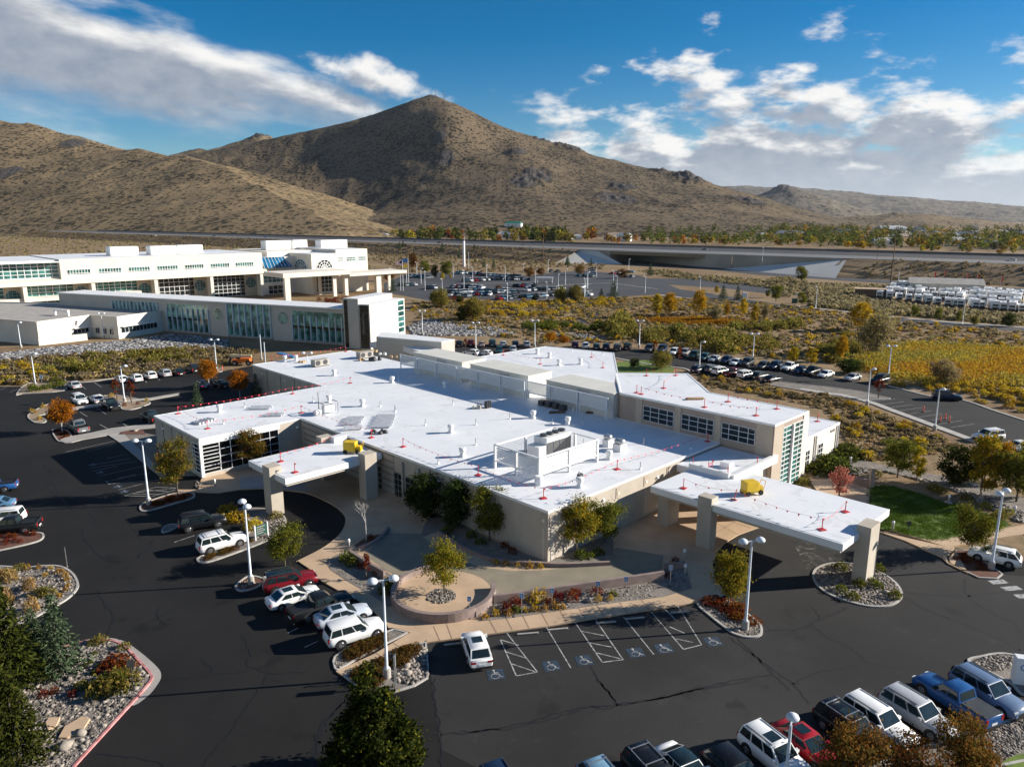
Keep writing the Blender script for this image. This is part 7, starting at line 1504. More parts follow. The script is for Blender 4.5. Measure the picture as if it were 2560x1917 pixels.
def crown_points(n_cl, per, rx, rz, z0, rng, shape='round', clr=.30):
    P = []; 
    for i in range(n_cl):
        while True:
            q = rng.uniform(-1,1,3); r_ = np.linalg.norm(q)
            if r_ > 1 or r_ < .25: continue
            if shape == 'round': break
            t = (q[2] + 1) / 2; lim = {'oval': 1.0, 'cone': 1.05 - t, 'vase': .35 + .75 * t, 'dome': math.sqrt(max(0,1 - t * t))}[shape]
            if math.hypot(q[0], q[1]) < lim: break
        c = np.array([q[0] * rx, q[1] * rx, z0 + (q[2] + 1) * rz])
        k = rng.uniform(.6,1.3); P.append(c + rng.normal(size=(int(per * k),3)) * np.array([1,1,.75]) * clr * rx * k * .62)
    return P
def tree_meshes(h, rx, z0, pal, seed, n_cl=46, per=70, leaf=.17, shape='round', mixpal=None, mf=.2, bark='bark', trunk=.12, clr=.30, mat_='leaf'):
    rng = np.random.default_rng(seed); rz = (h - z0) / 2
    P = crown_points(n_cl, per, rx, rz, z0, rng, shape, clr); C = np.vstack(P)
    cb = np.repeat(rng.uniform(.7,1.25, len(P)),[len(p) for p in P])[:, None]
    V, F = quads(C, rng.uniform(.7,1.3, len(C)) * leaf, rng)
    col = np.repeat(colours(len(C), pal, rng, mixpal, mf) * cb, 4,0)
    crown = np_mesh('crown', V, F, M[mat_], col)
    b = MB(); top = Vector((rng.uniform(-.2,.2), rng.uniform(-.2,.2), z0 + rz * 1.1)); mid_ = Vector((top.x * .4, top.y * .4 + .06, z0 * .8))
    b.tube((0,0,-.05), mid_, trunk, trunk * .78,8); b.tube(mid_, top, trunk * .78, trunk * .3,8)
    for p in P[::3]:
        c = Vector(p.mean(0)); st = mid_ + (top - mid_) * rng.uniform(0,.8); b.tube(st, st + (c - st) * .85, trunk * .36, trunk * .1,5, False)
    return b.mesh('trunk', M[bark]), crown
def conifer_meshes(h, R_, pal, seed, z0=.3, whorl=.34, per=11, leaf=.34, dens=9, droop=.25):
    rng = np.random.default_rng(seed); C = []; A = []; b = MB(); b.tube((0,0,0),(0,0, h * .96),.035 * h * .6,.02,8)
    z = z0
    while z < h * .985:
        t = (z - z0) / (h - z0); L = R_ * (1 - t) ** .85 * rng.uniform(.85,1.1) + .08; nb = max(4, int(per * (1 - t * .5)))
        for i in range(nb):
            a = 2 * math.pi * (i + rng.uniform(-.3,.3)) / nb + z * 3; l = L * rng.uniform(.75,1.12); d = np.array([math.cos(a), math.sin(a),0])
            m = max(3, int(dens * l)); s = np.sort(rng.uniform(.15,1, m) ** .8); pts = d * (s * l)[:, None]; pts[:, 2] = z + s * l * (.22 - droop * s) ; pts += rng.normal(size=pts.shape) * np.array([.09,.09,.05]) * (1 + .4 * l)
            C.append(pts); A.append(np.repeat((d + np.array([0,0,-.15]))[None], m, 0))
        z += whorl * (1 - .45 * t) * rng.uniform(.8,1.2)
    C = np.vstack(C); A = np.vstack(A); V, F = quads(C, rng.uniform(.6,1.1, len(C)) * leaf * .55, rng, 2.6,1.0, A)
    return b.mesh('trunk', M['bark']), np_mesh('crown', V, F, M['needle'], np.repeat(colours(len(C), pal, rng),4,0))
TM = dict(
 ygreen=tree_meshes(6,2.0,1.6, 'ygreen', 1,44,120,.15, mixpal='gold', mf=.12), green=tree_meshes(6,2.1,1.1, 'green', 2,46,130,.15, mixpal='ygreen', mf=.25), greenred=tree_meshes(7,2.1,1.4, 'greenred', 3,50,125,.15, 'oval', 'rust', .2), orange=tree_meshes(6,1.9,1.7, 'orange', 4,60,90,.17, mixpal='rust', mf=.15, bark='bark_pale'),
 gold=tree_meshes(8,2.6,1.0, 'gold', 5,60,70,.24, 'oval', 'ygreen', .15), yellow=tree_meshes(7,1.7,.6, 'yellow', 6,56,70,.2, 'oval', 'ygreen', .35), dark=tree_meshes(6,2.2,.3, 'dark', 7,70,75,.2, 'oval'), redthin=tree_meshes(4.2,.7,1.2, 'red', 8,20,22,.16, 'oval', 'rust', .3), olive=tree_meshes(5,3.0,.3, 'olive', 9,70,70,.24, 'round', 'green', .25),
 big=tree_meshes(9.5,3.3,.3, 'dark', 10,230,125,.17, 'cone', 'ygreen', .14, clr=.13), rust=tree_meshes(5,2.2,.6, 'rust', 11,60,130,.13, 'round', 'brown', .5), pink=tree_meshes(3.4,1.4,.3, 'pink', 12,46,30,.15, 'vase'), willow=tree_meshes(6,2.6,.6, 'sage', 13,60,70,.22, 'round', 'olive', .3),
 cottonwood=tree_meshes(8.2,1.9,.5, 'ygreen', 14,76,80,.22, 'oval', 'yellow', .45),
 spruce=conifer_meshes(7,2.2, 'spruce', 15), fir=conifer_meshes(4.5,1.25, 'spruce', 16,.2,.26,9,.26,11), pinebig=conifer_meshes(9,3.3, 'pine', 17,.4,.36,12,.40,9,.15))
HT = dict(ygreen=6, green=6, greenred=7, orange=6, gold=8, yellow=7, dark=6, redthin=4.2, olive=5, big=9.5, rust=5, pink=3.4, willow=6, cottonwood=8.2, spruce=7, fir=4.5, pinebig=9)
rt = random.Random(21)
def tree(kind, p, h, label, group=None, wide=1.0, z=.06, tint=None):
    t = thing('conifer' if kind in ('spruce', 'fir', 'pinebig') else 'tree', label, 'tree', (p[0], p[1], z), rt.uniform(0,6.3), group)
    s = h / HT[kind]; t.scale = (s * wide, s * wide, s)
    a = link('trunk', TM[kind][0], t); c = link('crown', TM[kind][1], t)
    if tint: c.color = (*tint, 1)
    return t
for kind, p, h, lab, wd in (
 ('greenred', (-41.90,86.97),7.3, 'yellow-green tree with reddish top in front of the glazed left wing', .9),('greenred', (-35.98,96.66),5.6, 'rusty green tree standing against the dark corner glazing', 1.05),('ygreen', (-6.17,61.61),5.2, 'yellow-green tree in the pit of the round terrace', .98),('ygreen', (6.67,70.32),6.0, 'golden green tree on the sunlit side of the near corner', .95),('green', (9.94,73.18),5.2, 'dark green tree right of the near building corner', 1.0),
 ('green', (-2.42,73.73),6.3, 'dark green tree with yellow top against the shaded wall', .85),('dark', (-6.31,77.15),5.9, 'tall dark shrub tree in the shade of the left wall', .8),('dark', (-9.92,79.91),5.6, 'darkest tree beside the glazed doors', 1.0),('green', (-22.76,67.94),4.6, 'round olive green tree beside the left drop-off', 1.05),('ygreen', (19.24,59.57),5.4, 'green and gold tree on the lamp island', .85),('green', (47.86,70.91),5.3, 'dense green tree by the lawn and right lamp', 1.05),
 ('big', (-8.33,38.63),8.3, 'large dark green tree rising from the bottom edge', 1.25),('rust', (20.56,38.20),4.4, 'rust and olive tree at the bottom right', .95),('rust', (27.80,39.35),4.3, 'red-brown tree in front of the silver grey car', .8),('rust', (24.02,37.79),3.7, 'dark red bushy tree between two rusty trees', 1.1),('rust', (29.07,39.46),2.5, 'low rust tree behind the blue pickup tail', .9),
 ('pinebig', (-36.98,48.11),8.6, 'big olive pine at the left edge', .85),('spruce', (-34.57,50.18),6.6, 'blue-green spruce beside the left gravel island', .92),('pinebig', (-31.39,40.44),6.6, 'dense green pine in the bottom left corner', .95),('pinebig', (-36.85,44.66),8.5, 'olive pine cut by the left picture edge', .9),('spruce', (-36.89,51.02),5.0, 'smaller olive spruce behind the blue-green one', 1.0),
 ('fir', (-58.50,132.73),4.3, 'small pointed conifer behind the left wing roof', 1),('fir', (-50.16,140.61),4.4, 'small pointed conifer by the service annex', 1),('orange', (-61.88,146.52),6.2, 'orange and green tree between two dark cars', .85),('orange', (-52.65,138.37),5.6, 'bright orange tree by the service annex', .95),('orange', (-72.77,114.62),5.6, 'round orange tree on a pale trunk in the upper left lot', .95),
 ('redthin', (-75.46,136.54),4.2, 'thin red young tree left of the upper lamp', 1),('redthin', (-71.55,134.36),4.4, 'thin red young tree right of the upper lamp', 1),('redthin', (-13.98,64.96),2.8, 'pinkish red young tree beside the capped wall', 1),('redthin', (70.78,138.19),3.9, 'small red tree on the tip of the back lot island', 1.2),('redthin', (39.39,170.84),4.6, 'red young tree in the lawn behind the far roof', 1),('redthin', (36.42,185.06),3.6, 'red young tree by the back row navy van', 1),('redthin', (-12.24,190.83),3.2, 'red young tree near the corridor end', 1),('orange', (10.68,200.45),3.4, 'orange shrub tree behind the far roof, left', 1.3),('orange', (14.11,197.39),2.8, 'orange shrub tree behind the far roof, right', 1.5),
 ('pink', (40.96,86.70),3.6, 'pink leafless-looking shrub on the patio', 1),('green', (51.78,93.71),5.8, 'dark green tree with yellow side shoot on the rock slope', 1.0),('yellow', (53.53,92.15),4.9, 'slim yellow-green tree beside the dark rock slope tree', .7),('dark', (57.65,90.26),5.6, 'very dark tree left of the tall yellow one', 1.05),('cottonwood', (59.15,87.39),8.0, 'tall bright yellow-green tree on the rock slope', .95),('gold', (64.55,91.76),5.4, 'golden brown tree behind the tall yellow one', .8),('green', (61.91,85.01),7.0, 'dark tree with rusty leaves at the right edge', 1.0),('cottonwood', (64.43,86.70),7.6, 'yellow-green tree cut by the right edge', .9),
 ('olive', (34.51,166.98),4.0, 'dark olive tree behind the upper roof corner', 1.0),('dark', (28.42,168.25),2.2, 'low juniper left of the dark olive tree', 1.4),('gold', (107.30,224.89),8.6, 'wide bright yellow cottonwood beyond the back lot', 1.15),('willow', (92.80,185.06),10.5, 'large grey-green willow below the yellow cottonwood', .95),('gold', (80.05,175.99),6.2, 'slim orange tree beyond the back row', .65),('yellow', (70.78,170.84),4.3, 'bright yellow-green bush tree beyond the back row', 1.2),('yellow', (66.91,172.17),4.2, 'yellow-green bush tree left of the bright one', 1.1),('dark', (75.87,162.08),3.2, 'long dark juniper mound by the lone silver sedan', 2.2),('willow', (89.72,149.92),5.2, 'pale grey leafless bush in front of the marsh', 1.3),
 ('green', (154.60,395.36),9.5, 'round green tree beside the far road', .9),('green', (114.04,289.07),6.0, 'green tree by the utility cabinet', .8),('dark', (159.14,234.19),4.4, 'dark round tree on the far road verge', 1.1),('olive', (150.43,237.87),3, 'olive bush on the far road verge', .7),('green', (147.36,241.67),4.6, 'narrow green bush beside the verge lamp', .6),('green', (145.02,249.62),4.2, 'light green bush on the far road verge', .8),('green', (140.22,255.22),4.6, 'light green bush below the campers', .8),
 ('yellow', (50.71,256.65),8.5, 'yellow tree at the edge of the marsh pool, left', .8),('gold', (55.88,259.57),8.0, 'pale golden tree beside the yellow one', 1.0),('gold', (67.02,262.56),8.8, 'golden tree standing alone above the marsh pool', .85),('gold', (75.68,258.10),4.6, 'small orange-gold tree on the dark bank', .7),('gold', (80.98,256.65),6.6, 'slim golden tree on the dark bank', .55),('yellow', (79.57,240.39),6.4, 'pointed yellow-green tree on the dark bank', .75),('willow', (68.28,245.58),5.5, 'pale leafless willow by the marsh pool', .9),('willow', (86.88,251.00),5, 'pale slim willow on the dark bank', .6),
 ('fir', (91.41,319.14),5.8, 'dark pointed conifer by the far road, left', 1.4),('fir', (95.69,312.65),6.2, 'dark pointed conifer by the far road, right', 1.1),('green', (109.09,304.38),7.2, 'bright green tree by the far road', .95),('green', (111.47,321.36),3.6, 'small green bush tree by the far road', .9),('fir', (42.99,312.65),8.2, 'tall dark conifer below the hospital lot', 1.2),('fir', (25.70,304.38),6.5, 'conifer below the right end of the hospital lot', 1.3),('fir', (37.82,312.65),5, 'conifer right of the teal car', 1.2),('yellow', (94.32,340.29),3.5, 'yellow-green bush on the island bank', 1.2),
 ('green', (-53.27,456.63),9, 'bright green tree left of the hospital lot', .9),('green', (-38.59,434.56),10, 'large mid-green tree in the hospital lot', .95),('dark', (-45.21,434.56),7.5, 'dark tree between two green ones in the hospital lot', .7),('rust', (-67.55,508.11),11, 'brown-red tall tree behind the flags', .6),('rust', (-68.48,408.20),7, 'plum tree under the hospital canopy', 1.2),('rust', (10.01,434.56),6, 'plum tree at the rear right of the lot', 1.1),('rust', (17.18,449.03),4.5, 'low plum tree near the yellow caps', 1.3),('rust', (41.25,452.91),6, 'plum tree by the corner cars', 1.1),('rust', (63.50,428.02),5.5, 'plum tree right of the corner group', 1.2),('fir', (-56.38,349.64),7, 'dark conifer by the red kerb loop', .9),('yellow', (-38.95,414.49),4, 'yellow-green bush in the hospital lot', 1.2),('yellow', (-35.54,427.66),3, 'small yellow bush among the rear cars', 1.0),('red' if False else 'rust', (-6.42,349.64),3, 'small rust tree in the middle of the lot', 1.0),('olive', (-27.80,285.78),7, 'olive green bush tree at the lot corner', .8),('dark', (-31.70,298.66),5, 'dark bush at the lot corner', .9),('dark', (-21.37,298.66),3.5, 'dark bush below the red shrubs', 1.0),('olive', (-12.74,248.13),7.5, 'large olive shrub above the pale rock slope', .8),('dark', (-17.05,245.80),5.5, 'dark shrub above the pale rock slope', .8),('dark', (9.43,305.53),3, 'dark bush in the yellow brush', 1),('olive', (20.38,305.53),6.0, 'grey-olive tree in the yellow brush', .8),('olive', (26.25,305.53),6.5, 'grey-olive tree at the right of the yellow brush', .8)):
    tree(kind, p, h, lab, 'trees of the campus and wetland', wd, tint=(.62,.62,.6) if kind in ('big', 'pinebig') else None)
# hillside conifers behind the hospital lot
for i, p in enumerate(((-105.93,705.93),(-105.51,724.65),(-97.93,754.66),(-87.46,754.66),(-82.07,625.04),(-63.40,679.57),(-52.46,688.13),(-49.27,724.65),(-33.40,663.05),(-30.05,663.05),(9.85,671.21),(15.20,724.65),(15.46,639.71),(23.80,625.04),(20.45,671.21),(30.65,604.23),(36.44,625.04),(-19.24,508.11),(-12.26,498.75),(38.87,527.90),(55.63,523.73),(39.60,529.63),(83.58,448.56),(-42.23,597.59))):
    k = math.dist((0,0), p); tree('fir', p, rt.uniform(5,8), 'dark young conifer on the dry slope behind the hospital lot', 'young conifers below the highway', rt.uniform(.9,1.3), z=max(0,(k - 470) * .02) if k < 800 else 6)
# bare white tree
p = (-15.70,73.66); t = thing('bare_tree', 'bare white-branched tree by the left drop-off', 'tree', (*p, .1)); b = MB(); rb = random.Random(4)
def grow(a, d, L, r_, lv):
    e = a + d * L; b.tube(a, e, r_, r_ * .62,6, False)
    if lv == 0: return
    for i in range(3 if lv > 1 else 4):
        n_ = (d + Vector((rb.uniform(-.5,.5), rb.uniform(-.5,.5), rb.uniform(-.05,.35)))).normalized(); grow(a + d * L * rb.uniform(.55,1), n_, L * rb.uniform(.6,.85), r_ * .55, lv - 1)
MB().tube((0,0,0),(0,0,1.3),.09,.075,8).obj('trunk', M['bark_pale'], t); grow(Vector((0,0,1.25)), Vector((0,0,1)),1.35,.07,4); b.obj('branches', M['bark_pale'], t)

# shrubs as single meshes
def shrub_mesh(name, n, r_, h, pal, seed, leaf=.12, mixpal=None, mf=.2, top=None, spiky=False):
    rng = np.random.default_rng(seed); q = rng.normal(size=(n, 3)); q[:, 2] = np.abs(q[:, 2]); q /= np.linalg.norm(q, axis=1, keepdims=True); rad = rng.uniform(.35,1,(n, 1)) ** .5
    lump = 1 + .22 * np.sin(q[:, :1] * 5 + seed) * np.cos(q[:, 1:2] * 4.3 + seed * 2)
    C = q * rad * lump * np.array([r_, r_, h]); V, F = quads(C, rng.uniform(.7,1.3, n) * leaf, rng, 3.4 if spiky else 1.7,0, np.column_stack([q[:, :2] * .6, np.ones(n)]) if spiky else None)
    col = colours(n, pal, rng, mixpal, mf)
    if top: m = (C[:, 2] > h * .45) & (rng.uniform(size=n) < .85); col[m] = colours(int(m.sum()), top, rng)
    return np_mesh(name, V, F, M['leaf'], np.repeat(col, 4,0))
SM = dict(sage=[shrub_mesh('sagebrush', 170,.75,.75, 'sage', s, .17, 'olive', .15) for s in (1,2,3)], rabbit=[shrub_mesh('rabbitbrush', 260,.85,.85, 'olive', s, .17, 'tan', .5, 'yellow') for s in (4,5)], wheat=[shrub_mesh('ornamental_grass', 340,.6,1.15, 'wheat', s, .09, spiky=True) for s in (6,7)], redb=[shrub_mesh('red_shrub', 280,.75,1.1, 'red', s, .12, 'rust', .2) for s in (8,9)], rustb=[shrub_mesh('ground_cover_shrub', 240,.8,.5, 'rust', s, .11, 'red', .3) for s in (10,11)], oliveb=[shrub_mesh('olive_shrub', 320,1.0,.9, 'olive', s, .14, 'green', .3) for s in (12,13)], greenb=[shrub_mesh('green_shrub', 300,.8,.9, 'green', s, .13) for s in (14,15)], tuft=[shrub_mesh('grass_tuft', 120,.35,.5, 'gold', s, .07, 'tan', .4, spiky=True) for s in (16,17)], yel=[shrub_mesh('yellow_shrub', 360,1.1,1.0, 'yellow', s, .15, 'olive', .2) for s in (18,)], coverb=[shrub_mesh('ground_cover_shrub', 260,.8,.5, 'brown', s, .11, 'rust', .25) for s in (21,22)], juniper=[shrub_mesh('juniper', 700,1.6,.9, 'dark', s, .16, 'green', .3) for s in (19,20)])
def shrub(kind, p, s, label, group, z=.08, hz=1.0):
    me = SM[kind][rt.randrange(len(SM[kind]))]; o = link(me.name.split('.')[0], me); o.location = (p[0], p[1], z); o.rotation_euler = (0,0, rt.uniform(0,6.3)); o.scale = (s, s, s * hz)
    return tag(o, label, 'shrub', group)
for kind, s, lab, grp, pts in (
 ('wheat', 1.25, 'tan ornamental grass clump on the upper left gravel island', 'tan grass clumps', ((-45.21,63.10),(-47.98,64.61),(-42.45,59.14),(-45.61,60.25),(-49.41,64.61))),('oliveb', .8, 'olive green shrub on the upper left gravel island', 'olive shrubs of the left islands', ((-48.74,67.01),(-42.91,62.12),(-43.60,61.88),(-49.37,65.66))),('tuft', .9, 'small orange tuft on the upper left gravel island', 'small orange tufts', ((-46.99,67.28),(-45.74,67.14),(-44.48,66.33),(-43.45,65.66),(-42.73,64.87),(-41.99,63.72),(-41.59,62.73),(-41.55,61.65),(-45.34,65.66),(-48.06,67.14),(-44.18,66.46))),
 ('oliveb', 1.15, 'olive mound in the big left bed', 'olive mounds of the big left bed', ((-30.20,47.81),(-29.50,48.11),(-28.96,48.73),(-29.81,48.89))),('rustb', 1.5, 'rust green bush behind the leaning small sign', 'rust bushes of the big left bed', ((-30.77,50.51),(-29.96,50.68),(-30.91,51.36))),('oliveb', .6, 'small yellow-green tuft in the big left bed', 'yellow-green tufts of the big left bed', ((-31.89,48.27),(-34.23,54.05),(-31.35,53.40),(-33.81,54.24))),('redb', .5, 'low red plant in the big left bed', 'low red plants of the big left bed', ((-34.02,47.21),(-31.94,47.21),(-33.54,47.66))),
 ('yel', 1.0, 'bright yellow bush beside the green sign', 'yellow bushes by the left drop-off', ((-32.45,79.08),(-31.49,79.35),(-28.98,77.01),(-33.49,81.25))),('oliveb', .8, 'yellow-green bush at the foot of the left canopy pillar', 'bushes by the left pillar', ((-27.41,80.04),)),('redb', .95, 'dark red bush in front of the long garden wall', 'dark red bushes by the garden wall', ((4.18,60.83),(5.48,61.02),(5.84,61.81),(7.86,62.01),(3.45,60.06),(0.33,59.87),(-0.45,59.13))),('tuft', 1.15, 'golden grass tuft among the rocks by the walk', 'golden tufts by the walk', ((-1.35,58.40),(-0.25,58.49),(1.18,58.94),(2.05,59.13),(2.92,59.22),(3.81,59.59),(4.48,59.50),(7.83,60.83),(8.94,61.02),(-2.33,57.86),(2.84,67.30),(1.77,67.42),(0.58,67.65),(-0.62,67.88),(-1.60,68.12))),('greenb', .7, 'bright green bush at the edge of the long shadow', 'green bushes by the garden wall', ((9.29,61.81),(0.42,58.94))),('tuft', 1.9, 'slender yellow shrub in front of the garden wall', 'slender yellow shrubs', ((1.95,60.64),(2.51,61.22))),
 ('greenb', 1.1, 'dark green bush between the car row and the round terrace', 'dark bushes by the garden walk', ((-11.34,63.71),(-11.62,62.34),(-15.92,67.99),(-16.78,68.99))),('redb', .6, 'small red bush by the capped wall', 'red bushes by the capped wall', ((-13.27,65.88),(-14.95,67.21))),
 ('greenb', .75, 'dark green bush on the oval pillar island', 'bushes of the oval island', ((32.55,67.14),(36.17,66.89),(32.88,63.79),(34.44,63.34),(30.71,62.66),(35.10,61.57),(31.22,61.36),(34.33,64.25))),('rustb', 1.05, 'orange-red ground cover on the lamp island', 'ground cover of the lamp island', ((18.53,59.90),(19.28,60.31),(19.67,59.49),(19.86,58.69),(19.42,57.91),(19.97,57.72),(20.77,57.34),(17.74,60.52),(18.38,60.94),(19.23,58.69),(20.24,59.29))),
 ('juniper', 1.5, 'sprawling dark juniper beside the low right wing', 'junipers by the right wing', ((43.53,97.83),(45.69,99.58),(48.13,101.84),(41.97,95.73),(44.69,96.56),(49.34,103.25))),('oliveb', .9, 'bush under the right-hand trees', 'bushes under the right-hand trees', ((56.56,80.00),(58.09,80.90),(56.95,83.06),(53.94,88.80),(54.31,88.09),(49.44,94.51),(37.93,91.01),(38.63,92.15),(56.21,85.68))),('redb', .7, 'dark red plant in the shaded corner bed', 'red plants of the corner bed', ((0.04,70.57),(-0.76,71.86),(0.62,72.38),(16.44,68.39),(15.05,65.26),(-15.30,73.89))),('greenb', .9, 'dark shrub in the shaded bed along the left wall', 'dark shrubs of the shaded bed', ((-4.46,74.56),(-3.33,72.91),(-7.16,75.69),(7.94,69.57),(8.91,70.32),(7.05,69.57))),
 ('redb', .6, 'red plant on the upper left parking island', 'red plants of the upper left islands', ((-85.06,131.08),(-69.82,133.15),(-71.74,131.96),(-73.85,138.78))),('tuft', 1.4, 'tan grass tuft on the upper left parking island', 'tan tufts of the upper left islands', ((-86.29,127.94),(-85.02,126.84),(-81.51,122.59),(-77.89,139.10),(-69.37,135.60),(-86.05,130.79))),('greenb', 1.3, 'green bush on the shrub island at the far left', 'green bushes of the far left island', ((-95.98,144.17),(-94.93,145.58),(-94.51,147.02),(-93.31,147.75),(-93.99,149.98),(-97.97,146.30),(-96.87,152.27)))):
    for p in pts: shrub(kind, p, s * rt.uniform(.85,1.15), lab, grp)
def bed_fill(kind, poly, n, s, lab, grp, z=.1):
    for p in scatter(poly, n): shrub(kind, p, s * rt.uniform(.75,1.2), lab, grp, z)
bed_fill('coverb', [(-13.71,52.36),(-10.89,55.22),(-10.28,54.28),(-12.24,52.23),(-13.46,51.26)],34,.75, 'olive and rust ground cover plant left of the diagonal walk', 'ground cover beside the diagonal walk')
bed_fill('coverb', [(-11.23,50.67),(-9.41,52.48),(-7.69,53.75),(-7.45,52.98),(-8.48,51.02),(-9.81,50.55),(-10.43,49.41)],30,.75, 'rusty ground cover plant right of the diagonal walk', 'ground cover right of the diagonal walk')
bed_fill('coverb', [(-12.18,50.21),(-10.66,50.67),(-9.79,48.85),(-10.81,48.53)],14,.9, 'rust plant under the large dark green tree', 'ground cover under the large tree')
bed_fill('redb', [(-58.15,75.04),(-52.63,75.62),(-51.55,74.56),(-54.07,72.02),(-55.56,71.36)],22,.42, 'red ground cover on the island at the left edge', 'red ground cover at the left edge')
bed_fill('rustb', [(-43.81,84.13),(-42.33,86.88),(-40.43,87.32),(-39.86,86.25),(-41.77,84.60),(-42.94,83.25)],20,.6, 'orange-red ground cover on the long left lamp island', 'ground cover of the left lamp island')
bed_fill('coverb', [(-31.39,69.64),(-29.87,72.70),(-28.38,74.09),(-27.66,73.16),(-29.29,71.14),(-30.94,69.01)],20,.6, 'rusty ground cover beside the white car at the left drop-off', 'ground cover of the left drop-off island')
bed_fill('rustb', [(-74.74,115.30),(-74.52,116.23),(-72.53,115.30),(-70.44,112.61),(-70.67,110.46),(-72.72,112.61)],14,.5, 'red leaf litter plant under the round orange tree', 'ground cover under the round orange tree')
bed_fill('rustb', [(45.64,70.91),(47.47,70.91),(47.56,67.98),(47.41,66.02),(45.60,66.02),(45.20,68.39)],12,.6, 'rust plant on the bed by the right lamp', 'ground cover of the right lamp bed')
bed_fill('greenb', [(-34.67,51.88),(-32.89,53.13),(-30.95,52.41),(-28.64,49.85),(-29.21,46.33),(-29.34,43.34)],14,.32, 'tiny green plant between the stones of the big left bed', 'tiny plants of the big left bed')
# wetland and dry slope: countable larger brush, then the rest as stuff
def belt(kind, poly, n, s0, s1, lab, grp, hz=1.0):
    for p in scatter(poly, n): shrub(kind, p, rt.uniform(s0, s1), lab, grp, 0, hz)
A1 = [(59.01,138.49),(59.65,143.29),(63.52,138.19),(65.81,126.84),(67.81,114.20),(69.15,108.20),(60.46,102.31),(52.91,100.47),(50.26,102.31),(54.01,117.13),(56.77,126.84),(56.77,129.63),(48.04,142.57),(40.00,147.80),(41.32,160.89),(52.02,149.92)]
belt('rabbit', A1,34,.6,1.5, 'yellow flowering brush on the dry slope beside the clinic', 'yellow brush beside the clinic')
belt('rabbit', [(79.51,149.92),(89.69,147.89),(104.04,145.92),(98.15,134.21),(89.42,124.11),(88.02,136.57),(89.57,142.41),(82.50,144.95)],60,.7,1.5, 'yellow flowering brush along the far kerb of the back lot', 'yellow brush along the back lot')
belt('rabbit', [(-25.20,298.66),(-2.30,305.53),(21.16,305.53),(39.36,316.94),(46.83,304.38),(35.98,289.07),(4.51,248.13),(-15.21,257.86)],90,1.2,2.4, 'yellow flowering brush below the hospital lot', 'yellow brush below the hospital lot')
belt('oliveb', [(-112.13,169.98),(-105.99,179.51),(-99.31,184.67),(-95.16,186.01),(-83.65,187.36),(-75.74,186.01),(-73.13,175.82),(-78.19,174.62),(-89.42,163.45),(-97.01,156.41),(-99.35,153.57)],40,1.2,2.7, 'olive green bush between upper left lot and rock slope', 'olive bushes by the upper left lot')
belt('rabbit', [(-119.80,168.86),(-113.52,171.12),(-98.75,159.35),(-99.64,150.82),(-106.34,149.04)],26,.9,1.7, 'yellow flowering bush at the far left by the lot', 'yellow bushes at the far left')
belt('oliveb', [(38.30,217.32),(48.07,223.78),(62.93,217.32),(74.73,209.25),(70.60,193.06),(62.14,180.56),(54.34,186.61),(43.12,199.95),(35.65,203.57)],58,1.5,3.5, 'olive yellow bush in the belt behind the back row', 'bushes behind the back row', 1.15)
belt('oliveb', [(66.65,230.62),(76.53,240.39),(86.36,237.87),(96.67,245.58),(90.95,230.62),(77.33,221.59)],30,1.6,3.0, 'olive bush on the bank above the dirt path', 'bushes above the dirt path')
belt('greenb', [(1.25,234.79),(10.61,241.28),(25.71,234.79),(29.77,237.87),(29.01,226.02),(24.43,222.78),(9.90,224.70)],30,1.4,2.6, 'yellow-green bush along the curved gravel track', 'bushes along the gravel track')
belt('oliveb', [(29.58,230.62),(36.54,245.58),(37.09,226.02),(33.80,209.25),(28.80,209.25)],14,2.4,3.8, 'dark olive bush of the clump left of the belt', 'dark clump left of the belt', 1.2)
belt('oliveb', [(79.07,188.18),(101.15,221.59),(103.82,213.21),(92.61,193.06),(82.40,179.11),(75.71,172.17)],36,1.3,2.4, 'brown olive bush left of the big willow', 'bushes left of the big willow')
belt('redb', [(-30.98,328.14),(-25.34,320.25),(-18.94,309.09),(-25.76,305.53)],12,.9,1.6, 'red shrub at the front corner of the hospital lot', 'red shrubs of the hospital lot')
belt('redb', [(-84.33,309.09),(-72.59,324.15),(-67.02,298.66),(-78.02,295.33)],16,.9,1.6, 'red and brown garden shrub before the hospital entrance', 'garden shrubs before the hospital')
def stuff(name, tmpl, P, smin, smax, m, rng, hz=(1,1), zf=0.0, tint=.25):
    """many plants or stones nobody could count, joined in one mesh"""
    V0, F0, C0 = tmpl; n = len(P); a = rng.uniform(0,6.3, n); s = rng.uniform(smin, smax, n) ; c, q = np.cos(a) * s, np.sin(a) * s; hh = s * rng.uniform(hz[0], hz[1], n)
    X = V0[None, :, 0] * c[:, None] - V0[None, :, 1] * q[:, None] + P[:, :1]; Y = V0[None, :, 0] * q[:, None] + V0[None, :, 1] * c[:, None] + P[:, 1:2]; Z = V0[None, :, 2] * hh[:, None] + (P[:, 2:3] if P.shape[1] > 2 else zf)
    V = np.stack([X, Y, Z],-1).reshape(-1,3); F = (F0[None] + (np.arange(n) * len(V0))[:, None, None]).reshape(-1, F0.shape[1])
    k = rng.uniform(1 - tint, 1 + tint, (n, 1,1)); col = (C0[None] * k).reshape(-1,3)
    o = link(name, np_mesh(name, V, F, m, col)); return tag(o, kind='stuff')
def tmpl_of(n, r_, h, pal, seed, leaf, mixpal=None, mf=.2, top=None):
    rng = np.random.default_rng(seed); q = rng.normal(size=(n, 3)); q[:, 2] = np.abs(q[:, 2]); q /= np.linalg.norm(q, axis=1, keepdims=True)
    C = q * rng.uniform(.4,1,(n, 1)) ** .5 * np.array([r_, r_, h]); V, F = quads(C, rng.uniform(.7,1.3, n) * leaf, rng, 1.5); col = colours(n, pal, rng, mixpal, mf)
    if top: m = C[:, 2] > h * .45; col[m] = colours(int(m.sum()), top, rng)
    return V, F, np.repeat(col, 4,0)
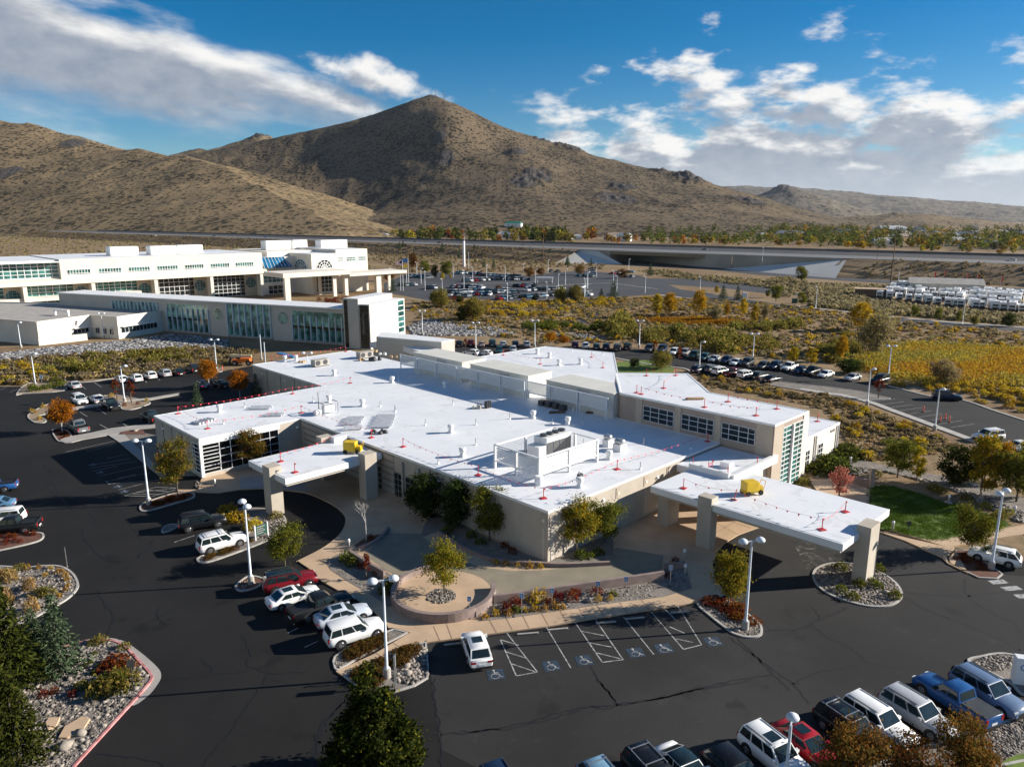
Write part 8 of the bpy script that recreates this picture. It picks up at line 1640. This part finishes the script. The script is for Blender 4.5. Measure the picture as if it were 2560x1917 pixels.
T_S = tmpl_of(54,.7,.65, 'sage', 31,.30, 'olive', .2); T_T = tmpl_of(40,.6,.4, 'tan', 32,.26, 'sage', .3); T_F = tmpl_of(16,.9,.8, 'sage', 33,.62, 'olive', .35); T_Y = tmpl_of(34,.8,.8, 'olive', 34,.36, None, 0, 'yellow')
r8 = np.random.default_rng(88)
stuff('sagebrush', T_S, scatter(A1,380),.35,1.15, M['leaf'], r8); stuff('dry_grass', T_T, scatter(A1,650),.35,1.0, M['leaf'], r8)
A2 = [(-41.41,305.53),(-34.37,305.53),(5.52,305.53),(34.68,316.94),(69.28,325.89),(96.27,304.38),(111.26,289.07),(126.08,265.61),(140.16,235.41),(158.61,221.59),(136.11,185.06),(110.87,194.74),(99.63,189.78),(84.41,170.84),(64.35,179.11),(54.34,186.61),(37.46,201.74),(22.37,201.74),(8.93,202.01),(-4.35,211.91),(-20.30,239.08),(-35.10,257.86)]
stuff('sagebrush', T_S, scatter(A2,1500),.6,1.6, M['leaf'], r8); stuff('dry_grass', T_T, scatter(A2,3000),.6,1.7, M['leaf'], r8); stuff('yellow_brush', T_Y, scatter(A2,330),.8,1.8, M['leaf'], r8)
A3 = [(116.82,289.07),(153.10,385.53),(184.09,379.24),(196.94,361.53),(149.77,316.94),(152.96,304.38),(165.03,278.54),(182.87,256.65),(166.50,232.99),(149.15,251.00),(131.51,268.73)]
stuff('sagebrush', T_F, scatter(A3,1900),.8,1.9, M['leaf'], r8)
A4 = [(159.97,436.01),(142.54,412.87),(113.40,444.30),(103.54,490.87),(82.00,490.87),(92.15,436.01),(129.86,361.53),(117.04,316.94),(158.76,385.53)]
stuff('sagebrush', T_F, scatter(A4,700),.8,1.7, M['leaf'], r8)
A5 = [(-124.52,175.82),(-108.17,183.36),(-84.16,194.42),(-75.46,192.97),(-66.51,188.73),(-64.00,174.62),(-69.48,165.57),(-73.85,164.51),(-95.32,153.57),(-106.34,149.04)]
stuff('sagebrush', T_S, scatter(A5,700),.7,1.8, M['leaf'], r8); stuff('dry_grass', T_T, scatter(A5,700),.7,1.6, M['leaf'], r8)
A6 = [(-64.78,464.48),(-54.58,489.73),(8.32,464.48),(36.19,527.90),(61.72,501.36),(69.00,548.15),(42.76,625.04),(-43.09,744.38),(-131.14,765.21),(-117.88,625.04)]
stuff('sagebrush', T_F, scatter(A6,900),.8,1.8, M['leaf'], r8)
A7 = [(-453.12,625.04),(-484.31,705.93),(-483.79,810.53),(-414.87,1021.80),(-169.39,889.43),(-49.80,861.49),(45.08,810.53),(10.91,611.01),(-104.97,611.01),(-161.47,705.93),(-373.54,611.01)]
# brush on the highway embankment and the plain behind the hospital
E1 = []
for k in range(4200):
    t_ = r8.uniform(-2.1,9.3); o_ = r8.uniform(-34,-2)
    if T_R - .5 < t_ < T_L + .16: continue
    q = hp(t_, o_, 0); E1.append((q[0], q[1], HZ * (o_ + 34) / 34))
stuff('embankment_brush', T_F, np.array(E1),.7,1.9, M['leaf'], r8,(.8,1.1))
E2 = []
for k in range(3800):
    t_ = r8.uniform(-2.1,9.3); o_ = -36 - 330 * r8.uniform(0,1) ** 1.3; q = hp(t_, o_, 0)
    if q[1] < 300 or (q[0] > -95 and q[1] < 560): continue
    c_, s_ = math.cos(R(44.3)), math.sin(R(44.3)); dx, dy = q[0] + 176, q[1] - 267
    if dy * c_ - dx * s_ < 60 and -90 < dx * c_ + dy * s_ < 190: continue
    E2.append((q[0], q[1]))
stuff('sagebrush', T_F, np.array(E2),1.0,2.4, M['leaf'], r8)
# marsh reeds
def reed_tmpl(n, pal, seed, mixpal=None, mf=.3):
    rng = np.random.default_rng(seed); C = np.column_stack([rng.normal(size=(n, 2)) * 1.7, rng.uniform(.1,.8, n)]); V, F = quads(C, rng.uniform(.10,.19, n), rng, 3.2,0, np.tile([0,0,.55],(n, 1)) + rng.normal(size=(n, 3)) * .35); return V, F, np.repeat(colours(n, pal, rng, mixpal, mf),4,0)
MR = spline([(85.30,172.17),(98.03,186.61),(109.95,193.06),(119.54,189.78),(134.41,186.61),(125.86,166.98),(110.46,152.00),(96.02,150.95),(91.06,158.58),(83.26,159.73)])
pr = scatter(MR, 2600); nz = fbm(pr * np.array([1,2.2]),22,3,4)
stuff('marsh_reeds', reed_tmpl(80, 'reedo', 41, 'gold', .15), pr[nz < .09],.8,1.5, M['leaf'], r8); stuff('marsh_reeds', reed_tmpl(80, 'olive', 42, 'gold', .15), pr[nz >= .09],.8,1.7, M['leaf'], r8)
stuff('marsh_reeds', reed_tmpl(44, 'gold', 43, 'rust', .3), scatter(spline([(46.52,248.26),(57.45,251.00),(68.62,251.00),(76.53,240.39),(61.92,239.13),(51.78,241.67)]),420),.8,1.4, M['leaf'], r8)
stuff('marsh_reeds', reed_tmpl(44, 'olive', 44, 'gold', .3), scatter([(86.17,179.11),(96.00,188.18),(110.74,199.95),(123.57,196.44),(136.60,189.78),(131.76,182.79),(111.13,185.06),(96.10,182.79),(84.35,166.98),(81.64,154.13),(90.27,148.90),(107.62,147.89),(111.19,153.06),(94.99,153.06),(85.65,162.08),(84.41,170.84)],420),.8,1.7, M['leaf'], r8)
# lawn blades
def blade_tmpl(n, seed):
    rng = np.random.default_rng(seed); C = np.column_stack([rng.uniform(-.5,.5,(n, 2)), rng.uniform(.02,.05, n)]); V, F = quads(C, rng.uniform(.05,.09, n), rng, 1.6,0, np.tile([0,0,1.0],(n, 1))); return V, F, np.repeat(rng.uniform(.7,1.2,(n, 1)) * np.array([[.085,.14,.016]]),4,0)
stuff('grass', blade_tmpl(30,45), scatter(lawn_p, 1100),.9,1.3, M['leaf'], r8, zf=KH + .01)
# stones
def stone_tmpl(seed):
    bm = bmesh.new(); bmesh.ops.create_icosphere(bm, subdivisions=1, radius=1); rng = np.random.default_rng(seed)
    V = np.array([v.co for v in bm.verts]) * rng.uniform(.72,1.15,(len(bm.verts),1)) * np.array([1,.78,.58]); F = np.array([[v.index for v in f.verts] for f in bm.faces]); bm.free(); return V, F, np.ones((len(V),3))
M['stone'] = None
def stonemat(name, a, b_):
    m, t, b = principled(name); at = t.n('ShaderNodeAttribute', attribute_name='Col'); v = t.n('ShaderNodeSeparateColor', i_0=at.outputs[0]).outputs[0]
    n = t.n('ShaderNodeTexNoise', i_Vector=t.n('ShaderNodeTexCoord').outputs['Object'], i_Scale=4.0, i_Detail=4).outputs['Fac']
    c = t.mix(t.ss(v, .4,1.6), a, b_); k = t.m('MULTIPLY_ADD', t.m('SUBTRACT', n, .5),.8,1.0)
    t.set(b, 'Base Color', t.mix(1.0, c, t.n('ShaderNodeCombineColor', i_0=k, i_1=k, i_2=k).outputs[0], 'MULTIPLY')); b.inputs['Roughness'].default_value = .9; return m
M['stone'] = stonemat('river_stone', (.055,.045,.038),(.34,.295,.25)); M['riprap'] = stonemat('pale_riprap', (.07,.07,.072),(.36,.35,.34))
def stones(poly, n, s0, s1, m='stone', name='river_stones', z=.1):
    for sd in (1,2): stuff(name, stone_tmpl(sd), scatter(poly, n // 2), s0, s1, M[m], r8,(.8,1.2), z, .6)
stones(offset(BEDS[0],.1),420,.05,.16); stones(offset(BEDS[1],.1),1300,.05,.2); stones(offset(BEDS[2],.1),1300,.06,.22); 
big_bed = offset([(-38.80,51.02),(-37.88,52.77),(-35.62,54.24),(-34.71,54.53),(-33.61,54.66),(-32.37,54.34),(-31.04,53.40),(-29.07,51.53),(-27.62,50.10),(-27.11,49.29),(-27.09,47.88),(-27.37,44.26),(-27.69,40.33),(-27.74,38.89),(-29.98,38.89)],.35)
stones(big_bed, 3200,.04,.13); stones(big_bed, 420,.12,.28)
stones([(-29.05,79.08),(-27.59,81.25),(-26.07,79.08),(-25.81,75.52),(-26.69,73.85),(-27.78,74.09)],420,.06,.22); stones([(-2.60,57.56),(-0.04,58.01),(4.56,59.34),(9.52,60.70),(13.21,61.53),(13.22,63.44),(10.87,63.44),(4.74,61.87),(-0.38,60.05)],900,.07,.24)
stones([(10.70,62.38),(16.07,63.44),(17.20,65.26),(17.10,67.19),(15.73,66.79),(12.89,64.52)],300,.08,.24); stones([(-18.51,68.19),(-15.89,64.96),(-12.51,61.67),(-10.76,60.05),(-10.69,60.69),(-15.07,66.07),(-18.02,69.19)],420,.06,.2); stones([(-9.20,51.14),(-7.73,53.49),(-7.01,53.62),(-6.42,49.63),(-7.46,48.64),(-9.01,49.07)],330,.1,.3); stones([(-13.81,51.26),(-13.11,51.26),(-13.30,50.55)],30,.08,.2)
stones([(43.87,93.71),(48.01,97.40),(51.49,96.14),(54.66,91.76),(56.48,89.16),(57.19,84.03),(57.82,79.41),(58.20,78.25),(60.62,81.81),(58.85,86.70),(55.54,92.15),(50.79,96.14)],900,.12,.42, z=.06); stones([(-7.71,75.12),(-2.76,70.07),(1.69,68.84),(8.33,69.08),(9.91,72.91),(6.22,70.32),(2.81,69.33),(-1.70,72.91)],420,.06,.2); stones([(-73.73,100.99),(-41.75,92.18),(-38.45,90.49),(-39.79,89.18),(-41.14,90.16)][1:],130,.06,.2)
stones([(35.74,51.25),(38.21,52.46),(39.73,52.28),(38.51,50.58),(36.12,50.09)],260,.06,.2); stones([(37.12,45.86),(34.05,44.24),(29.78,42.70),(29.91,41.50),(31.23,40.57),(33.59,41.85),(35.61,42.46)],1300,.05,.17); stones(pit, 150,.07,.16, z=.45); stones([(-25.25,63.09),(-24.05,64.16),(-25.49,65.27),(-25.99,64.16)],60,.05,.14)
stones([(-124.52,175.82),(-131.43,186.01),(-127.27,190.83),(-121.24,197.39),(-110.33,206.02),(-103.56,200.45),(-94.56,190.83),(-103.97,184.41),(-111.41,180.78),(-118.06,178.27)],3200,.35,.85, 'riprap', 'riprap', 0); stones([(-108.61,206.84),(-102.90,219.04),(-81.30,208.51),(-76.00,194.42),(-84.16,194.42),(-94.06,190.83),(-102.26,200.45)],1400,.35,.8, 'riprap', 'riprap', 0); stones([(-33.57,234.79),(-29.29,250.49),(-24.69,252.90),(-20.66,243.52),(-13.89,234.79),(-4.73,230.65),(1.17,219.04),(-1.64,215.42),(-15.57,215.42),(-29.49,215.42)],3000,.45,1.0, 'riprap', 'riprap', 0); stones([(9.62,218.12),(23.84,217.21),(27.53,219.43),(29.43,209.25),(14.84,211.91)],420,.3,.7, 'riprap', 'riprap', 0)
BO = []
for sd in (5,6,7):
    V_, F_, _ = stone_tmpl(sd); BO.append(np_mesh('boulder', V_, F_, M['stone'], np.full((len(V_),3),1.35)))
for p, s, lab in (((-29.41,41.97),.75, 'large pale boulder near the flat slabs in the big left bed'),((-29.01,43.22),.55, 'tan boulder casting a shadow on the flat slab'),((-35.35,48.27),.45, 'pale boulder at the foot of the left pine'),((-27.78,48.04),.3, 'grey-green boulder at the foot of the leaning sign'),((-33.35,49.29),.35, 'white boulder below the blue-green spruce'),((7.14,60.83),.62, 'large pale boulder in front of the garden wall'),((6.54,61.81),.55, 'dark boulder beside the large red bush'),((5.04,61.81),.35, 'pale boulder between two red bushes'),((34.67,62.44),.45, 'largest boulder on the oval island'),((18.98,55.95),.32, 'pale boulder at the foot of the lamp on the island'),((-26.33,76.51),.5, 'pale boulder at the tip of the left drop-off island'),((-26.09,77.47),.5, 'pale boulder by the left canopy pillar'),((-8.23,50.79),.5, 'white boulder in the rocks beside the lamp base'),((-7.98,49.98),.5, 'grey boulder in the rocks beside the lamp base'),((40.22,54.15),.3, 'small boulder'),((-61.36,115.30),.6, 'tan boulder on the walk bed by the left wing'),((46.74,96.14),.8, 'pale boulder on the rock slope by the junipers'),((53.15,84.19),.6, 'white boulder behind the lawn')):
    if lab == 'small boulder': continue
    o = link('boulder', BO[rt.randrange(3)]); o.location = (p[0], p[1],.15); o.scale = (s, s, s); o.rotation_euler = (rt.uniform(-.3,.3), rt.uniform(-.3,.3), rt.uniform(0,6)); tag(o, lab, 'boulder')
for pts, lab in (([(-30.28,42.71),(-30.53,43.86),(-29.90,44.93),(-29.20,44.66),(-28.99,43.34),(-29.67,42.71)], 'large flat sandstone slab in the big left bed'),([(-32.10,44.26),(-32.16,44.79),(-31.35,44.79),(-31.06,43.86),(-31.44,43.47)], 'smaller flat sandstone slab by the bottom left pine')):
    tag(MB().prism(pts, .08,.24).obj('stone_slab', M['walk'], None, .04), lab, 'slab')
# far trees beyond the highway: one mesh each
def far_tree(pal, seed, shape, mp, h=8, rx=3.2):
    rng = np.random.default_rng(seed); P = crown_points(16,26, rx, (h - .8) / 2,.8, rng, shape, .34); C = np.vstack(P); cb = np.repeat(rng.uniform(.65,1.3, len(P)),[len(p) for p in P])[:, None]
    V, F = quads(C, rng.uniform(.7,1.3, len(C)) * .75, rng); return np_mesh('tree', V, F, M['leaf'], np.repeat(colours(len(C), pal, rng, mp, .25) * cb, 4,0))
FT = [('dark green', far_tree('green', 51, 'round', 'dark')),('yellow', far_tree('gold', 52, 'round', 'ygreen')),('olive', far_tree('olive', 53, 'round', 'green')),('rust', far_tree('rust', 54, 'oval', 'orange')),('dark pointed', far_tree('dark', 55, 'cone', 'green', 10,2.4)),('orange', far_tree('orange', 56, 'round', 'gold')),('yellow-green', far_tree('ygreen', 57, 'oval', 'yellow'))]
def ftree(x, y, z, k, s, where):
    o = link('tree', FT[k][1]); o.location = (x, y, z - .6); o.rotation_euler = (0,0, rt.uniform(0,6.3)); o.scale = (s * rt.uniform(.8,1.25), s * rt.uniform(.8,1.25), s); tag(o, '%s tree %s' % (FT[k][0], where), 'tree', 'trees beyond the highway')
def fspots(x0, x1, ya, yb, n):
    out = []
    for i in range(n):
        px = rt.uniform(x0, x1); f = (px - x0) / (x1 - x0); lo_, hi_ = ya[0] + (ya[1] - ya[0]) * f, yb[0] + (yb[1] - yb[0]) * f
        out.append(ground_at(px, rt.uniform(lo_, hi_)))
    return out
def fband(x0, x1, ya, yb, n, ks, s0, s1, where):
    for x, y, z in fspots(x0, x1, ya, yb, n): ftree(x, y, z, rt.choice(ks), rt.uniform(s0, s1), where)
fband(835,1000,(583,586),(594,598),16,(0,2,6,1,4),1.3,2.1, 'above the highway behind the hospital roof'); fband(1000,1480,(588,592),(601,607),72,(0,0,4,0,2,6,3),1.5,2.7, 'in the grove above the highway'); fband(1480,1800,(596,602),(606,612),24,(0,2,5,1,3,0),1.0,1.7, 'beyond the bridge'); fband(1800,2150,(590,594),(610,622),36,(0,2,1,1,5,6,0),.9,1.5, 'among the houses right of the bridge'); fband(2150,2600,(590,594),(624,640),40,(0,2,1,1,5,6,0),.8,1.3, 'in the far town on the right')
for k in range(5):
    F_ = FT[(0,0,1,2,4)[k]][1]; V_ = np.empty(len(F_.vertices) * 3, np.float32); F_.vertices.foreach_get('co', V_); C_ = np.empty(len(F_.vertices) * 4, np.float32); F_.color_attributes['Col'].data.foreach_get('color', C_)
    V_ = V_.reshape(-1,3); q = np.random.default_rng(k).permutation(len(V_) // 4)[:130]; ix = (q[:, None] * 4 + np.arange(4)).ravel()
    stuff('distant_woodland', (V_[ix], np.arange(len(ix)).reshape(-1,4), C_.reshape(-1,4)[ix, :3]), np.array(fspots(1900 if k else 1600,2620,(578,567),(608,626),(260,230,110,90,80)[k])),1.1,2.1, M['leaf'], r8)
# thin air over the whole place
hz = MB().box(-14000,14000,-260,13500,-40,700).obj('haze', None); hz['kind'] = 'stuff'
m = bpy.data.materials.new('haze'); m.use_nodes = True; m.node_tree.nodes.clear(); t = NT(m.node_tree)
pv = t.n('ShaderNodeVolumePrincipled', i_Color=(.75,.84,1,1), i_Density=1.4e-5, i_Anisotropy=.3); t.l.new(pv.outputs[0], t.n('ShaderNodeOutputMaterial').inputs['Volume'])
hz.data.materials.clear(); hz.data.materials.append(m)
